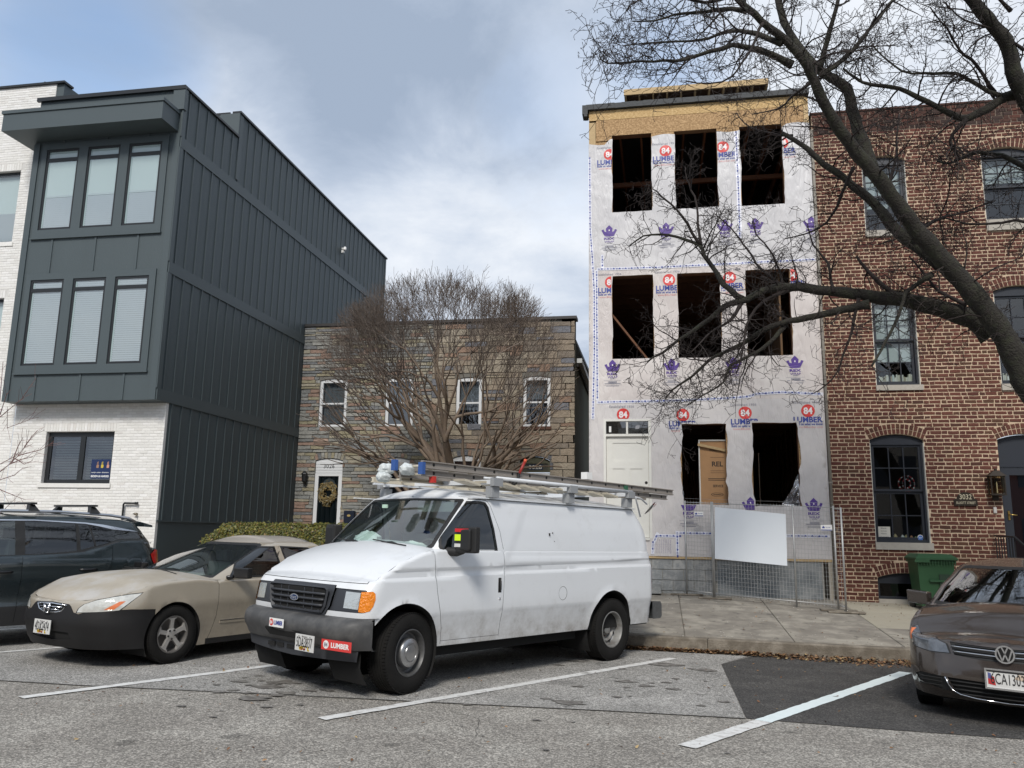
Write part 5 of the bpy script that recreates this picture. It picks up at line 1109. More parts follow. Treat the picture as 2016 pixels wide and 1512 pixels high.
# ================================================================== TREES
M_bark = mat('dark_bark', (.032, .028, .023), .95, var=.4, vs=8, c2=(.036, .037, .024), bump=3, bs=38, vdetail=8)
M_twig = mat('dark_twig', (.026, .019, .017), .9, var=.2, vs=10)
M_myrtle = mat('crape_myrtle_bark', (.22, .165, .12), .8, var=.3, vs=6, c2=(.15, .115, .09), vdetail=6)
M_mtwig = mat('crape_myrtle_twig', rough=.85, pal=[((.15, .12, .10), 4), ((.115, .09, .075), 3), ((.20, .16, .13), 2)], isl=.15)
def at(px_, py_, Y):
    d = cf*1595.76+cr*(px_-1008)-cu*(py_-756); return CAM+d*(Y/d.y)
tr_ = random.Random(11)
def rv(r_): return Vector((r_.gauss(0, 1), r_.gauss(0, 1), r_.gauss(0, 1)))
def fine_tube(mb, pts, rads, n):
    """light tube: n sides, rings turned by a cheap fixed frame"""
    K = len(pts); d = (pts[-1]-pts[0]); x = d.cross(Vector((.3, .9, .2))).normalized(); y = d.cross(x).normalized(); vs = mb.v; b0 = len(vs)
    for p, r_ in zip(pts, rads):
        for j in range(n):
            a = 6.2832*j/n; c_, s_ = math.cos(a)*r_, math.sin(a)*r_; vs.append((p.x+x.x*c_+y.x*s_, p.y+x.y*c_+y.y*s_, p.z+x.z*c_+y.z*s_))
    for i in range(K-1):
        for j in range(n): mb.f.append((b0+i*n+j, b0+i*n+(j+1) % n, b0+(i+1)*n+(j+1) % n, b0+(i+1)*n+j)); mb.m.append(0); mb.sm.append(n > 3)
def crooked(mb, p, d, ln, r0_, lev, R_, wob=.35, spur=.09, lift=.0):
    """a crooked branch with short knobbly spurs, as on an old pear tree"""
    n = max(3, int(ln/.085)); st = ln/n; pts = [p.copy()]; rads = [r0_]; dd = d.normalized(); kids = []
    for i in range(n):
        dd = (dd+rv(R_)*wob*.45+Vector((0, 0, lift))).normalized(); p = p+dd*st; pts.append(p.copy()); rads.append(max(.0032, r0_*(1-.85*(i+1)/n)))
        kids.append((p.copy(), dd.copy(), rads[-1]))
    fine_tube(mb, pts, rads, 3 if r0_ < .012 else 5)
    if lev > 0:
        for i, (q, e, rr) in enumerate(kids):
            if R_.random() < (.50 if lev > 2 else .58 if lev > 1 else .66):
                side_ = rv(R_); side_ = (side_-e*side_.dot(e)).normalized(); nd_ = (e*.55+side_).normalized()
                l2 = ln*(.32+.3*R_.random())*(1-.45*i/n) if lev > 1 else spur*(.5+1.3*R_.random())
                crooked(mb, q, nd_, max(.05, l2), max(.0036, min(rr*.75, .004+l2*.013)), lev-1, R_, wob*1.15, spur, lift)
    elif R_.random() < .7:   # bud
        q = pts[-1]; fine_tube(mb, [q, q+dd*.008, q+dd*.016], [.0028, .0055, .0012], 3)
bt = thing('big_tree', 'large bare street tree with dark crooked limbs reaching across the brick house', 'tree', (6.4, 13.2, .1))
LM = [  # pixel path, Y at start and end, radius in pixels at start and end, level of side growth, spacing
 ([(2120, 1000), (2080, 860), (2016, 745), (1972, 655), (1904, 565), (1852, 507), (1800, 448), (1766, 400), (1715, 335), (1673, 283), (1642, 238), (1611, 180), (1590, 130), (1545, 78), (1500, 42), (1450, -5), (1390, -60)], 12.8, 9.6, 28, 5.5, 'big'),
 ([(1852, 517), (1814, 489), (1766, 455), (1732, 414), (1697, 379), (1663, 352), (1611, 314), (1580, 285), (1540, 262)], 12.2, 12.8, 17, 4, 'med'),
 ([(1715, 340), (1706, 300), (1690, 255), (1677, 215), (1668, 174), (1628, 149), (1600, 125), (1570, 90), (1540, 30), (1530, -30)], 11.3, 11.8, 15, 7, 'med'),
 ([(1612, 140), (1628, 80), (1640, 40), (1652, -10)], 10.8, 10.4, 7, 4, 'med'), ([(1617, 147), (1660, 118), (1696, 79), (1718, 50), (1757, 0), (1775, -30)], 10.8, 11.5, 6, 3, 'med'),
 ([(1559, 128), (1521, 108), (1476, 94), (1442, 90), (1397, 103), (1352, 117), (1307, 121), (1240, 122), (1197, 124), (1180, 110)], 10.6, 9.6, 9, 1.2, 'med'),
 ([(1540, 85), (1514, 76), (1487, 67), (1454, 61), (1420, 65), (1393, 76), (1340, 82), (1275, 84), (1228, 90)], 10.2, 10.8, 8, 1.2, 'med'),
 ([(1470, 22), (1442, 18), (1386, 22), (1341, 27), (1290, 40), (1245, 42)], 9.8, 9.2, 7, 1.2, 'med'), ([(1440, -8), (1390, 5), (1330, -8), (1260, 0), (1232, 22)], 9.6, 9.0, 5, 1.2, 'med'),
 ([(1952, 660), (1917, 630), (1862, 611), (1824, 601), (1781, 591), (1736, 588), (1698, 580), (1660, 576), (1610, 570), (1554, 565), (1502, 573), (1471, 591), (1425, 604), (1399, 627), (1366, 650), (1335, 671), (1304, 694), (1275, 712)], 12.6, 12.6, 22, 1.6, 'med'),
 ([(1461, 590), (1425, 560), (1412, 539), (1386, 501), (1378, 484), (1336, 467), (1302, 462), (1267, 465), (1238, 485)], 12.6, 13.4, 8, 1.2, 'med'), ([(1380, 486), (1374, 440), (1371, 398), (1352, 352), (1350, 330)], 13.0, 13.3, 4, 1, 'sml'), ([(1378, 484), (1343, 426), (1302, 385), (1285, 372)], 13.0, 12.6, 4, 1, 'sml'),
 ([(1711, 598), (1673, 606), (1623, 618), (1554, 632), (1502, 650), (1464, 676), (1425, 694), (1394, 712), (1360, 743), (1324, 766), (1309, 787)], 12.5, 13.2, 10, 1.2, 'med'),
 ([(1546, 640), (1523, 668), (1489, 694), (1438, 720), (1425, 753), (1386, 777), (1358, 795)], 12.8, 12.3, 6, 1, 'med'), ([(1461, 595), (1438, 630), (1399, 655), (1360, 694)], 12.6, 12.0, 5, 1, 'med'),
 ([(1554, 570), (1502, 593), (1477, 624), (1466, 655), (1462, 700), (1450, 735)], 12.6, 12.1, 5, 1.2, 'med'), ([(1500, 545), (1540, 560), (1520, 500), (1490, 460), (1482, 430)], 12.6, 13.2, 4, 1, 'sml'),
 ([(1550, 568), (1500, 530), (1470, 490), (1440, 450), (1405, 420)], 12.6, 13.2, 4, 1, 'sml'),
 ([(2070, 200), (2016, 186), (1978, 192), (1945, 213), (1903, 233), (1877, 226), (1827, 201), (1770, 174), (1718, 167), (1684, 154), (1662, 136)], 11.4, 11.0, 14, 2, 'med'),
 ([(1904, 233), (1872, 265), (1874, 290), (1890, 310)], 11.2, 11.4, 5, 2, 'med'), ([(2060, 270), (2040, 230), (2016, 181), (2001, 158), (1990, 113), (1978, 79), (1956, 50), (1933, 23), (1905, -12), (1880, -50)], 11.4, 10.4, 19, 11, 'med'),
 ([(1974, 190), (1945, 179), (1883, 147), (1820, 145), (1775, 140), (1718, 90)], 11.3, 10.8, 6, 1.5, 'med'), ([(1958, 181), (1922, 129), (1888, 97), (1865, 57), (1831, 14)], 11.3, 10.4, 5, 1.5, 'med'),
 ([(2200, 1050), (2185, 760), (2150, 540), (2110, 380), (2072, 245)], 13.1, 11.4, 30, 20, 'sml'),
 ([(2112, 390), (2030, 335), (1973, 307), (1924, 300), (1904, 307), (1869, 321), (1845, 317)], 11.8, 12.2, 7, 2, 'med'), ([(2138, 490), (2030, 440), (1973, 438), (1904, 441), (1860, 430), (1810, 445)], 12.0, 12.6, 4, 1.2, 'med'),
 ([(1834, 540), (1794, 568), (1781, 580), (1774, 611), (1736, 686), (1716, 721)], 12.3, 12.0, 6, 2, 'sml'), ([(1686, 505), (1723, 548), (1761, 580)], 12.6, 12.6, 2, 5, 'sml'), ([(1904, 600), (1849, 573), (1820, 540), (1790, 505)], 12.4, 12.8, 5, 1.5, 'med'),
 ([(1800, 460), (1850, 430), (1890, 420), (1960, 395)], 12.1, 12.6, 5, 1.2, 'med'), ([(1740, 385), (1760, 330), (1765, 290), (1770, 225)], 11.8, 12.2, 5, 1.2, 'med'), ([(1560, 268), (1520, 262), (1475, 250), (1450, 222)], 12.8, 13.3, 3, 1, 'sml'),
 ([(2016, 100), (1960, 60), (1900, 40), (1860, 5)], 10.9, 10.4, 4, 1.2, 'med'), ([(1990, 20), (1960, -10)], 10.4, 10.2, 5, 3, 'med'), ([(1680, 330), (1640, 420), (1600, 455), (1545, 470)], 12.2, 12.9, 4, 1, 'sml'),
 ([(1600, 160), (1560, 190), (1530, 215), (1480, 225)], 11.2, 11.8, 4, 1, 'med'), ([(1500, 45), (1480, 95), (1440, 150), (1400, 165), (1350, 160)], 10.0, 9.6, 4, 1, 'med'), ([(1690, 585), (1680, 640), (1660, 700), (1640, 745), (1600, 775)], 12.5, 12.8, 4, 1, 'sml'), ([(1640, 575), (1630, 520), (1600, 480), (1590, 440)], 12.5, 12.9, 4, 1, 'sml')]
tw = MB(); stuffn = 0
for path, Ya, Yb, ra, rb_, kind in LM:
    K = len(path); P = [at(x, y, Ya+(Yb-Ya)*i/(K-1)) for i, (x, y) in enumerate(path)]
    # resample on a smooth curve
    Q = []; RR = []
    for i in range(K-1):
        p0, p1, p2, p3 = P[max(0, i-1)], P[i], P[i+1], P[min(K-1, i+2)]; n = max(2, int((p2-p1).length/.12))
        for k in range(n):
            t = k/n; q = .5*((2*p1)+(p2-p0)*t+(2*p0-5*p1+4*p2-p3)*t*t+(3*p1-p0-3*p2+p3)*t**3); Q.append(q+rv(tr_)*.006); f = (i+t)/(K-1); RR.append((ra+(rb_-ra)*f**.62)*(Ya+(Yb-Ya)*f)/1596*(1+.05*math.sin(len(Q)*1.7)))
    Q.append(P[-1]); RR.append(rb_*Yb/1596)
    if kind == 'big': Q = [Vector((6.5, 13.25, -.1)), Vector((6.45, 13.2, 1.2)), Vector((6.3, 13.05, 2.2))]+Q; RR = [.40, .33, .29]+RR
    mb = MB(); mb.tube(Q, RR, 14 if ra > 20 else 9 if ra > 8 else 6, smooth=True)
    mb.build('trunk' if kind == 'big' else 'limb' if ra > 6 else 'branch', M_bark if ra > 5 else M_twig, bt, fix=False)
    lev, den, l0 = {'big': (3, .45, 1.0), 'med': (3, .80, .80), 'sml': (3, .70, .6)}[kind]
    for i in range(2, len(Q)):
        if kind == 'big' and i < 14: continue
        f = i/len(Q); e = (Q[i]-Q[i-1]).normalized()
        for rep in range(2):
            if tr_.random() < den*(.55+.6*f):
                s_ = rv(tr_); s_ = (s_-e*s_.dot(e)); s_.y *= .6; s_.normalize(); dd = (e*.6+s_).normalized(); ln = l0*(.35+.9*tr_.random())
                crooked(tw, Q[i], dd, ln, min(RR[i]*.55, .005+ln*.010), lev, tr_, .43, .09)
tw.build('twigs', M_twig, bt, kind='stuff', fix=False)
mb = MB(); a = at(1992, 731, 12.4); a2 = at(2030, 742, 12.6); mb.tube([a2, a], [.075, .07], 12, cap=False); mb.build('sawn_stub', M_bark, bt)
mb = MB(); d = (a-a2).normalized(); x = d.cross(Vector((0, 0, 1))).normalized(); y = d.cross(x); mb.add([a]+[a+(x*math.cos(k*.52)+y*math.sin(k*.52))*.068 for k in range(12)], [(0, 1+k, 1+(k+1) % 12) for k in range(12)]); mb.build('cut_face', mat('sawn_wood', (.34, .24, .15), .8, var=.2, vs=20), bt, fix=False)

# crape myrtle: many stems fanning into a dense crown
cm = thing('crape_myrtle', 'bare multi stemmed crape myrtle with a dense rounded crown before the stone houses', 'tree', (-5.2, 20, .8))
CE, CR = Vector((-5.55, 20.0, 4.95)), Vector((3.15, 2.3, 3.75)); mr_ = random.Random(5)
def envd(p): q = p-CE; return (q.x/CR.x)**2+(q.y/CR.y)**2+(q.z/CR.z)**2
mtw = MB(); cnt = 0
def grow(p, d, r_, lev, out):
    global cnt
    lim = 1.0*(1+.16*noise.noise(p*.9)+.22*noise.noise(p*2.2))
    ln = (.92, .84, .74, .64, .56, .48, .40, .32, .25)[lev]*(.75+.5*mr_.random()); n = 3 if lev < 4 else 2; pts = [p.copy()]; rads = [r_]; dd = d
    r1 = r_*(.72 if lev < 5 else .6)
    for i in range(n):
        rad_ = (p-Vector((-5.2, 20, 2.6))); rad_.normalize()
        dd = (dd+rv(mr_)*.15+rad_*.09+Vector((0, 0, .035))).normalized(); p = p+dd*ln/n; pts.append(p.copy()); rads.append(r_+(r1-r_)*(i+1)/n)
    if r_ > .016: out.append((pts, rads))
    else: fine_tube(mtw, pts, [max(.0032, q) for q in rads], 3)
    if envd(p) > lim or lev >= 8: return
    k = 2 if mr_.random() < (.70 if lev < 3 else .46) else 3
    for j in range(k):
        s_ = rv(mr_); s_ = (s_-dd*s_.dot(dd)).normalized(); a = mr_.uniform(.25, .66) if j or lev > 2 else mr_.uniform(.05, .35)
        grow(p, (dd*math.cos(a)+s_*math.sin(a)).normalized(), max(.0034, r1*mr_.uniform(.72, .92)), lev+1, out)
stems = [(890, 930, .17), (862, 925, .10), (940, 935, .075), (965, 930, .10), (990, 935, .06), (800, 930, .06), (765, 915, .055), (925, 940, .07), (730, 905, .045), (1000, 915, .045)]
for sx_, sy2, r_ in stems:
    e = at(sx_, sy2, 20+mr_.uniform(-.5, .5)); b0 = Vector((-5.2+mr_.uniform(-.18, .18), 20+mr_.uniform(-.15, .15), .8)); m0 = b0.lerp(e, .5)+Vector((0, 0, -.0))+rv(mr_)*.05+Vector(((b0.x-e.x)*.12, 0, 0)); out_ = [([b0, b0.lerp(m0, .5), m0, m0.lerp(e, .5), e], [r_*1.15, r_*1.05, r_, r_*.95, r_*.9])]
    d0 = (e-m0).normalized(); side_ = Vector((e.x+5.2, (e.y-20)*2, 0))*.22
    for j in range(4 if r_ > .06 else 3):
        s_ = rv(mr_); s_.z *= .5; grow(e, (d0+side_+s_*.42).normalized(), r_*.62, 0, out_)
    mb = MB()
    for pts, rads in out_: mb.tube(pts, rads, 8 if rads[0] > .05 else 5, cap=False)
    mb.build('stem', M_myrtle, cm, fix=False)
mtw.build('twigs', M_mtwig, cm, kind='stuff', fix=False)
print('twigs', len(tw.f), len(mtw.f))
# sapling at the left edge: fine reddish shoots
M_red_tw = mat('reddish_shoot', (.17, .085, .075), .7, var=.2, vs=10)
sp = thing('sapling', 'slender sapling with thin reddish bare shoots at the left edge', 'tree', (-13.6, 13.2, .2))
Zs = lambda x, y: (x/4.2, 640+y/4.2)
tr3 = random.Random(3); mb = MB(); mb.tube([(-13.6, 13.2, .1), (-13.55, 13.2, 1.2), (-13.4, 13.2, 2.2), (-13.3, 13.2, 4.6)], [.05, .045, .035, .015], 8); mb.build('trunk', M_red_tw, sp, fix=False)
for path in ([(-260, 1400), (0, 1210), (80, 1150), (150, 1080), (200, 1010), (240, 960)], [(-260, 1450), (0, 1280), (120, 1240), (190, 1180)], [(-260, 1000), (0, 760), (60, 710), (120, 660), (180, 610), (240, 520), (300, 440)], [(60, 700), (60, 850), (200, 800), (270, 770)], [(-200, 1280), (0, 1360), (120, 1410), (210, 1445)], [(150, 1080), (220, 1060), (340, 1030), (440, 970)], [(80, 1150), (180, 1110), (270, 1090)], [(120, 1100), (200, 1150), (270, 1120)], [(100, 1130), (150, 1000), (190, 930)], [(200, 1010), (250, 940), (310, 870)], [(0, 740), (20, 680), (60, 560)], [(-150, 1150), (0, 1150), (150, 1070)], [(-150, 850), (0, 620), (25, 300)], [(-260, 2000), (-100, 1640), (40, 1520), (90, 1470)]):
    P = [at(*Zs(x, y), 13.2+tr3.uniform(-.1, .1)) for x, y in path]; r0_ = .010; mb = MB(); fine_tube(mb, P, [r0_*(1-.8*i/len(P)) for i in range(len(P))], 5)
    for i in range(1, len(P)):
        for k in range(3):
            q = P[i-1].lerp(P[i], tr3.random()); e = (P[i]-P[i-1]).normalized(); s_ = rv(tr3); s_ = (s_-e*s_.dot(e)).normalized(); crooked(mb, q, (e+s_*.7).normalized(), tr3.uniform(.08, .32), .0035, 0, tr3, .15)
    mb.build('branch', M_red_tw, sp, fix=False)

# ================================================================== VEHICLES
G_ = (0.0278, -0.0094, -0.0057)
def carframe(X, Y, ang):
    n = Vector((-G_[1], -G_[2], 1)).normalized(); a = R(ang); fx = Vector((math.cos(a), math.sin(a), 0)); fx = (fx-n*fx.dot(n)).normalized(); ly = n.cross(fx)
    o = Vector((X, Y, gz(X, Y)+.006)); return Matrix(((fx.x, ly.x, n.x, o.x), (fx.y, ly.y, n.y, o.y), (fx.z, ly.z, n.z, o.z), (0, 0, 0, 1)))
M_tyre = mat('tyre_rubber', (.011, .0105, .010), .9, spec=.25, var=.25, vs=9, bump=.5, bs=60)
M_rubber = mat('black_rubber', (.012, .012, .012), .6); M_chrome = mat('chrome', (.75, .76, .78), .12, 1); M_plast = mat('grey_bumper_plastic', (.055, .055, .056), .55, var=.3, vs=3, c2=(.095, .093, .09), obj=True, vdetail=8)
M_lens = glass('lamp_lens', (.85, .88, .88), .08); M_under = mat('underbody', (.008, .008, .008), .95)
def interp(pts, x):
    if x <= pts[0][0]: return pts[0][1]
    for (a, va), (b_, vb) in zip(pts, pts[1:]):
        if x <= b_: t = (x-a)/(b_-a); return va+(vb-va)*t
    return pts[-1][1]
def sinterp(pts, x):
    """smooth (monotone-ish) interpolation"""
    if x <= pts[0][0]: return pts[0][1]
    for (a, va), (b_, vb) in zip(pts, pts[1:]):
        if x <= b_: t = (x-a)/(b_-a); return va+(vb-va)*(t*t*(3-2*t)*.5+t*.5)
    return pts[-1][1]
class Strip:
    """side wall of a car body wrapped from the rear centre line round the left side to the front centre line"""
    def __init__(s, XR, XF, W, kf, kr, xf, xr, w, ztop, zbot, bowf=.1, bowr=.05, lin=False, taper=lambda x: 0, feat=lambda x, y, z: 0, roll=.05, exf=2., exr=2., bloc=.9):
        s.__dict__.update(locals())
        s.uend = XF+W; s.u0 = XR-W
    def nom(s, u):
        W, XF, XR = s.W, s.XF, s.XR
        if u > XF-s.kf:
            t = u-XF
            if t < s.kf:
                th = (t+s.kf)/(2*s.kf)*math.pi/2; e = 2/s.exf; x = XF-s.kf+s.kf*math.sin(th)**e; y = W-s.kf+s.kf*math.cos(th)**e; n = (math.sin(th), math.cos(th))
            else: x, y, n = XF, W-t, (1, 0)
        elif u < XR+s.kr:
            t = XR-u
            if t < s.kr:
                th = (t+s.kr)/(2*s.kr)*math.pi/2; x = XR+s.kr-s.kr*math.sin(th); y = W-s.kr+s.kr*math.cos(th); n = (-math.sin(th), math.cos(th))
            else: x, y, n = XR, W-t, (-1, 0)
        else: x, y, n = u, W, (0, 1)
        return x, max(0, y), n
    def P(s, u, z, inset=0):
        x, y, n = s.nom(u); XF, XR, W = s.XF, s.XR, s.W
        q = y/W
        bx = -s.bowf*q*q*smooth01(XF-s.bloc, XF, x)+s.bowr*q*q*smooth01(XR+.6, XR, x)
        if s.lin: t = (x-XR)/(XF-XR); X = s.xr(z)+t*(s.xf(z)-s.xr(z))
        else: X = x+(s.xf(z)-XF)*smooth01(XF-.7, XF-.02, x)+(s.xr(z)-XR)*smooth01(XR+.7, XR+.02, x)
        X += bx; Y = y*(s.w(z)/W)*(1-s.taper(x))
        zt = s.ztop(min(max(u, s.u0), s.uend)); e = zt-z; off = 0
        if e < s.roll: off -= s.roll-math.sqrt(max(0, s.roll**2-(s.roll-e)**2))
        off += s.feat(x, y, z) if abs(n[1]) > .7 else 0
        off -= inset
        return Vector((X+n[0]*off, Y+n[1]*off*(1 if y > .02 else 0), z))
    def u_of(s, x, z):
        """chart coordinate of the point of the side at length x, height z"""
        lo, hi = s.XR+s.kr*.0, s.XF+s.kf*.7
        for _ in range(30):
            m = (lo+hi)/2
            if s.P(m, z).x < x: lo = m
            else: hi = m
        return (lo+hi)/2
    def uf(s, y): return s.XF+(s.W-y)
    def fy(s, y):
        lo, hi = s.XF-s.kf, s.uend
        for _ in range(30):
            m = (lo+hi)/2
            if s.nom(m)[1] > y: lo = m
            else: hi = m
        return (lo+hi)/2
def poly_side(S, pts, step=.05):
    return [(S.u_of(x, z), z) for x, z in dens(pts, step)]
def shell(S, car, regs, arches=(), step=.06, body=None, name='body', zstep=None, lines=()):
    """regs = (name, polygon in chart, material, inset, both sides?, label); later ones win"""
    zs = zstep or step
    us = list(np.arange(S.u0, S.uend, step)); top = [(u, S.ztop(u)) for u in us]+[(S.uend, S.ztop(S.uend))]; bot = [(u, S.zbot(u)) for u in us]+[(S.uend, S.zbot(S.uend))]
    rightend = [(S.uend, z) for z in np.linspace(bot[-1][1], top[-1][1], 8)[1:-1]]; leftend = [(S.u0, z) for z in np.linspace(top[0][1], bot[0][1], 8)[1:-1]]
    outer = bot+rightend+top[::-1]+leftend
    zz = np.arange(min(b_[1] for b_ in bot), max(t[1] for t in top), zs); grid = [(u, z) for u in us for z in zs*0+zz]
    # extra rows near the top edge for the rolled shoulder
    for d in (.008, .022, .042): grid += [(u, S.ztop(u)-d) for u in us]
    for ln in lines: grid += [(u, ln(u)) for u in us if S.XR+.1 < u < S.XF-.1]
    ap = []
    for cx, cz, r_, zb in arches:
        A = [(cx+r_*math.cos(a), cz+r_*math.sin(a)) for a in np.linspace(-.6, math.pi+.6, 36)]; A = [(S.u_of(x, max(z, zb-.2)), z) for x, z in A]; ap.append(A)
    vs, fs, cen = cdt(outer, ap+[r_[1] for r_ in regs], grid, min(step, zs)*.8)
    own = np.zeros(len(fs), int)
    for i, r_ in enumerate(regs): own[inpoly(cen, r_[1])] = i+1
    for A in ap: own[inpoly(cen, A)] = -1
    out = {}
    lips = [((sum(p[0] for p in A)/len(A)), a[1], a[2]) for A, a in zip(ap, arches)]
    for i in range(len(regs)+1):
        T = fs[own == i]
        if not len(T): continue
        if i == 0: nm, mt_, ins, both, lb = name, body, 0, 'join', None
        else: nm, _, mt_, ins, both, lb = regs[i-1]
        if mt_ is None: continue
        idx = np.unique(T); mp = {k: j for j, k in enumerate(idx)}
        def mk(sgn):
            pts = []
            for k in idx:
                u, z = vs[k]; p = S.P(u, z, ins)
                if mt_ is body:
                    for (lu, lz, lr) in lips:
                        d = math.hypot(u-lu, z-lz)-lr
                        if 0 <= d < .06 and z > lz-.25: p.y += .012*(1-d/.06)
                pts.append((p.x, p.y*sgn, p.z))
            F_ = [tuple(mp[j] for j in (t if sgn > 0 else t[::-1])) for t in T]; return pts, F_
        for sgns in ([(1, -1)] if both == 'join' else [(1,), (-1,)] if both == 'both' else [(1,)]):
            mb = MB()
            for sg in sgns: pts, F_ = mk(sg); mb.add(pts, F_, 0, True)
            me = mb.mesh(nm, mt_, fix=False)
            bm = bmesh.new(); bm.from_mesh(me); bmesh.ops.remove_doubles(bm, verts=bm.verts, dist=.0004); bm.to_mesh(me); bm.free()
            if both == 'both': o = link(nm, me, out.get('body') if nm in ('x',) else car, label=lb)
            else: o = link(nm, me, car, label=lb)
            out.setdefault(nm, o)
    # wheel wells
    for (cx, cz, r_, zb), A in zip(arches, ap):
        for sg in (1, -1):
            mb = MB(); n = len(A); V = [S.P(u, z, .004) for u, z in A]; V2 = [Vector((p.x, .42, p.z)) for p in V]
            mb.add([(p.x, p.y*sg, p.z) for p in V+V2], [(i, i+1, n+i+1, n+i) for i in range(n-1)], 0, True); mb.add([(p.x, .42*sg, p.z) for p in V2], [tuple(range(n))]); mb.build('wheel_well', M_under, car, local=True, fix=False)
    return out
def cap(S, car, name, us, mt_, crown, cols=12, z_off=0, sg=1, label=None, inset=0):
    """surface spanning the car between the two top edges of a strip, for chart positions us"""
    V = []; F_ = []
    for u in us:
        e = S.P(u, S.ztop(u), inset); c_ = crown(u)
        for k in range(cols+1):
            v = 1-2*k/cols; V.append((e.x+0*v, e.y*v, e.z+c_*(1-v*v)+z_off))
    K = len(us)
    for i in range(K-1):
        for k in range(cols): F_.append((i*(cols+1)+k, i*(cols+1)+k+1, (i+1)*(cols+1)+k+1, (i+1)*(cols+1)+k))
    mb = MB(); mb.add(V, F_, 0, True); return mb.build(name, mt_, car, local=True, fix=False, label=label)
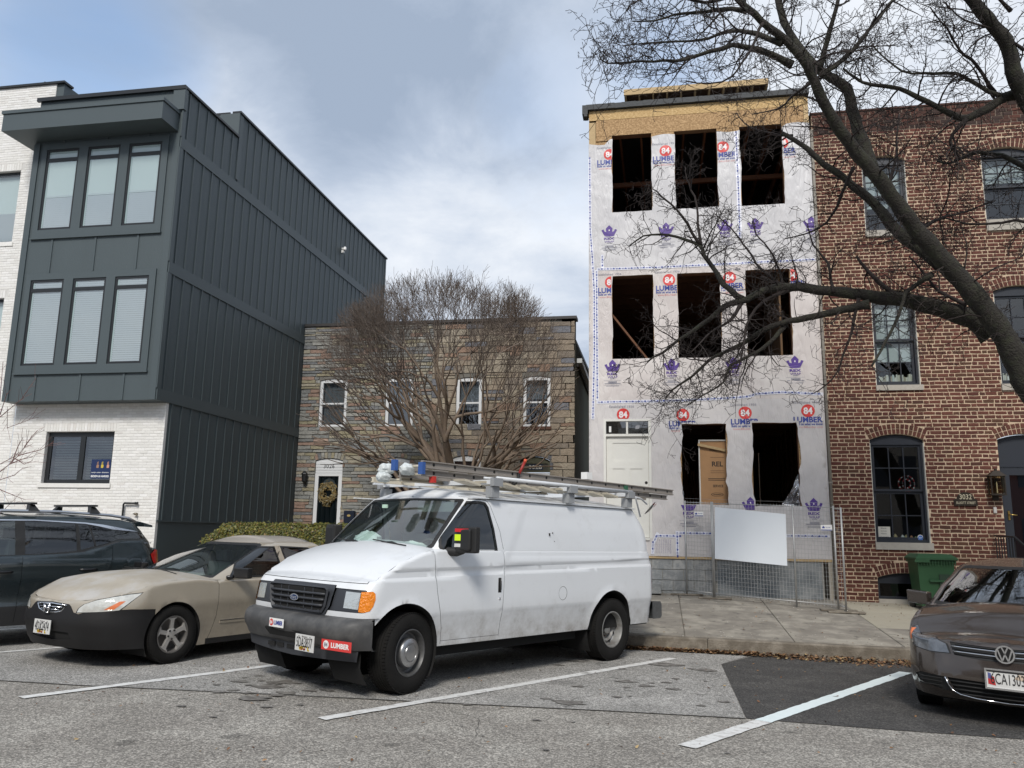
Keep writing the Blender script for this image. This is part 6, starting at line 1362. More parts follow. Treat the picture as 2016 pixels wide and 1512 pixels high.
def wheel(car, x, y, rad, wd, rimr, style, steer=0, mrim=None, sg=1):
    """tyre, rim and hub; y is the outer face"""
    w = thing('wheel', None, None); w.parent = car; w.location = (x, (y-wd/2)*sg, rad); w.rotation_euler = (0, 0, steer+(0 if sg > 0 else math.pi))
    h = wd/2; mb = MB(); prof = [(rimr*.98, -h*.8), (rimr*1.04, -h*.92), ((rimr+rad)/2, -h), (rad*.955, -h*.93), (rad*.988, -h*.80)]
    g_ = 5
    for k in range(g_):
        a = -h*.74+1.48*h*k/g_; b_ = -h*.74+1.48*h*(k+1)/g_; prof += [(rad, a+.003), (rad, b_-.005), (rad-.008, b_-.0035), (rad-.008, b_)]
    prof += [(rad, h*.76), (rad*.985, h*.83), (rad*.955, h*.93), ((rimr+rad)/2, h), (rimr*1.10, h*.97), (rimr*1.03, h*.86), (rimr*.98, h*.8)]
    mb.lathe(prof, 56, axis='y')
    for k in range(72):   # shoulder blocks
        a = 6.2832*k/72
        for s in (-1, 1):
            c_ = Vector((math.cos(a)*(rad-.006), s*h*.80, math.sin(a)*(rad-.006))); t = Vector((-math.sin(a), 0, math.cos(a))); n = Vector((math.cos(a), 0, math.sin(a)))
            mb.obox(c_+n*.003, t*.010, Vector((0, h*.13, 0)), n*.006)
    link('tyre', mb.mesh('tyre', M_tyre, sharp=50, fix=True), w)
    mb = MB(); mr = mrim or M_chrome
    if style == 'steelcap':   # deep steel rim with round hub cap
        mb.lathe([(rimr, h*.82), (rimr*1.02, h*.90), (rimr*.97, h*.92), (rimr*.93, h*.80), (rimr*.88, h*.35), (rimr*.80, h*.25), (rimr*.66, h*.30), (rimr*.62, h*.32)], 40, axis='y'); link('rim', mb.mesh('rim', mat('dull_steel_rim', (.10, .10, .10), .5, .5, var=.3, vs=14, obj=True), sharp=40, fix=True), w)
        mb = MB(); mb.lathe([(rimr*.64, h*.30), (rimr*.64, h*.72), (rimr*.60, h*.86), (rimr*.50, h*.93), (rimr*.40, h*.95), (rimr*.385, h*.90), (rimr*.36, h*.90), (rimr*.34, h*.97), (rimr*.15, h*1.02), (.001, h*1.03)], 40, axis='y'); link('hub_cap', mb.mesh('hub_cap', mat('brushed_cap', (.42, .42, .42), .32, .9, var=.1, vs=30, obj=True), sharp=40, fix=True), w)
    elif style == 'steel':
        mb.lathe([(rimr, h*.82), (rimr*1.02, h*.90), (rimr*.96, h*.92), (rimr*.92, h*.75), (rimr*.88, h*.1), (rimr*.80, -h*.05), (rimr*.76, h*.05), (rimr*.66, h*.18), (rimr*.58, h*.05), (rimr*.50, -h*.2), (rimr*.30, -h*.2), (rimr*.28, h*.25), (rimr*.22, h*.30), (.001, h*.31)], 40, axis='y'); m2 = mat('grey_steel_rim', (.30, .30, .29), .5, .4, var=.35, vs=9, c2=(.17, .16, .15), obj=True); link('rim', mb.mesh('rim', m2, sharp=35, fix=True), w)
        for k in range(8):
            a = 6.2832*k/8; mb = MB(); c_ = Vector((math.cos(a)*rimr*.40, -h*.2, math.sin(a)*rimr*.40)); mb.tube([c_, c_+Vector((0, .035, 0))], .011, 6); link('wheel_nut', mb.mesh('wheel_nut', mat('rusty_nut', (.07, .05, .04), .7)), w)
            mb = MB(); c_ = Vector((math.cos(a+.39)*rimr*.71, h*.125, math.sin(a+.39)*rimr*.71)); t = Vector((-math.sin(a+.39), 0, math.cos(a+.39))); n = Vector((math.cos(a+.39), 0, math.sin(a+.39))); mb.obox(c_, t*.016, Vector((0, .012, 0)), n*.010); link('vent_slot', mb.mesh('vent_slot', M_under), w)
    else:
        mb.lathe([(rimr, h*.82), (rimr*1.03, h*.91), (rimr*.96, h*.90), (rimr*.93, h*.7), (rimr*.90, -h*.3), (rimr*.5, -h*.4), (.001, -h*.4)], 44, axis='y'); link('rim', mb.mesh('rim', mat('alloy_dark_'+style, (.20, .19, .18), .45, .6), sharp=40, fix=True), w)
        ns = 5; mb = MB()
        for k in range(ns):
            a0 = 6.2832*k/ns+.25
            pr_ = [(.10, .30), (.30, .26), (.55, .20), (.80, .22), (.97, .33)] if style == 'five' else [(.10, .25), (.3, .16), (.55, .12), (.80, .13), (.97, .20)]
            L_ = []
            for rr, hw in pr_:
                for s in (-1, 1):
                    a = a0+s*hw*(1 if rr > .25 else 1.2)*(.55/max(rr, .35)) if rr < .9 else a0+s*hw
                    L_.append((math.cos(a)*rr*rimr, h*(.62+.22*rr), math.sin(a)*rr*rimr))
            n = len(pr_); V = L_+[(x_, y_-.03, z_) for x_, y_, z_ in L_]
            F_ = [(2*i, 2*i+1, 2*i+3, 2*i+2) for i in range(n-1)]+[(2*n+2*i, 2*i, 2*i+2, 2*n+2*i+2) for i in range(n-1)]+[(2*i+1, 2*n+2*i+1, 2*n+2*i+3, 2*i+3) for i in range(n-1)]
            mb.add(V, F_)
        mb.lathe([(rimr*.34, h*.55), (rimr*.34, h*.68), (rimr*.30, h*.72), (.001, h*.74)], 24, axis='y'); link('spokes', mb.mesh('spokes', mr, sharp=30, fix=True), w)
        for k in range(5):
            a = 6.2832*k/5+.9; mb = MB(); c_ = Vector((math.cos(a)*rimr*.25, h*.69, math.sin(a)*rimr*.25)); mb.tube([c_, c_+Vector((0, .012, 0))], .012, 6); link('wheel_nut', mb.mesh('wheel_nut', M_rubber), w)
    return w
def copywheel(w, car, x, y, rad, wd, sg, steer=0):
    c = copy_tree(w, car); c.location = (x, (y-wd/2)*sg, rad); c.rotation_euler = (0, 0, steer+(0 if sg > 0 else math.pi)); return c
def obj_local(mb, name, mt_, car, label=None, sharp=None, fix=True, kind=None): return link(name, mb.mesh(name, mt_, sharp=sharp, fix=fix), car, label=label, kind=kind)
def maryland(car, x, yc, zc, txt, tilt=0, new=False, w=.305, h=.152):
    """number plate facing forward (+x)"""
    pl = thing('number_plate', None, None); pl.parent = car
    me = MB(); me.box(x-.006, x, yc-w/2, yc+w/2, zc-h/2, zc+h/2); link('plate', me.mesh('plate', mat('plate_white', (.62, .62, .60), .4), fix=True), pl)
    f = lambda a, b_: (x+.002, yc-a, zc+b_)
    f = lambda a, b_: (x+.002, yc+a, zc+b_)
    mb = MB(); rr = random.Random(4)
    if not new:
        for k in range(26): a = -w*.30+w*.6*rr.random(); b_ = -h*.46+h*.26*rr.random()*(1-abs(a)/w*2); tris2d(mb, rect(a, a+.022, b_, b_+.014), [(0, 1, 2, 3)], f, rr.choice([1, 2, 2, 3, 4]))
        put_text(mb, 'Maryland', 0, h*.37, .085, .016, f, 4, .01)
    else:
        tris2d(mb, [(-w*.46, -h*.30), (-w*.27, -h*.36), (-w*.30, h*.1), (-w*.46, h*.28)], [(0, 1, 2, 3)], f, 3); tris2d(mb, [(-w*.46, h*.02), (-w*.36, -h*.05), (-w*.38, h*.30), (-w*.46, h*.34)], [(0, 1, 2, 3)], f, 5)
        tris2d(mb, rect(-w*.49, w*.49, h*.38, h*.49), [(0, 1, 2, 3)], f, 1); tris2d(mb, [(w*.2, h*.1), (w*.48, h*.0), (w*.48, h*.35), (w*.3, h*.36)], [(0, 1, 2, 3)], f, 6)
    f2 = lambda a, b_: (x+.004, yc+a, zc+b_)
    put_text(mb, txt, 0 if not new else .01, .005, w*.84, h*.60, f2, 1, .0, None, 0, 1.0)
    for a in (-.3, .3): V, T = disc2d(a*w, h*.38, .006, .006, 8); tris2d(mb, V, T, f2, 1)
    link('plate_print', mb.mesh('plate_print', [mat('plate_white'), mat('plate_black', (.02, .02, .02), .5), mat('plate_yellow', (.6, .42, .03), .5), mat('plate_red', (.45, .03, .03), .5), mat('plate_dark', (.05, .03, .03), .5), mat('plate_blue', (.1, .12, .3), .5), mat('plate_buff', (.55, .45, .35), .5)]), pl)
    return pl

# ---------------------------------------------------------------- white cargo van with ladders
M_van = mat('van_white', (.70, .72, .74), .28, spec=.5, coat=.25, var=.02, vs=1.5, dirt=.7, obj=True)
M_wsh = glass('windscreen_glass', (.78, .88, .84), .15); M_wdark = glass('tinted_glass', (.10, .11, .115), .09)
def vehicle(name, label, cat, pose):
    o = thing(name, label, cat, mw=carframe(*pose)); return o
van = vehicle('cargo_van', 'white cargo van with ladders on its roof rack, parked nose out', 'van', (-1.463, 11.5517, 238.4663))
VXF = 4.17
def vfeat(x, y, z):
    # crease lines and pressed panel of the side
    zc = 1.204-.0215*(x+.87); o = 0
    o += -.014*smooth01(zc-.004, zc+.004, z)*smooth01(zc+.085, zc+.07, z) if z > zc-.01 else 0
    o += .010*(smooth01(.70, .755, z)-1)-.012*smooth01(.70, .56, z)
    if -.70 < x < 2.10 and 1.30 < z < 1.90: o += -.007*min(smooth01(-.70, -.66, x), smooth01(2.10, 2.06, x), smooth01(1.30, 1.33, z), smooth01(1.90, 1.87, z))
    return o
def vtop(u):
    if u > VXF: return 1.085+.0*(u-VXF)
    return sinterp([(3.20, 1.40), (3.32, 1.375), (3.7, 1.28), (4.0, 1.16), (4.12, 1.105), (4.17, 1.085)], u)
Sv = Strip(-1.0, VXF, 1.0, .16, .13, lambda z: VXF+.03*smooth01(1.05, .80, z)-.05*smooth01(.98, 1.09, z), lambda z: -1.0+.12*smooth01(1.15, 1.5, z), lambda z: sinterp([(.4, .965), (.6, .985), (.76, 1.0), (1.2, 1.0), (1.45, .985)], z), vtop,
           lambda u: .745 if u > 4.02 else .42, bowf=.09, bowr=.03, feat=vfeat, roll=.035, exf=2.3)
rg = []
# seams
def seam(S, pts, w=.005, m=None, nm='panel_gap'):
    o = []; P = [Vector(p) for p in pts]
    L_ = []; R_2 = []
    for i, p in enumerate(P):
        d = (P[min(i+1, len(P)-1)]-P[max(i-1, 0)]).normalized(); n = Vector((-d.y, d.x)); L_.append(p+n*w/2); R_2.append(p-n*w/2)
    pg = [(q.x, q.y) for q in L_+R_2[::-1]]
    return (nm, [(S.u_of(x, z), z) for x, z in dens(pg, .08)], M_rubber, .006, 'both', None)
def chart(S, pts, front=True): return pts
u_ = Sv.uf
door = [(3.248, 1.41), (3.235, 1.2), (3.19, .95), (3.14, .75), (3.09, .60), (3.08, .44)]
rg.append(seam(Sv, door)); rg.append(seam(Sv, [(2.19, 1.41), (2.17, 1.17), (2.19, .8), (2.20, .46)]))
rg.append(seam(Sv, [(3.08, .47), (2.20, .47)], .004))
V, T = disc2d(0, 0, .1, .1, 22); gp = [(1.112+.082*math.cos(a), .884+.082*math.sin(a)) for a in np.linspace(0, 6.2832, 25)[:-1]]
rg.append(('fuel_flap', [(Sv.u_of(x, z), z) for x, z in gp], M_rubber, .002, 'left', None)); rg.append(('fuel_flap', [(Sv.u_of(1.112+(x-1.112)*.94, .884+(z-.884)*.94), .884+(z-.884)*.94) for x, z in gp], M_van, .001, 'left', None))
# front face: grille surround, lamps
M_grille = mat('dark_grille_plastic', (.035, .038, .045), .5); M_amber = mat('amber_lens', (.75, .22, .01), .25, coat=.5, var=.25, vs=40, bump=1.2, bs=45, obj=True); M_head = mat('headlamp', (.62, .64, .62), .12, metal=.6, bump=.8, bs=22, obj=True)
def upoly(pts): return dens([(Sv.uf(y), z) for y, z in pts], .08)
rg.append(('lamp_housing', upoly([(.45, 1.012), (.955, 1.005), (1.0, .99), (1.0, .80), (.955, .795), (.50, .795), (.45, .795)]), M_grille, .012, 'both', None))
rg.append(('grille', upoly([(0, 1.04), (.54, 1.035), (.555, 1.0), (.53, .84), (.47, .755), (.43, .745), (0, .745)]), M_grille, -.012, 'join', None))
rg.append(('headlight', upoly([(.70, .985), (.895, .98), (.895, .825), (.70, .83)]), M_head, .008, 'both', None))
amb = [(Sv.uf(.91), .99), (Sv.uf(.91), .805), (Sv.XF+.03, .80), (Sv.XF-.05, .815), (Sv.XF-.085, .86), (Sv.XF-.10, .92), (Sv.XF-.085, .975), (Sv.XF-.05, .995)]
rg.append(('turn_signal', dens(amb, .06), M_amber, -.004, 'both', None))
hoodseam = [(Sv.uf(.93), 1.084), (Sv.uf(.93), 1.062), (Sv.uf(.0), 1.062), (Sv.uf(0), 1.068), (Sv.uf(.92), 1.068), (Sv.uf(.92), 1.084)]
rg.append(('panel_gap', dens(hoodseam, .1), M_rubber, .006, 'join', None))
# handle recess
hp = [(2.275, 1.09), (2.225, 1.09), (2.225, .93), (2.275, .93)]; rg.append(('handle_recess', [(Sv.u_of(x, z), z) for x, z in dens(hp, .1)], M_rubber, .002, 'both', None))
# rear lamps
rl_ = [(Sv.XR+.01, 1.19), (Sv.XR-.10, 1.19), (Sv.XR-.10, .87), (Sv.XR+.01, .87)]; rg.append(('tail_light', dens(rl_, .1), mat('red_lens', (.35, .01, .012), .25, coat=.5), -.006, 'both', None))
ar = [(3.60, .395, .475, .42), (.06, .41, .475, .42)]
vz = lambda u: 1.204-.0215*(u+.87)
shell(Sv, van, rg, ar, .05, M_van, lines=[lambda u: vz(u)-.006, lambda u: vz(u)+.006, lambda u: vz(u)+.068, lambda u: vz(u)+.086, lambda u: .70, lambda u: .755, lambda u: 1.30, lambda u: 1.33])
cap(Sv, van, 'hood', [3.15, 3.25, 3.35, 3.5, 3.65, 3.8, 3.95, 4.05, 4.12, 4.17, 4.22, 4.3, 4.4, 4.6, 4.8, 5.0, 5.1, 5.165], M_van, lambda u: .075*(1-smooth01(4.15, 5.17, u))*(.35+.65*smooth01(4.2, 3.9, u))+.006*0, 16)
# upper body
VG0 = 2.86
def gxf(z): return 3.36-.62*((z-1.38)/.60)**1.08 if z > 1.38 else 3.36
Sg = Strip(-.9, 3.36, .985, .12, .12, gxf, lambda z: -.90+.16*smooth01(1.45, 2.0, z)+.12*smooth01(1.7, 2.0, z), lambda z: sinterp([(1.38, .985), (1.6, .968), (1.85, .935), (1.98, .905)], z), lambda u: 1.975, lambda u: interp([(3.2, 1.37), (4.4, 1.335)], u),
           bowf=.17, bowr=.03, lin=True, feat=lambda x, y, z: vfeat(x*1.0, y, z), roll=.03, exf=2.2)
rg = []
wd = [(3.135, 1.355), (2.31, 1.355), (2.28, 1.38), (2.325, 1.60), (2.40, 1.86), (2.44, 1.915), (2.52, 1.925), (2.80, 1.92), (2.875, 1.90), (2.93, 1.80), (3.10, 1.52), (3.15, 1.42)]
sc_ = lambda P, k: [(sum(p[0] for p in P)/len(P)+(x-sum(p[0] for p in P)/len(P))*k, sum(p[1] for p in P)/len(P)+(z-sum(p[1] for p in P)/len(P))*(1-(1-k)*1.5)) for x, z in P]
rg.append(('window_seal', poly_side(Sg, wd), M_rubber, .003, 'both', None)); rg.append(('side_window', poly_side(Sg, sc_(wd, .93)), M_wdark, .012, 'both', None))
rg.append(seam(Sg, [(3.262, 1.40), (3.20, 1.50), (2.975, 1.88), (2.93, 1.925), (2.84, 1.94), (2.50, 1.94)], .006)); rg.append(seam(Sg, [(2.50, 1.94), (2.42, 1.935), (2.37, 1.88), (2.24, 1.6), (2.19, 1.40)], .005))
ws = [(Sg.uf(0), 1.345), (Sg.uf(.5), 1.35), (Sg.uf(.86), 1.375), (Sg.uf(.905), 1.42), (Sg.uf(.865), 1.93), (Sg.uf(.84), 1.945), (Sg.uf(.4), 1.952), (Sg.uf(0), 1.954)]
ws2 = [(Sg.uf(0), 1.39), (Sg.uf(.5), 1.395), (Sg.uf(.82), 1.415), (Sg.uf(.85), 1.45), (Sg.uf(.805), 1.90), (Sg.uf(.79), 1.915), (Sg.uf(.4), 1.932), (Sg.uf(0), 1.936)]
rg.append(('windscreen_surround', dens(ws, .06), M_rubber, .0, 'join', None)); rg.append(('windscreen', dens(ws2, .06), M_wsh, .008, 'join', None))
rg.append(('roof_gutter', poly_side(Sg, [(-.55, 1.945), (2.95, 1.945), (2.95, 1.951), (-.55, 1.951)], .15), M_rubber, .004, 'both', None))
shell(Sg, van, rg, (), .07, M_van, 'upper_body')
us = [Sg.u0+.01, Sg.u0+.3, -1.6, -1.3, -1.1, -.95]+[x*.25-.75 for x in range(17)]+[3.36, 3.5, 3.7, 3.95, 4.2, 4.33]
cap(Sg, van, 'roof', us, M_van, lambda u: .115*smooth01(Sg.u0-.2, -.2, u)*(1-smooth01(3.0, 4.36, u)*.93), 16)
mb = MB(); mb.beam((-.55, .925, 1.962), (2.86, .925, 1.962), .03, .012); obj_local(mb, 'drip_rail', M_van, van); mb = MB(); mb.beam((-.55, -.925, 1.962), (2.86, -.925, 1.962), .03, .012); obj_local(mb, 'drip_rail', M_van, van)
mb = MB(); mb.box(-.9, 3.0, -.90, .90, .40, .62); mb.box(.6, 3.0, -.80, .80, .30, .42); mb.box(4.0, 4.12, -.8, .8, .45, .8); obj_local(mb, 'underbody', M_under, van)
mb = MB(); mb.add([(4.13, -.48, .78), (4.13, .48, .78), (4.13, .5, 1.0), (4.13, -.5, 1.0)], [(0, 1, 2, 3)])
# inside: dash, seats, bulkhead
M_dash = mat('dark_dash', (.06, .065, .065), .7); M_seat = mat('grey_seat', (.20, .22, .22), .8)
mb = MB(); mb.box(2.9, 3.36, -.86, .86, .9, 1.33); obj_local(mb, 'dashboard', M_dash, van)
mb = MB(); mb.box(2.05, 2.07, -.9, .9, .5, 1.95); obj_local(mb, 'bulkhead', mat('cab_bulkhead', (.32, .36, .35), .8), van)
for s in (-1, 1): mb = MB(); mb.box(2.15, 2.62, s*.45-.25, s*.45+.25, .7, 1.0); mb.box(2.12, 2.26, s*.45-.25, s*.45+.25, 1.0, 1.55); mb.box(2.13, 2.23, s*.45-.13, s*.45+.13, 1.57, 1.75); obj_local(mb, 'seat', M_seat, van)
mb = MB(); V_ = [Vector((2.85+.06*math.sin(a)*-.4, .45+.19*math.cos(a), 1.32+.17*math.sin(a))) for a in np.linspace(0, 6.2832, 25)]; mb.tube(V_, .014, 6, cap=False); obj_local(mb, 'steering_wheel', M_dash, van)
mb = MB(); mb.box(2.71, 2.72, .1, .70, 1.80, 1.93); obj_local(mb, 'sun_visor', M_seat, van)
mb = MB(); mb.box(3.04, 3.06, -.13, -.05, 1.83, 1.87); obj_local(mb, 'windscreen_sticker', mat('inspection_sticker', (.45, .62, .5), .5), van)
mb = MB(); mb.add([(3.335, .03, 1.33), (3.335, .03, 1.33), (3.335, .03, 1.33)], [])
# grille bars and badge
mb = MB(); gxx = lambda y: VXF+.042-.09*y*y; ys_ = np.linspace(-1, 1, 9); mb.add([(gxx(.42*t), .42*t, .785) for t in ys_]+[(gxx(.47*t), .47*t, 1.0) for t in ys_], [(i, i+1, 10+i, 9+i) for i in range(8)]); obj_local(mb, 'grille_opening', M_under, van, fix=False)
for zz in (.835, .89, .945): mb = MB(); hw = .44+.03*(zz-.83)/.1; mb.tube([(gxx(hw*t)+.012, hw*t, zz) for t in ys_], .013, 6); obj_local(mb, 'grille_bar', M_grille, van)
for yy in (-.28, -.14, .14, .28): mb = MB(); mb.box(gxx(yy)-.004, gxx(yy)+.008, yy-.006, yy+.006, .79, .995); obj_local(mb, 'grille_strut', M_grille, van)
mb = MB(); P = [(.475, 1.003), (.49, .985), (.44, .785), (.415, .765)]
fr_ = [(-.49, 1.02), (.49, 1.02), (.525, 1.0), (.49, .83), (.44, .765), (.40, .755), (-.40, .755), (-.44, .765), (-.49, .83), (-.525, 1.0)]; inn = [(y*.905, .885+(z-.885)*.80) for y, z in fr_]
fx_ = lambda y: VXF+.056-.09*(y/1.0)**2
n = len(fr_); mb.add([(fx_(y), y, z) for y, z in fr_]+[(fx_(y)+.012, y*.96, .885+(z-.885)*.9) for y, z in fr_]+[(fx_(y)-.02, y, z) for y, z in inn], [(i, (i+1) % n, n+(i+1) % n, n+i) for i in range(n)]+[(n+i, n+(i+1) % n, 2*n+(i+1) % n, 2*n+i) for i in range(n)]); obj_local(mb, 'grille_frame', M_grille, van)
mb = MB(); fbd = lambda a, b_: (VXF+.070, a, b_); V, T = disc2d(0, .890, .072, .032, 24); tris2d(mb, V, T, fbd, 0); V, T = disc2d(0, .890, .064, .026, 24); tris2d(mb, V, T, lambda a, b_: (VXF+.072, a, b_), 1); put_text(mb, 'Ford', 0, .890, .085, .034, lambda a, b_: (VXF+.074, a, b_), 0, .0, None, 0, .9, .2)
mb.box(VXF+.03, VXF+.068, -.05, .05, .87, .91, 2); obj_local(mb, 'badge', [mat('badge_silver', (.6, .62, .65), .3, .5), mat('badge_blue', (.01, .03, .10), .35), M_grille], van, fix=False)
# front bumper: deep bull-nosed plastic bar with an opening, and air dam
def bumper(car, name, prof, halfw, xc, bow, kcorner, back, mt_, n=26, holes=None):
    """profile (forward offset, z) swept across the front with rounded ends"""
    mb = MB(); K = len(prof); rows = []
    for i in range(n+1):
        t = -1+2*i/n; y = halfw*math.sin(t*math.pi/2)**1 if False else halfw*t
        e = max(0, (abs(t)*halfw-(halfw-kcorner))/kcorner); dx = -bow*t*t-kcorner*.9*(1-math.sqrt(max(0, 1-e**2.2)))
        rows.append([(xc+dx+f*(1-.35*e), y*(1), z) for f, z in prof])
    back_ = [[(back, halfw*s*1.0, z) for f, z in prof] for s in (-1, 1)]
    rows = [back_[0]]+rows+[back_[1]]
    mb.add(sum(rows, []), [(i*K+k, (i+1)*K+k, (i+1)*K+k+1, i*K+k+1) for i in range(len(rows)-1) for k in range(K-1)], 0, True)
    return obj_local(mb, name, mt_, car, sharp=50)
bumper(van, 'front_bumper', [(-.10, .745), (-.02, .742), (.05, .72), (.085, .68), (.095, .63), (.085, .575), (.05, .53), (.03, .49), (.0, .455), (-.08, .45)], 1.01, VXF+.08, .10, .16, 4.02, M_plast)
mb = MB()
fb_ = lambda y, f: VXF+.08-.10*(y/1.01)**2+f
P = [(-.33, .585), (.28, .585), (.30, .57), (.27, .505), (-.30, .505), (-.35, .57)]; mb.add([(fb_(y, .093 if z > .56 else .055), y, z) for y, z in P], [tuple(range(6))]); obj_local(mb, 'bumper_opening', M_under, van, fix=False)
mb = MB(); rows = [[(VXF+.06-.10*(t*t)*1.0, .95*t, .45), (VXF+.05-.10*t*t, .92*t, .33+.02*abs(t))] for t in np.linspace(-1, 1, 15)]; mb.add(sum(rows, []), [(2*i, 2*i+1, 2*i+3, 2*i+2) for i in range(14)]); obj_local(mb, 'air_dam', M_grille, van, fix=False)
for yy in (-.42, -.26, -.08): mb = MB(); mb.box(VXF+.052, VXF+.062, yy, yy+.12, .385, .425); obj_local(mb, 'air_slot', M_under, van)
bumper(van, 'rear_bumper', [(.10, .70), (.0, .70), (-.06, .66), (-.06, .50), (0, .47), (.1, .47)], 1.0, -1.04, -.03, .10, -.9, mat('scuffed_chrome', (.18, .19, .20), .35, .8, var=.4, vs=8))
maryland(van, VXF+.205, .43, .495, '5DA3837')
def decal(car, name, x, yc, zc, w, h, base, txtc, disc, dtx, slope=0.0):
    mb = MB(); f = lambda a, b_: (x+slope*a, yc+a, zc+b_); tris2d(mb, rect(-w/2, w/2, -h/2, h/2), [(0, 1, 2, 3)], f, 0)
    f = lambda a, b_: (x+slope*a+.002, yc+a, zc+b_); V, T = disc2d(-w*.34, 0, h*.40, h*.40, 18); tris2d(mb, V, T, f, 1); put_text(mb, '84', -w*.34, 0, h*.5, h*.42, lambda a, b_: (x+slope*a+.004, yc+a, zc+b_), 2, .03); put_text(mb, 'LUMBER', w*.13, 0, w*.60, h*.5, lambda a, b_: (x+slope*a+.002, yc+a, zc+b_), 3, .04)
    return obj_local(mb, name, [base, disc, dtx, txtc], car, fix=False)
M_p = M_pr; decal(van, 'sticker', VXF+.188, -.10, .635, .26, .085, M_white, M_p['blue'], M_p['red'], M_white, 0)
decal(van, 'sticker', VXF+.106, .80, .50, .40, .095, M_p['red'], M_white, M_white, M_p['grey'], -.12)
# cowl, wipers, mirror, door handle
mb = MB(); rows = [[(3.36-.17*t*t+.06, .88*t, 1.372-.01*t*t), (3.36-.17*t*t-.06, .88*t, 1.385)] for t in np.linspace(-1, 1, 17)]; mb.add(sum(rows, []), [(2*i, 2*i+1, 2*i+3, 2*i+2) for i in range(16)]); obj_local(mb, 'cowl', M_rubber, van, fix=False)
for y0, y1 in ((.62, .10), (-.02, -.55)):
    mb = MB(); mb.tube([(3.32, y0, 1.40), (3.30, (y0+y1)/2, 1.455), (3.29, y1+.08, 1.45)], .010, 6); mb.tube([(3.34, y0+.02, 1.425), (3.31, y1-.05, 1.475)], .007, 5); obj_local(mb, 'wiper', M_rubber, van)
mb = MB(); mb.tube([(2.25, .995, 1.08), (2.25, 1.012, 1.05), (2.25, 1.012, .97), (2.25, .995, .94)], .012, 6); obj_local(mb, 'door_handle', M_rubber, van)
mb = MB(); mb.tube([(2.25, .99, .865), (2.25, 1.006, .865)], .014, 10); obj_local(mb, 'lock', M_chrome, van)
for s in (1, -1):
    mr__ = thing('door_mirror', None, None); mr__.parent = van
    mb = MB(); c_ = (2.95, s*1.17, 1.50); mb.obox(c_, (.05, .02*s, 0), (-.03, .125*s, 0), (0, 0, .135)); mb.obox((2.99, s*1.16, 1.50), (.03, 0, 0), (0, .10, 0), (0, 0, .11)); mb.tube([(3.05, s*.93, 1.38), (2.98, s*1.04, 1.37), (2.96, s*1.12, 1.40)], .05, 8)
    me = mb.mesh('mirror_housing', M_rubber, fix=True); o = link('mirror_housing', me, mr__); bv = o.modifiers.new('bevel', 'BEVEL'); bv.width = .02; bv.segments = 3
    if s > 0:
        for z0, z1, cc, nm in ((1.58, 1.615, (.55, .02, .03), 'reflector_red'), (1.49, 1.555, (.62, .85, .02), 'reflector_yellow'), (1.425, 1.46, (.6, .6, .58), 'reflector_white')):
            mb = MB(); A = Vector((3.026, 1.06, 0)); B = Vector((2.985, 1.24, 0)); mb.add([(A.x+.012, A.y, z0), (B.x+.012, B.y-.02, z0), (B.x+.012, B.y-.02, z1), (A.x+.012, A.y, z1)], [(0, 1, 2, 3)]); link('reflector', mb.mesh('reflector', mat(nm, cc, .35)), mr__)
# things on the dashboard
def crumple(name, mt_, c_, s, mwp, seed, label, cat, drop=.6, n=12):
    rr = random.Random(seed); mb = MB(); V = [(0, 0, 1)]; F_ = []
    for i in range(1, n):
        for j in range(n*2):
            a = math.pi*i/n; b_ = math.pi*j/n; p = Vector((math.sin(a)*math.cos(b_), math.sin(a)*math.sin(b_), math.cos(a))); r_ = 1+.28*noise.noise(p*2.1+Vector((seed, 0, 0)))+.22*abs(noise.noise(p*5+Vector((0, seed, 0)))); V.append(tuple(p*r_))
    m_2 = n*2; V.append((0, 0, -1))
    for j in range(m_2): F_.append((0, 1+j, 1+(j+1) % m_2)); F_.append((len(V)-1, 1+(n-2)*m_2+(j+1) % m_2, 1+(n-2)*m_2+j))
    for i in range(n-2):
        for j in range(m_2): a = 1+i*m_2; F_.append((a+j, a+m_2+j, a+m_2+(j+1) % m_2, a+(j+1) % m_2))
    mb.add([(v[0]*s[0], v[1]*s[1], max(-drop, v[2])*s[2]) for v in V], F_, 0, True)
    o = link(name, mb.mesh(name, mt_, sharp=40, fix=True)); o.matrix_world = mwp@Matrix.Translation(c_); return tag(o, label, cat)
VM = carframe(-1.463, 11.5517, 238.4663)
crumple('plastic_bag', mat('carrier_bag', (.62, .68, .66), .4), (3.07, -.34, 1.44), (.10, .20, .115), VM, 3, 'knotted white carrier bag on the van dashboard, passenger side', 'bag')
crumple('paper_towels', mat('paper_towel', (.72, .76, .74), .8), (3.10, .46, 1.40), (.08, .20, .065), VM, 8, 'crumpled white paper towels on the van dashboard, driver side', 'paper')
w_ = wheel(van, 3.505, .97, .387, .245, .225, 'steelcap', R(9)); copywheel(w_, van, 3.505, .97, .387, .245, -1, R(9))
w_ = wheel(van, .02, .98, .387, .245, .225, 'steel', 0); copywheel(w_, van, .02, .98, .387, .245, -1)
mb = MB(); mb.box(1.85, 1.86, .99, 1.0, 1.60, 1.60)
for (x, z, s) in ((1.35, 1.58, .016), (1.29, 1.60, .006), (1.26, 1.50, .004)):
    mb = MB(); yy = .973+.001; mb.obox((x, .964, z), (s*.4, 0, 0), (0, .012, 0), (0, 0, s)); obj_local(mb, 'paint_chip', M_rubber, van)
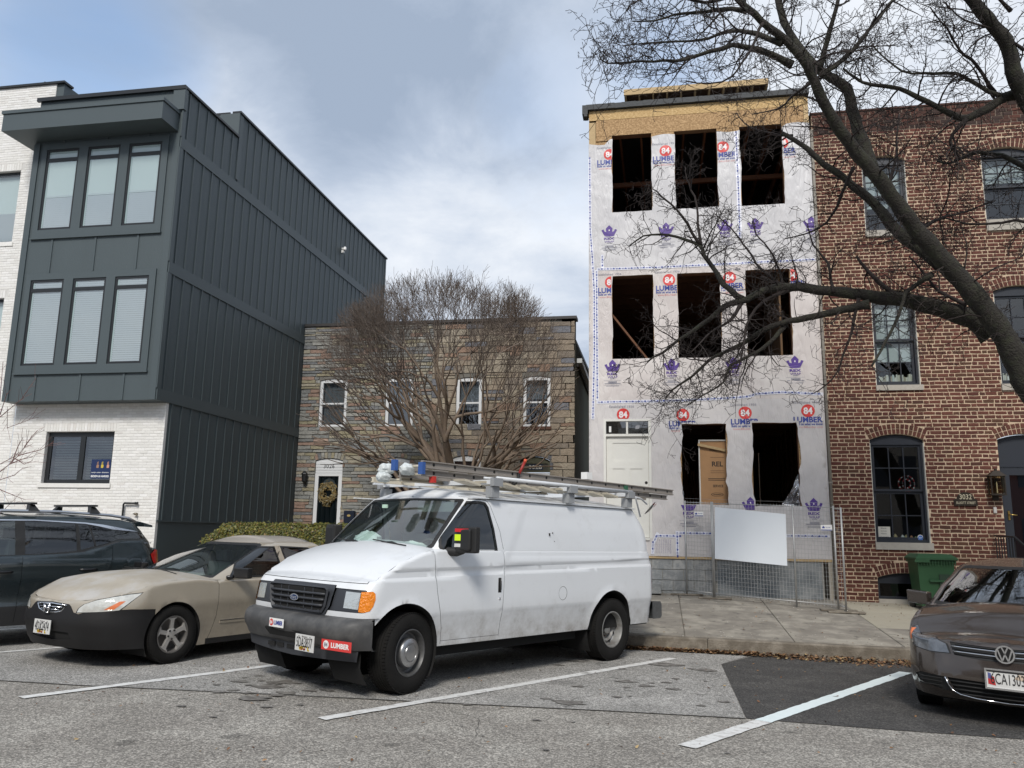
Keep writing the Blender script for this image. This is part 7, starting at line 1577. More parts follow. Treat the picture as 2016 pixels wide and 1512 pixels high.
# roof rack of the van
M_rackw = mat('rack_white', (.60, .62, .64), .45, var=.1, vs=9, obj=True)
rack = thing('roof_rack', 'white steel ladder rack bolted to the van roof', 'rack', mw=VM)
for x in (2.35, .95, -.35):
    mb = MB(); mb.beam((x, -.98, 2.15), (x, .98, 2.15), .055, .05); obj_local(mb, 'cross_bar', M_rackw, rack)
    for s in (-1, 1): mb = MB(); mb.box(x-.06, x+.06, s*.94-.05, s*.94+.05, 1.975, 2.10); mb.box(x-.075, x+.075, s*1.0-.03, s*1.0+.03, 2.10, 2.19); obj_local(mb, 'foot', mat('rack_foot', (.28, .29, .30), .5), rack)
mb = MB(); mb.tube([(2.35, 1.0, 2.19), (-.40, 1.0, 2.185)], .022, 8); obj_local(mb, 'side_rail', M_rackw, rack)
mb = MB(); mb.tube([(2.35, .80, 2.20), (-.35, .80, 2.20)], .014, 6); obj_local(mb, 'side_rail', M_rackw, rack)
def ladder(name, label, x0, z0, x1, z1, ya, yb, h, mt_, rung, mhole, nr, group=None):
    lo = thing(name, label, 'ladder', mw=VM, group=group)
    for y in (ya, yb):
        mb = MB(); mb.beam((x0, y, z0), (x1, y, z1), .032, h); mb.beam((x0, y+(.02 if y == yb else -.02), z0+h/2-.008), (x1, y+(.02 if y == yb else -.02), z1+h/2-.008), .03, .012); mb.beam((x0, y+(.02 if y == yb else -.02), z0-h/2+.008), (x1, y+(.02 if y == yb else -.02), z1-h/2+.008), .03, .012); obj_local(mb, 'rail', mt_, lo)
    for k in range(nr):
        t = (k+.5)/nr; x = x0+(x1-x0)*t; z = z0+(z1-z0)*t; mb = MB(); mb.tube([(x, ya, z), (x, yb, z)], .015, 6); obj_local(mb, 'rung', rung, lo)
        mb = MB(); yy = max(ya, yb)+.017; mb.lathe([(.001, .001), (.018, .001), (.018, -.002)], 10, axis='y', c=(x, yy, z+.004)); obj_local(mb, 'rung_end', mhole, lo)
    return lo
M_fib = mat('grey_fibreglass', (.26, .235, .21), .6, var=.15, vs=5, obj=True); M_creamf = mat('cream_fibreglass', (.55, .50, .40), .6, var=.12, vs=5, obj=True)
l1 = ladder('extension_ladder', 'long grey fibreglass extension ladder, topmost on the van roof rack', 3.18, 2.295, -2.03, 2.275, .22, .65, .085, M_fib, M_creamf, M_rubber, 16)
l1b = ladder('extension_ladder', 'lower section of grey ladder directly beneath the topmost one', 3.14, 2.205, -1.90, 2.19, .25, .62, .07, M_fib, M_creamf, M_rubber, 16)
l2 = ladder('step_ladder', 'cream fibreglass step ladder lying left of the grey ladder on the rack', 3.02, 2.165, .4, 2.15, -.38, .12, .065, M_creamf, M_creamf, M_rubber, 9)
l3 = ladder('step_ladder', 'white step ladder lying low along the far side of the van rack', 2.62, 2.17, -.9, 2.165, -.85, -.52, .06, M_rackw, M_creamf, M_rubber, 12)
for k in range(9):
    x = 2.6-k*.34; mb = MB(); mb.obox((x, .78, 2.13), (.13, 0, .02), (0, .09, 0), (.004, 0, .012)); obj_local(mb, 'tread', M_creamf, l2)
for (x, y, z, s, sd_) in ((3.05, -.10, 2.275, (.10, .07, .065), 21), (3.13, -.05, 2.175, (.09, .065, .055), 22), (3.10, .32, 2.255, (.10, .055, .065), 23)):
    lab = {21: 'white taped padding wrapped round the upper far ladder end', 22: 'white taped padding lowest at the front of the ladders', 23: 'white taped padding beside the blue ladder strap'}[sd_]
    crumple('ladder_padding', mat('taped_padding', (.58, .62, .62), .6, var=.3, vs=30, obj=True), (x, y, z), s, VM, sd_, lab, 'padding', 1)
for (x, y, z, cc, nm, h_, lb) in ((3.19, .665, 2.25, (.03, .09, .30), 'blue_strap', .13, 'blue strap round the front end of the grey ladder'), (3.0, .64, 2.14, (.5, .03, .02), 'red_strap', .07, 'red rubber strap hanging under the grey ladder'), (-.70, .68, 2.24, (.03, .12, .07), 'green_strap', .12, 'green strap round the rear of the grey ladder'), (3.20, .22, 2.30, (.03, .09, .30), 'blue_strap', .12, 'short blue strap at the far ladder tip')):
    mb = MB(); mb.obox((x, y, z), (.022, 0, 0), (0, .035, 0), (0, 0, h_/2)); o = link('strap', mb.mesh('strap', mat(nm, cc, .6), fix=True)); o.matrix_world = VM; tag(o, lb, 'strap')
cl = thing('clamp', 'red handled clamp standing on the grey ladder', 'clamp', mw=VM); mb = MB(); mb.tube([(1.62, .69, 2.30), (1.52, .70, 2.47)], .018, 8); obj_local(mb, 'handle', mat('clamp_red', (.28, .02, .015), .5), cl); mb = MB(); mb.tube([(1.72, .69, 2.16), (1.64, .69, 2.24), (1.62, .69, 2.31)], [.03, .022, .016], 8); obj_local(mb, 'jaw', M_rubber, cl)
mb = MB(); mb.tube([(1.53, .70, 2.45), (1.515, .70, 2.485)], .0195, 8); obj_local(mb, 'tip', mat('clamp_orange', (.6, .10, .04), .5), cl)
rmr = thing('rear_mirror', 'round convex mirror on an arm at the rear roof edge of the van', 'mirror', mw=VM)
mb = MB(); mb.tube([(-.72, .92, 1.86), (-.60, .93, 2.10), (-.45, .95, 2.17)], .013, 6); mb.tube([(-.55, .93, 2.13), (-.85, .85, 2.12), (-1.05, .82, 2.05)], .012, 6); obj_local(mb, 'arm', M_rackw, rmr)
nrm = Vector((-.35, .62, -.62)).normalized(); c_ = Vector((-1.13, .82, 2.0)); a_ = nrm.cross(Vector((0, 0, 1))).normalized(); b_ = nrm.cross(a_)
for nm, r_, off, mt_ in (('mirror_back', .125, 0, M_rackw), ('mirror_face', .118, .006, mat('mirror_glass', (.35, .33, .30), .08, 1))):
    mb = MB(); V = [c_+nrm*(off+.02)]+[c_+nrm*(off+.02*(1-q*q))+(a_*math.cos(t)+b_*math.sin(t))*r_*q for q in (.5, 1) for t in np.linspace(0, 6.2832, 25)[:-1]]
    F_ = [(0, 1+i, 1+(i+1) % 24) for i in range(24)]+[(1+i, 25+i, 25+(i+1) % 24, 1+(i+1) % 24) for i in range(24)]; mb.add(V, F_, 0, True); obj_local(mb, nm, mt_, rmr, fix=False)
mb = MB(); V = [c_+nrm*.030+(a_*math.cos(t)+b_*math.sin(t))*.112*q for q in (.62, 1) for t in np.linspace(3.6, 5.3, 8)]; mb.add(V, [(i, 8+i, 9+i, i+1) for i in range(7)]); obj_local(mb, 'red_arc', mat('arc_red', (.4, .01, .02), .4), rmr, fix=False)
mb = MB(); mb.box(.07, .19, .56, .66, 2.335, 2.43)
o = link('white_cap_box', mb.mesh('white_cap_box', M_white, fix=True)); o.matrix_world = VM; tag(o, 'white square plastic cap standing on top of the grey ladder', 'cap')

# ---------------------------------------------------------------- sedans and the crossover
def sedan(o, S, Sg, regs, gregs, arches, mp, hood_us, roof_us, trunk_us, hcrown, rcrown, tcrown, nb='upper_body'):
    shell(S, o, regs, arches, .055, mp); shell(Sg, o, gregs, (), .06, mp, nb)
    cap(S, o, 'hood', hood_us, mp, hcrown, 16); cap(Sg, o, 'roof', roof_us, mp, rcrown, 16)
    if trunk_us: cap(S, o, 'boot_lid', trunk_us, mp, tcrown, 16)
M_gold = mat('champagne_paint', (.45, .395, .31), .28, metal=.35, coat=.7, var=.05, vs=2, dirt=.5, obj=True)
M_goldh = mat('faded_champagne_paint', (.42, .375, .305), .5, metal=.2, coat=.05, var=.14, vs=3, c2=(.44, .42, .39), dirt=.2, obj=True, vdetail=9)
M_mask = mat('unpainted_black_bumper', (.013, .0125, .013), .55, spec=.35, var=.2, vs=3, obj=True)
acc = vehicle('beige_sedan', 'beige gold sedan with a faded hood and plain black front bumper', 'car', (-5.548, 11.816, 250.7165))
AM = carframe(-5.548, 11.816, 250.7165)
AXF = 3.66
def atop(u):
    return sinterp([(-1.2, .93), (-.9, .965), (-.4, 1.0), (1.0, .925), (2.1, .915), (2.45, .945), (2.8, .93), (3.1, .90), (3.3, .865), (3.45, .84), (3.6, .805), (3.7, .785), (3.8, .765), (3.95, .742), (4.1, .725), (4.57, .712)], u) if u > 0 else sinterp([(-2.1, .99), (-1.2, .985), (-.5, 1.0), (.0, .96)], u)
def afeat(x, y, z):
    o = .016*smooth01(.62, .60, abs(z-.52))*0
    o += -.022*smooth01(.70, .93, z)-.020*smooth01(.50, .20, z)+.010*math.exp(-((z-.66)/.05)**2)
    return o
Sa = Strip(-1.06, AXF, .905, .48, .35, lambda z: sinterp([(.2, AXF-.06), (.30, AXF), (.48, AXF+.055), (.60, AXF+.04), (.66, AXF+.03), (.72, AXF+.015), (.85, AXF-.08)], z), lambda z: -1.06-.05*smooth01(.5, .3, z), lambda z: .905, atop,
           lambda u: .205 if u > 3.2 else .17, bowf=.15, bowr=.10, feat=afeat, roll=.04, exf=2.1, bloc=.9)
ua = Sa.fy
rg = []
bp = [(Sa.u_of(3.02, .62), .165), (Sa.u_of(3.02, .62), .628), (Sa.u_of(3.3, .62), .640), (ua(.62), .630), (ua(.47), .585), (ua(.40), .60), (ua(.34), .66), (ua(.30), .682), (ua(0), .695), (ua(0), .165)]
rg.append(('front_bumper', dens(bp, .08), M_mask, -.003, 'join', None))
hl = [(Sa.u_of(3.24, .80), .812), (Sa.u_of(3.45, .77), .775), (ua(.68), .745), (ua(.52), .685), (ua(.435), .605), (ua(.42), .585), (ua(.62), .600), (Sa.u_of(3.50, .63), .632)]
hl = [(Sa.u_of(3.18, .80), .820), (Sa.u_of(3.30, .79), .806), (ua(.74), .778), (ua(.62), .742), (ua(.50), .690), (ua(.445), .640), (ua(.43), .594), (ua(.56), .602), (ua(.72), .612), (Sa.u_of(3.40, .64), .628)]
hl2 = [(sum(p[0] for p in hl)/10*.05+x*.95, sum(p[1] for p in hl)/10*.08+z*.92) for x, z in hl]
rg.append(('headlight_gap', dens(hl, .05), M_rubber, .003, 'both', None)); rg.append(('headlight', dens(hl2, .05), mat('hazy_headlamp', (.60, .60, .56), .18, metal=.25, coat=.6, var=.25, vs=14, bump=.5, bs=16, obj=True), .0, 'both', None))
orf = [(Sa.u_of(3.45, .66), .640), (Sa.u_of(3.52, .66), .636), (Sa.u_of(3.40, .73), .725), (Sa.u_of(3.35, .73), .728)]; rg.append(('side_reflector', dens(orf, .05), mat('orange_reflector', (.62, .16, .05), .35, coat=.4), -.001, 'both', None))
gr = [(ua(0), .675), (ua(.26), .668), (ua(.28), .655), (ua(.20), .60), (ua(.14), .585), (ua(0), .58)]; rg.append(('grille', dens(gr, .05), M_under, .01, 'join', None))
ai = [(ua(0), .385), (ua(.33), .38), (ua(.36), .31), (ua(0), .285)]; rg.append(('lower_grille', dens(ai, .05), M_under, .015, 'join', None))
rg.append(seam(Sa, [(2.12, .93), (2.125, .75), (2.14, .5), (2.20, .3), (2.24, .22)])); rg.append(seam(Sa, [(.98, .95), (.99, .6), (1.02, .22)])); rg.append(seam(Sa, [(-.05, .98), (-.06, .8), (.15, .7)]))
sk = [(2.26, .235), (.40, .235), (.40, .15), (2.26, .15)]; rg.append(('sill', poly_side(Sa, sk, .1), M_mask, -.002, 'both', None))
tl = [(Sa.XR+.08, .93), (Sa.XR-.16, .93), (Sa.XR-.16, .74), (Sa.XR+.03, .76)]; rg.append(('tail_light', dens(tl, .06), mat('red_lens'), -.003, 'both', None))
def axf(z): return 2.42-1.12*((z-.90)/.46)**1.06 if z > .90 else 2.42
def axr(z): return -.86+.86*max(0, (z-.93)/.44)**1.1 if z > .93 else -.86
Sag = Strip(-.86, 2.42, .85, .16, .16, axf, axr, lambda z: sinterp([(.9, .865), (1.1, .80), (1.30, .685), (1.385, .60)], z), lambda u: sinterp([(-1.8, 1.372), (.2, 1.385), (1.6, 1.385), (2.9, 1.365)], u), lambda u: .885 if -.5 < u < 2.2 else .90, bowf=.26, bowr=.2, lin=True, roll=.035, exf=2.1)
gg = []; ug = Sag.uf
wd = [(1.98, .925), (1.03, .94), (1.03, 1.325), (1.20, 1.325), (1.42, 1.28), (1.66, 1.17)]; gg.append(('window_seal', poly_side(Sag, wd), M_rubber, .002, 'both', None)); gg.append(('side_window', poly_side(Sag, sc_(wd, .93)), M_wdark, .008, 'both', None))
wd = [(.93, .94), (.05, .965), (-.12, 1.05), (.10, 1.22), (.40, 1.31), (.93, 1.33)]; gg.append(('window_seal', poly_side(Sag, wd), M_rubber, .002, 'both', None)); gg.append(('side_window', poly_side(Sag, sc_(wd, .93)), M_wdark, .008, 'both', None))
ws = [(ug(0), .93), (ug(.45), .93), (ug(.77), .94), (ug(.74), 1.34), (ug(.66), 1.36), (ug(0), 1.363)]; gg.append(('windscreen_surround', dens(ws, .06), M_rubber, .0, 'join', None)); ws2 = [(ug(0), .955), (ug(.45), .955), (ug(.745), .97), (ug(.715), 1.315), (ug(.66), 1.33), (ug(0), 1.335)]
M_aws = glass('sedan_windscreen', (.50, .58, .56), .20); gg.append(('windscreen', dens(ws2, .06), M_aws, .005, 'join', None))
u0 = Sag.u0; gg.append(('rear_window', dens([(u0, .97), (u0+.72, .98), (u0+.70, 1.33), (u0, 1.34)], .06), M_wdark, .004, 'join', None))
shell(Sa, acc, rg, [(2.74, .318, .375, .2), (0, .318, .375, .2)], .055, M_gold); shell(Sag, acc, gg, (), .055, M_gold, 'upper_body')
cap(Sa, acc, 'hood', [2.0, 2.2, 2.4, 2.6, 2.8, 3.0, 3.15, 3.3, 3.42, 3.5, 3.6, 3.7, 3.8, 3.95, 4.15, 4.35, 4.5, 4.56], M_goldh, lambda u: .075*(1-smooth01(3.6, 4.56, u)), 18)
cap(Sag, acc, 'roof', [Sag.u0+.01, -1.6, -1.3, -1.0, -.7, -.4, 0, .4, .8, 1.2, 1.6, 2.0, 2.3, 2.42, 2.55, 2.8, 3.0, 3.2, 3.26], mat('roof_champagne', (.40, .365, .32), .4, metal=.2, coat=.3, var=.1, vs=3, obj=True), lambda u: .075*smooth01(-1.8, -.6, u)*(1-smooth01(2.0, 3.27, u)), 16)
cap(Sa, acc, 'boot_lid', [Sa.u0+.01, -1.8, -1.5, -1.25, -1.05, -.9, -.7, -.5, -.3], M_gold, lambda u: .03*smooth01(-2, -1, u), 12)
def interior(o, x0, x1, w, zb, zt, dash, seats):
    mb = MB(); mb.box(x0, x1, -w, w, .25, .45); obj_local(mb, 'floor', M_under, o); mb = MB(); mb.box(dash, x1, -w*.95, w*.95, .6, zb); obj_local(mb, 'dashboard', M_dash, o)
    for sx_ in seats:
        for s in (-1, 1): mb = MB(); mb.box(sx_, sx_+.5, s*.38-.24, s*.38+.24, .45, .65); mb.box(sx_-.1, sx_+.04, s*.38-.23, s*.38+.23, .6, zt-.28); mb.box(sx_-.07, sx_+.02, s*.38-.11, s*.38+.11, zt-.26, zt-.12); obj_local(mb, 'seat', M_seat, o)
interior(acc, -.7, 2.3, .75, .93, 1.36, 1.85, (1.0, .05))
mb = MB(); mb.add([(x, y, .905+.02*0) for x, y in ((2.10, -.74), (2.66, -.55), (2.66, .55), (2.10, .74))], [(0, 1, 2, 3)])
rows = [[(2.50-.22*t*t+.05, .80*t, .972-.055*t*t), (2.50-.24*t*t-.16, .80*t, .955-.045*t*t)] for t in np.linspace(-1, 1, 17)]; mb = MB(); mb.add(sum(rows, []), [(2*i, 2*i+1, 2*i+3, 2*i+2) for i in range(16)]); obj_local(mb, 'cowl', M_rubber, acc, fix=False)
for y0, y1 in ((.55, .02), (-.05, -.6)): mb = MB(); mb.tube([(2.50, y0, .985), (2.44, (y0+y1)/2, 1.01), (2.42, y1, 1.0)], .009, 6); mb.tube([(2.42, y0-.05, 1.02), (2.36, y1-.05, 1.02)], .006, 5); obj_local(mb, 'wiper', M_rubber, acc)
for s in (1, -1):
    mb = MB(); c_ = Vector((1.86, s*1.0, 1.0)); mb.obox(c_, (.045, .01*s, 0), (-.02, .115*s, 0), (0, 0, .065)); mb.tube([(1.98, s*.84, .94), (1.92, s*.90, .95)], .03, 6); o2 = obj_local(mb, 'door_mirror', mat('gloss_black', (.012, .012, .013), .15), acc); bv = o2.modifiers.new('bevel', 'BEVEL'); bv.width = .028; bv.segments = 4
    mb = MB(); mb.obox((1.62, s*.895, .418), (.46, 0, 0), (0, .012, 0), (0, 0, .018)); obj_local(mb, 'side_moulding', M_gold, acc); mb = MB(); mb.obox((1.62, s*.905, .436), (.46, 0, 0), (0, .006, 0), (0, 0, .004)); obj_local(mb, 'moulding_strip', M_chrome, acc)
    mb = MB(); mb.tube([(1.16, s*.905, .80), (1.22, s*.925, .80), (1.32, s*.925, .80), (1.38, s*.905, .80)], .014, 6); obj_local(mb, 'door_handle', M_gold, acc)
gx = lambda y: AXF+.055-.16*(y/.905)**2
mb = MB(); P = [(-.27, .665), (0, .678), (.27, .665), (.21, .605), (.13, .588), (0, .585), (-.13, .588), (-.21, .605)]; mb.tube([(gx(y)-.02+.10*(.64-z), y, z) for y, z in P+[P[0]]], .009, 6, cap=False); obj_local(mb, 'grille_surround', M_chrome, acc)
for zz in (.615, .645): mb = MB(); hw = .17 if zz < .62 else .22; mb.tube([(gx(-hw)-.01, -hw, zz), (gx(0)+.01, 0, zz), (gx(hw)-.01, hw, zz)], .006, 6); obj_local(mb, 'grille_bar', M_chrome, acc)
mb = MB(); bx_ = AXF+.075
for a, b_ in (((-.038, .668), (-.030, .592)), ((.038, .668), (.030, .592)), ((-.034, .632), (.034, .632)), ((-.058, .672), (-.042, .580)), ((.058, .672), (.042, .580)), ((-.058, .672), (.058, .672)), ((-.042, .580), (.042, .580))): mb.tube([(bx_, a[0], a[1]), (bx_, b_[0], b_[1])], .0065, 6)
obj_local(mb, 'badge', M_chrome, acc); mb = MB(); mb.prism([(-.05, .668), (.05, .668), (.038, .585), (-.038, .585)], 0, .01); mb.v = [(bx_-.02+y, x, z) for x, y, z in mb.v]; obj_local(mb, 'badge_back', M_under, acc)
maryland(acc, AXF+.085, -.03, .425, '4DX2474')
w_ = wheel(acc, 2.74, .905, .325, .205, .205, 'five', 0, mat('silver_alloy', (.55, .53, .50), .4, .6, var=.15, vs=12, obj=True)); copywheel(w_, acc, 2.74, .905, .325, .205, -1); copywheel(w_, acc, 0, .905, .325, .205, 1); copywheel(w_, acc, 0, .905, .325, .205, -1)
mb = MB(); mb.box(-1.0, 3.3, -.55, .55, .2, .5); mb.box(.45, 2.25, -.78, .78, .18, .4); obj_local(mb, 'underbody', M_under, acc)

# brown sedan on the right
M_brown = mat('brown_metallic_paint', (.070, .057, .049), .22, metal=.5, coat=.9, var=.03, vs=2, obj=True)
jet = vehicle('brown_sedan', 'glossy dark brown sedan, its front at the right edge of the photo', 'car', (4.572, 11.281, 242.9616)); JXF = 3.47
def jtop(u): return sinterp([(-2.1, 1.0), (-1.1, 1.02), (-.3, 1.02), (1.0, .955), (2.1, .93), (2.5, .955), (2.8, .93), (3.1, .865), (3.3, .79), (3.42, .735), (3.47, .715), (3.7, .715), (4.36, .725)], u)
def jfeat(x, y, z): return -.030*smooth01(.72, .95, z)-.022*smooth01(.45, .2, z)+.008*math.exp(-((z-.70)/.03)**2)
Sj = Strip(-1.0, JXF, .885, .42, .3, lambda z: sinterp([(.18, JXF-.05), (.26, JXF+.03), (.40, JXF+.055), (.55, JXF+.03), (.70, JXF-.02), (.74, JXF-.05)], z), lambda z: -1.0, lambda z: .885, jtop, lambda u: .19, bowf=.17, bowr=.1, feat=jfeat, roll=.06, exf=2.3, bloc=1.1)
uj = Sj.fy; rg = []
hl = [(Sj.u_of(3.06, .77), .800), (uj(.80), .790), (uj(.70), .760), (uj(.47), .672), (uj(.44), .590), (uj(.62), .585), (uj(.80), .610), (Sj.u_of(3.14, .65), .655)]
hl2 = [(sum(p[0] for p in hl)/8*.05+x*.95, sum(p[1] for p in hl)/8*.08+z*.92) for x, z in hl]
rg.append(('headlight_gap', dens(hl, .05), M_rubber, .004, 'both', None)); rg.append(('headlight', dens(hl2, .05), mat('clear_headlamp', (.13, .14, .155), .12, metal=.5, coat=1, var=.6, vs=9, bump=.8, bs=14, obj=True), 0, 'both', None))
sg_ = [(Sj.u_of(3.07, .72), .765), (Sj.u_of(3.12, .72), .77), (Sj.u_of(3.16, .68), .67), (Sj.u_of(3.12, .66), .66)]; rg.append(('side_reflector', dens(sg_, .05), mat('orange_reflector'), -.001, 'both', None))
gr = [(uj(0), .675), (uj(.30), .684), (uj(.455), .695), (uj(.415), .585), (uj(.2), .565), (uj(0), .56)]; rg.append(('grille', dens(gr, .05), M_rubber, .01, 'join', None))
lo = [(uj(0), .375), (uj(.48), .385), (uj(.42), .255), (uj(0), .215)]; rg.append(('lower_grille', dens(lo, .05), M_under, .015, 'join', None))
fo = [(uj(.50), .385), (uj(.72), .395), (uj(.80), .36), (uj(.74), .31), (uj(.46), .26)]; rg.append(('fog_grille', dens(fo, .05), M_rubber, .008, 'both', None))
bs_ = [(uj(.8), .20), (uj(0), .175), (uj(0), .19), (uj(.8), .22)]; rg.append(seam(Sj, [(1.98, .95), (1.99, .7), (2.05, .45), (2.12, .25)])); rg.append(seam(Sj, [(.95, .98), (.97, .6), (1.0, .25)]))
def jxf(z): return 2.56-.78*((z-.93)/.46)**1.04 if z > .93 else 2.56
Sjg = Strip(-.85, 2.56, .84, .15, .16, jxf, lambda z: -.85+.8*max(0, (z-.95)/.45), lambda z: sinterp([(.93, .85), (1.1, .78), (1.3, .66), (1.39, .585)], z), lambda u: sinterp([(-1.8, 1.38), (.2, 1.39), (1.7, 1.392), (3.0, 1.372)], u), lambda u: .92, bowf=.24, bowr=.2, lin=True, roll=.035, exf=2.1)
gg = []; ug = Sjg.uf
wd = [(2.10, .965), (1.0, .975), (1.0, 1.34), (1.40, 1.335), (1.62, 1.28), (1.86, 1.15)]; gg.append(('window_seal', poly_side(Sjg, wd), M_rubber, .002, 'both', None)); gg.append(('side_window', poly_side(Sjg, sc_(wd, .93)), M_wdark, .006, 'both', None))
wd = [(.92, .975), (.0, .995), (-.1, 1.08), (.10, 1.24), (.40, 1.32), (.92, 1.34)]; gg.append(('window_seal', poly_side(Sjg, wd), M_rubber, .002, 'both', None)); gg.append(('side_window', poly_side(Sjg, sc_(wd, .93)), M_wdark, .006, 'both', None))
ws = [(ug(0), .95), (ug(.45), .95), (ug(.80), .965), (ug(.785), 1.355), (ug(.70), 1.365), (ug(0), 1.368)]; gg.append(('windscreen_surround', dens(ws, .06), M_rubber, 0, 'join', None)); ws2 = [(ug(0), .975), (ug(.45), .978), (ug(.775), .995), (ug(.755), 1.325), (ug(.70), 1.335), (ug(0), 1.34)]
gg.append(('windscreen', dens(ws2, .06), glass('reflective_windscreen', (.42, .50, .47), .26), .005, 'join', None)); gg.append(('rear_window', dens([(Sjg.u0, .99), (Sjg.u0+.7, 1.0), (Sjg.u0+.68, 1.34), (Sjg.u0, 1.34)], .06), M_wdark, .004, 'join', None))
shell(Sj, jet, rg, [(2.651, .318, .36, .2), (0, .318, .36, .2)], .05, M_brown); shell(Sjg, jet, gg, (), .055, M_brown, 'upper_body')
cap(Sj, jet, 'hood', [2.0, 2.2, 2.4, 2.6, 2.8, 3.0, 3.1, 3.2, 3.3, 3.4, 3.5, 3.6, 3.75, 3.9, 4.1, 4.25, 4.35], M_brown, lambda u: .075*(1-smooth01(2.9, 4.35, u)), 18)
cap(Sjg, jet, 'roof', [Sjg.u0+.01, -1.5, -1.2, -.9, -.6, -.2, .3, .8, 1.3, 1.8, 2.2, 2.52, 2.7, 2.95, 3.2, 3.34], M_brown, lambda u: .07*smooth01(-1.8, -.6, u)*(1-smooth01(2.1, 3.36, u)), 16)
cap(Sj, jet, 'boot_lid', [Sj.u0+.01, -1.7, -1.4, -1.15, -.95, -.7, -.4], M_brown, lambda u: .03*smooth01(-2, -1, u), 12); interior(jet, -.7, 2.35, .75, .95, 1.36, 1.95, (1.05, .1))
rows = [[(2.60-.20*t*t+.05, .80*t, 1.005-.055*t*t), (2.60-.22*t*t-.15, .80*t, .985-.045*t*t)] for t in np.linspace(-1, 1, 17)]; mb = MB(); mb.add(sum(rows, []), [(2*i, 2*i+1, 2*i+3, 2*i+2) for i in range(16)]); obj_local(mb, 'cowl', M_rubber, jet, fix=False)
for s in (1, -1):
    mb = MB(); mb.obox((1.93, s*.98, 1.0), (.05, .015*s, .0), (-.02, .11*s, .01), (.01, 0, .07)); mb.tube([(2.02, s*.83, .93), (1.97, s*.90, .935)], .028, 6); o2 = obj_local(mb, 'door_mirror', M_brown, jet); bv = o2.modifiers.new('bevel', 'BEVEL'); bv.width = .03; bv.segments = 4
jx = lambda y, z: JXF+.03-.17*(y/.885)**2+interp([(.26, .0), (.40, .025), (.55, 0), (.70, -.05)], z)
for zz, hw in ((.648, .44), (.605, .425)): mb = MB(); ys_ = np.linspace(-hw, hw, 13); mb.tube([(jx(y, zz)+.012, y, zz+.012*(abs(y)/hw)) for y in ys_], .0055, 6); obj_local(mb, 'grille_strip', M_chrome, jet)
for zz in (.585, .625, .665): mb = MB(); hw = .41; mb.tube([(jx(y, zz)-.002, y, zz+.01*(abs(y)/hw)) for y in np.linspace(-hw, hw, 11)], .006, 4); obj_local(mb, 'grille_slat', M_rubber, jet)
for zz in (.25, .285, .32, .355): mb = MB(); hw = .42+.6*(zz-.25); mb.tube([(jx(y, zz)-.004, y, zz) for y in np.linspace(-hw, hw, 11)], .008, 4); obj_local(mb, 'lower_slat', M_rubber, jet)
for s in (1, -1):
    mb = MB(); mb.tube([(jx(y, z)+.012, s*y, z) for y, z in ((.50, .385), (.475, .32), (.445, .275), (.38, .245), (.25, .228), (0, .220))], .0055, 6); obj_local(mb, 'chrome_trim', M_chrome, jet)
    for zz in (.30, .335, .365): mb = MB(); mb.tube([(jx(y, zz)+.004-(.05 if y > .7 else 0), s*y, zz) for y in (.53, .62, .70, .74)], .006, 4); obj_local(mb, 'fog_slat', M_under, jet)
mb = MB(); bxj = JXF+.055; fj = lambda d: (lambda a, b_: (bxj+d, a, .635+b_))
V, T = disc2d(0, 0, .078, .078, 32); tris2d(mb, V, T, fj(0), 1); V, T = ring2d(0, 0, .064, .078, 1, 32); tris2d(mb, V, T, fj(.006), 0)
for P in ([(-.046, .040), (-.031, .040), (.0, -.012+.0), (-.006, -.012-.014)], [(.046, .040), (.031, .040), (0, -.012), (.006, -.026)]): pass
def bar2(a, b_, w_):
    d = Vector((b_[0]-a[0], b_[1]-a[1])).normalized(); n = Vector((-d.y, d.x))*w_/2; tris2d(mb, [(a[0]+n.x, a[1]+n.y), (a[0]-n.x, a[1]-n.y), (b_[0]-n.x, b_[1]-n.y), (b_[0]+n.x, b_[1]+n.y)], [(0, 1, 2, 3)], fj(.006), 0)
for a, b_ in (((-.024, .062), (0, .008)), ((.024, .062), (0, .008)), ((-.054, .036), (-.024, -.056)), ((.054, .036), (.024, -.056)), ((-.024, -.056), (0, .0)), ((.024, -.056), (0, .0))): bar2(a, b_, .012)
obj_local(mb, 'badge', [M_chrome, M_under], jet, fix=False)
maryland(jet, JXF+.095, .0, .425, '6CA1303', new=True); mb = MB(); x_ = JXF+.097; 
for a in ((-.165, .165, .498, .512), (-.165, .165, .336, .352), (-.165, -.153, .352, .498), (.153, .165, .352, .498)): mb.box(x_-.01, x_+.004, a[0], a[1], a[2], a[3])
obj_local(mb, 'plate_frame', M_chrome, jet)
w_ = wheel(jet, 2.651, .89, .318, .205, .205, 'thin', R(4), mat('silver_alloy')); copywheel(w_, jet, 2.651, .89, .318, .205, -1, R(4)); copywheel(w_, jet, 0, .89, .318, .205, 1); copywheel(w_, jet, 0, .89, .318, .205, -1)
mb = MB(); mb.box(-.9, 3.2, -.55, .55, .19, .5); mb.box(.42, 2.2, -.76, .76, .18, .4); obj_local(mb, 'underbody', M_under, jet)

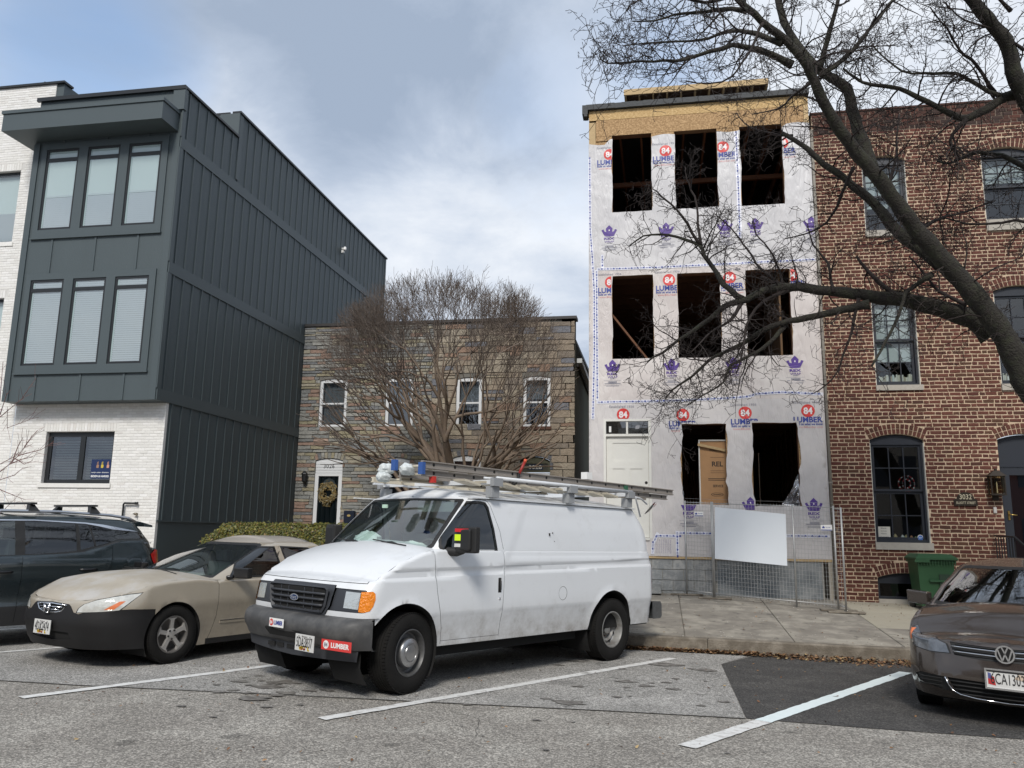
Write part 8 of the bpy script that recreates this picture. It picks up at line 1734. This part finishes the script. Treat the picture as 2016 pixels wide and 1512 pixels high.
# dark crossover at the left
M_char = mat('charcoal_paint', (.030, .042, .048), .22, metal=.4, coat=.9, var=.03, vs=2, dirt=.12, obj=True); M_clad = mat('black_cladding', (.018, .018, .019), .6, obj=True, var=.1)
ter = vehicle('dark_crossover', 'dark charcoal crossover with roof bars, its nose beyond the left edge', 'car', (-8.429, 10.803, 240.81)); TXF = 3.5
def ttop(u): return sinterp([(-1.85, 1.20), (-.95, 1.24), (-.6, 1.355), (-.2, 1.340), (.30, 1.19), (1.0, 1.13), (2.2, 1.10), (2.9, 1.05), (3.3, .98), (3.5, .93), (4.4, .95)], u)
def tfeat(x, y, z): return -.020*smooth01(1.0, 1.3, z)-.035*smooth01(.88, .60, z)+.028*smooth01(.60, .48, z)+.012*math.exp(-((z-1.03)/.025)**2)
St = Strip(-.92, TXF, .915, .35, .30, lambda z: TXF, lambda z: sinterp([(.4, -.95), (.9, -.95), (1.2, -.90), (1.36, -.78)], z), lambda z: .915, ttop, lambda u: .26, bowf=.15, bowr=.10, feat=tfeat, roll=.03)
ut = St.fy; rg = []
cl_ = [(TXF+.9, .49), (3.3, .50), (.55, .50), (.50, .62), (.38, .76), (.0, .86), (-.38, .78), (-.52, .60), (-.60, .50), (-1.84, .55), (-1.84, .25), (4.42, .25)]
rg.append(('cladding', [(u, z) for u, z in dens(cl_, .1)], M_clad, -.004, 'both', None))
rg.append(seam(St, [(-.08, 1.28), (-.09, 1.10), (-.06, .95), (.10, .84), (.30, .78)])); rg.append(seam(St, [(1.06, 1.13), (1.05, .7), (1.08, .3)])); rg.append(seam(St, [(2.2, 1.10), (2.2, .6), (2.3, .3)]))
rg.append(('window_trim', poly_side(St, [(-.62, 1.352), (-.2, 1.332), (.02, 1.262), (.30, 1.182), (.70, 1.150), (2.2, 1.092), (2.2, 1.10), (.70, 1.162), (.31, 1.195), (.03, 1.28), (-.18, 1.35), (-.6, 1.37)], .08), M_rubber, -.002, 'both', None))
tl = [(St.XR+.16, 1.15), (St.XR+.0, 1.215), (St.XR-.22, 1.20), (St.XR-.22, 1.05), (St.XR+.02, .95), (St.XR+.10, .98)]; rg.append(('tail_light', dens(tl, .05), mat('bright_red_lens', (.55, .012, .015), .2, coat=.8, var=.3, vs=20, obj=True), -.012, 'both', None))
V = [(-.42+.13*math.cos(a)*(1 if abs(math.cos(a)) < .8 else .92), 1.015+.095*math.sin(a)) for a in np.linspace(0, 6.2832, 21)[:-1]]; rg.append(('fuel_flap', [(St.u_of(x, z), z) for x, z in V], M_rubber, .002, 'left', None)); rg.append(('fuel_flap', [(St.u_of(-.42+(x+.42)*.965, 1.015+(z-1.015)*.955), 1.015+(z-1.015)*.955) for x, z in V], M_char, .0015, 'left', None))
rg.append(('crease', poly_side(St, [(.1, 1.115), (2.4, 1.055), (2.4, 1.05), (.1, 1.11)], .1), M_char, .001, 'both', None))
shell(St, ter, rg, [(0, .36, .40, .3), (2.725, .36, .40, .3)], .055, M_char)
def txr(z): return sinterp([(1.1, -.86), (1.3, -.80), (1.45, -.70), (1.55, -.62), (1.62, -.58)], z)
Stg = Strip(-.86, 2.6, .86, .14, .16, lambda z: 2.6-1.0*max(0, (z-1.08)/.52), txr, lambda z: sinterp([(1.08, .875), (1.3, .815), (1.5, .735), (1.6, .69), (1.64, .66)], z), lambda u: sinterp([(-1.7, 1.585), (-.8, 1.60), (-.3, 1.63), (.8, 1.655), (1.7, 1.64), (3.4, 1.60)], u), lambda u: 1.08, bowf=.2, bowr=.12, lin=True, roll=.03)
gg = []
gg.append(('chrome_trim', poly_side(Stg, [(-.50, 1.465), (-.42, 1.485), (.0, 1.555), (.25, 1.580), (.9, 1.600), (1.45, 1.588), (1.9, 1.50), (1.88, 1.49), (1.45, 1.573), (.9, 1.585), (.25, 1.562), (.05, 1.530), (-.12, 1.492)], .06), mat('satin_chrome', (.62, .64, .68), .25, .9), -.004, 'both', None))
for wd in ([(-.58, 1.375), (-.20, 1.36), (-.02, 1.295), (.11, 1.26), (.18, 1.535), (.05, 1.52), (-.12, 1.483), (-.45, 1.46), (-.60, 1.42)], [(.135, 1.258), (.32, 1.205), (.34, 1.557), (.25, 1.555), (.20, 1.54)], [(.37, 1.195), (.70, 1.165), (1.02, 1.150), (1.02, 1.577), (.70, 1.575), (.38, 1.56)], [(1.14, 1.145), (1.9, 1.12), (2.1, 1.12), (1.82, 1.38), (1.5, 1.54), (1.14, 1.575)]):
    gg.append(('side_window', poly_side(Stg, wd, .06), M_wdark if wd[0][0] < 1.1 else glass('crossover_front_glass', (.40, .46, .46), .10), .005, 'both', None))
gg.insert(1, ('window_seal', poly_side(Stg, [(-.64, 1.36), (-.2, 1.345), (.02, 1.27), (.3, 1.185), (.7, 1.15), (2.2, 1.10), (2.15, 1.14), (1.84, 1.41), (1.5, 1.565), (.9, 1.585), (.25, 1.562), (.05, 1.530), (-.12, 1.492), (-.5, 1.465), (-.63, 1.43)], .08), M_rubber, .002, 'both', None))
gg.append(('windscreen', dens([(Stg.uf(0), 1.1), (Stg.uf(.8), 1.1), (Stg.uf(.76), 1.57), (Stg.uf(0), 1.57)], .08), M_aws, .004, 'join', None)); gg.append(('rear_window', dens([(Stg.u0, 1.2), (Stg.u0+.66, 1.22), (Stg.u0+.6, 1.5), (Stg.u0, 1.52)], .08), M_wdark, .004, 'join', None))
shell(Stg, ter, gg, (), .05, M_char, 'upper_body')
cap(St, ter, 'hood', [2.2, 2.5, 2.8, 3.1, 3.3, 3.5, 3.7, 4.0, 4.3, 4.41], M_char, lambda u: .06*(1-smooth01(3.0, 4.4, u)), 12)
cap(Stg, ter, 'roof', [Stg.u0+.01, -1.5, -1.2, -1.0, -.86, -.6, -.3, 0, .4, .8, 1.2, 1.6, 2.0, 2.4, 2.6, 2.9, 3.2, 3.45], M_char, lambda u: .045*smooth01(-1.75, -.9, u)*(1-smooth01(2.2, 3.46, u)), 14)
mb = MB()
V = []; n = 12
for t in np.linspace(-1, 1, n+1): y = .66*t; V += [(-.60, y, 1.60+.04*(1-t*t)), (-.80+.06*t*t, y, 1.565+.035*(1-t*t)), (-.81+.06*t*t, y, 1.535+.03*(1-t*t)), (-.62, y, 1.54)]
mb.add(V, [(4*i+k, 4*i+4+k, 4*i+4+(k+1) % 4, 4*i+(k+1) % 4) for i in range(n) for k in range(4)]+[(0, 1, 2, 3), (4*n+3, 4*n+2, 4*n+1, 4*n)], 0, False); obj_local(mb, 'rear_spoiler', M_char, ter)
M_rail = mat('roof_rail_silver', (.50, .52, .56), .3, .8)
for s in (1, -1):
    mb = MB(); mb.tube([(-.50, s*.64, 1.605), (-.38, s*.65, 1.655), (-.1, s*.655, 1.69), (.6, s*.665, 1.715), (1.3, s*.66, 1.705), (1.55, s*.65, 1.66)], [.016, .022, .020, .018, .02, .018], 8); obj_local(mb, 'roof_rail', M_rail, ter)
    mb = MB(); mb.tube([(.08, s*.915, .935), (.02, s*.945, .94), (-.10+.0, s*.945, .945), (-.0-.14, s*.915, .94)], .018, 6); 
    for xh, zh in ((.22, .945), (1.28, .93)):
        mb = MB(); mb.tube([(xh-.12, s*.905, zh), (xh-.07, s*.935, zh), (xh+.06, s*.935, zh), (xh+.12, s*.905, zh-.003)], [.014, .018, .018, .014], 8); obj_local(mb, 'door_handle', mat('gloss_black'), ter)
for k, x in enumerate((.12, .92)):
    cbr = thing('roof_bar', 'black %s roof bar on the dark crossover' % ('rear' if k == 0 else 'forward'), 'roof bar', mw=carframe(-8.429, 10.803, 240.81), group='roof bars'); mb = MB()
    P = [(-.66, 1.825), (-.6, 1.832), (.6, 1.832), (.66, 1.825)]; mb.beam((x, -.66, 1.815), (x, .66, 1.815), .075, .026); obj_local(mb, 'bar', M_rubber, cbr)
    for s in (1, -1): mb = MB(); mb.add([(x-.07, s*.60, 1.712), (x+.07, s*.60, 1.712), (x+.07, s*.70, 1.712), (x-.07, s*.70, 1.712), (x-.03, s*.50, 1.80), (x+.03, s*.50, 1.80), (x+.03, s*.60, 1.80), (x-.03, s*.60, 1.80)], [(0, 3, 2, 1), (4, 5, 6, 7)]+[(i, (i+1) % 4, 4+(i+1) % 4, 4+i) for i in range(4)]); obj_local(mb, 'foot', M_rubber, cbr)
mb = MB(); f = lambda a, b_: (-.55-a, .918-.012*0+.0, 1.315+b_); put_text(mb, 'SLT', 0, 0, .11, .026, lambda a, b_: (-.58-a*1.0, .905, 1.312+b_), 0, .03); obj_local(mb, 'trim_badge', M_chrome, ter, fix=False)
interior(ter, -.6, 2.4, .75, 1.08, 1.6, 2.0, (1.1, .2))
w_ = wheel(ter, 0, .925, .355, .225, .215, 'five', 0, mat('silver_alloy')); copywheel(w_, ter, 0, .925, .355, .225, -1); copywheel(w_, ter, 2.725, .925, .355, .225, 1); copywheel(w_, ter, 2.725, .925, .355, .225, -1)
mb = MB(); mb.box(-.85, 3.3, -.55, .55, .26, .6); mb.box(.45, 2.3, -.78, .78, .27, .5); obj_local(mb, 'underbody', M_under, ter)

# ================================================================== ACROSS THE STREET (behind the camera; seen mirrored in glass and paint)
M_rb = mat('far_brick', (.16, .06, .04), .9, var=.25, vs=6, c2=(.13, .055, .04))
M_rb2 = mat('far_painted_brick', (.34, .30, .25), .9, var=.15, vs=4)
x = -30.0; k = 0
cols_ = ['red brick', 'cream painted', 'brown brick', 'dark red brick']
while x < 32:
    w_ = 4.6; h_ = 7.4+.5*(k % 3); hs = thing('row_house', '%s rowhouse across the street, number %s from the corner, seen only in reflections' % (cols_[k % 4], ['one', 'two', 'three', 'four', 'five', 'six', 'seven', 'eight', 'nine', 'ten', 'eleven', 'twelve', 'thirteen', 'fourteen'][k]), 'house', (x+w_/2, -15.5, 0), group='houses across the street')
    mb = MB(); mb.box(x, x+w_-.01, -24, -15.5, -.3, h_); mb.build('wall', M_rb2 if k % 4 == 1 else M_rb, hs)
    for z0 in (1.0, 4.4):
        for j in range(3):
            if z0 < 2 and j == 0: mb = MB(); mb.box(x+.35, x+1.3, -15.49, -15.44, .3, 2.6); mb.build('door', M_navy, hs); continue
            mb = MB(); mb.box(x+.35+1.45*j, x+1.25+1.45*j, -15.49, -15.45, z0, z0+1.7); mb.build('window', M_gpane if False else M_navy, hs)
    mb = MB(); mb.box(x-.0, x+w_-.012, -15.7, -15.2, h_+.002, h_+.35); mb.build('cornice', M_cream, hs); x += w_; k += 1
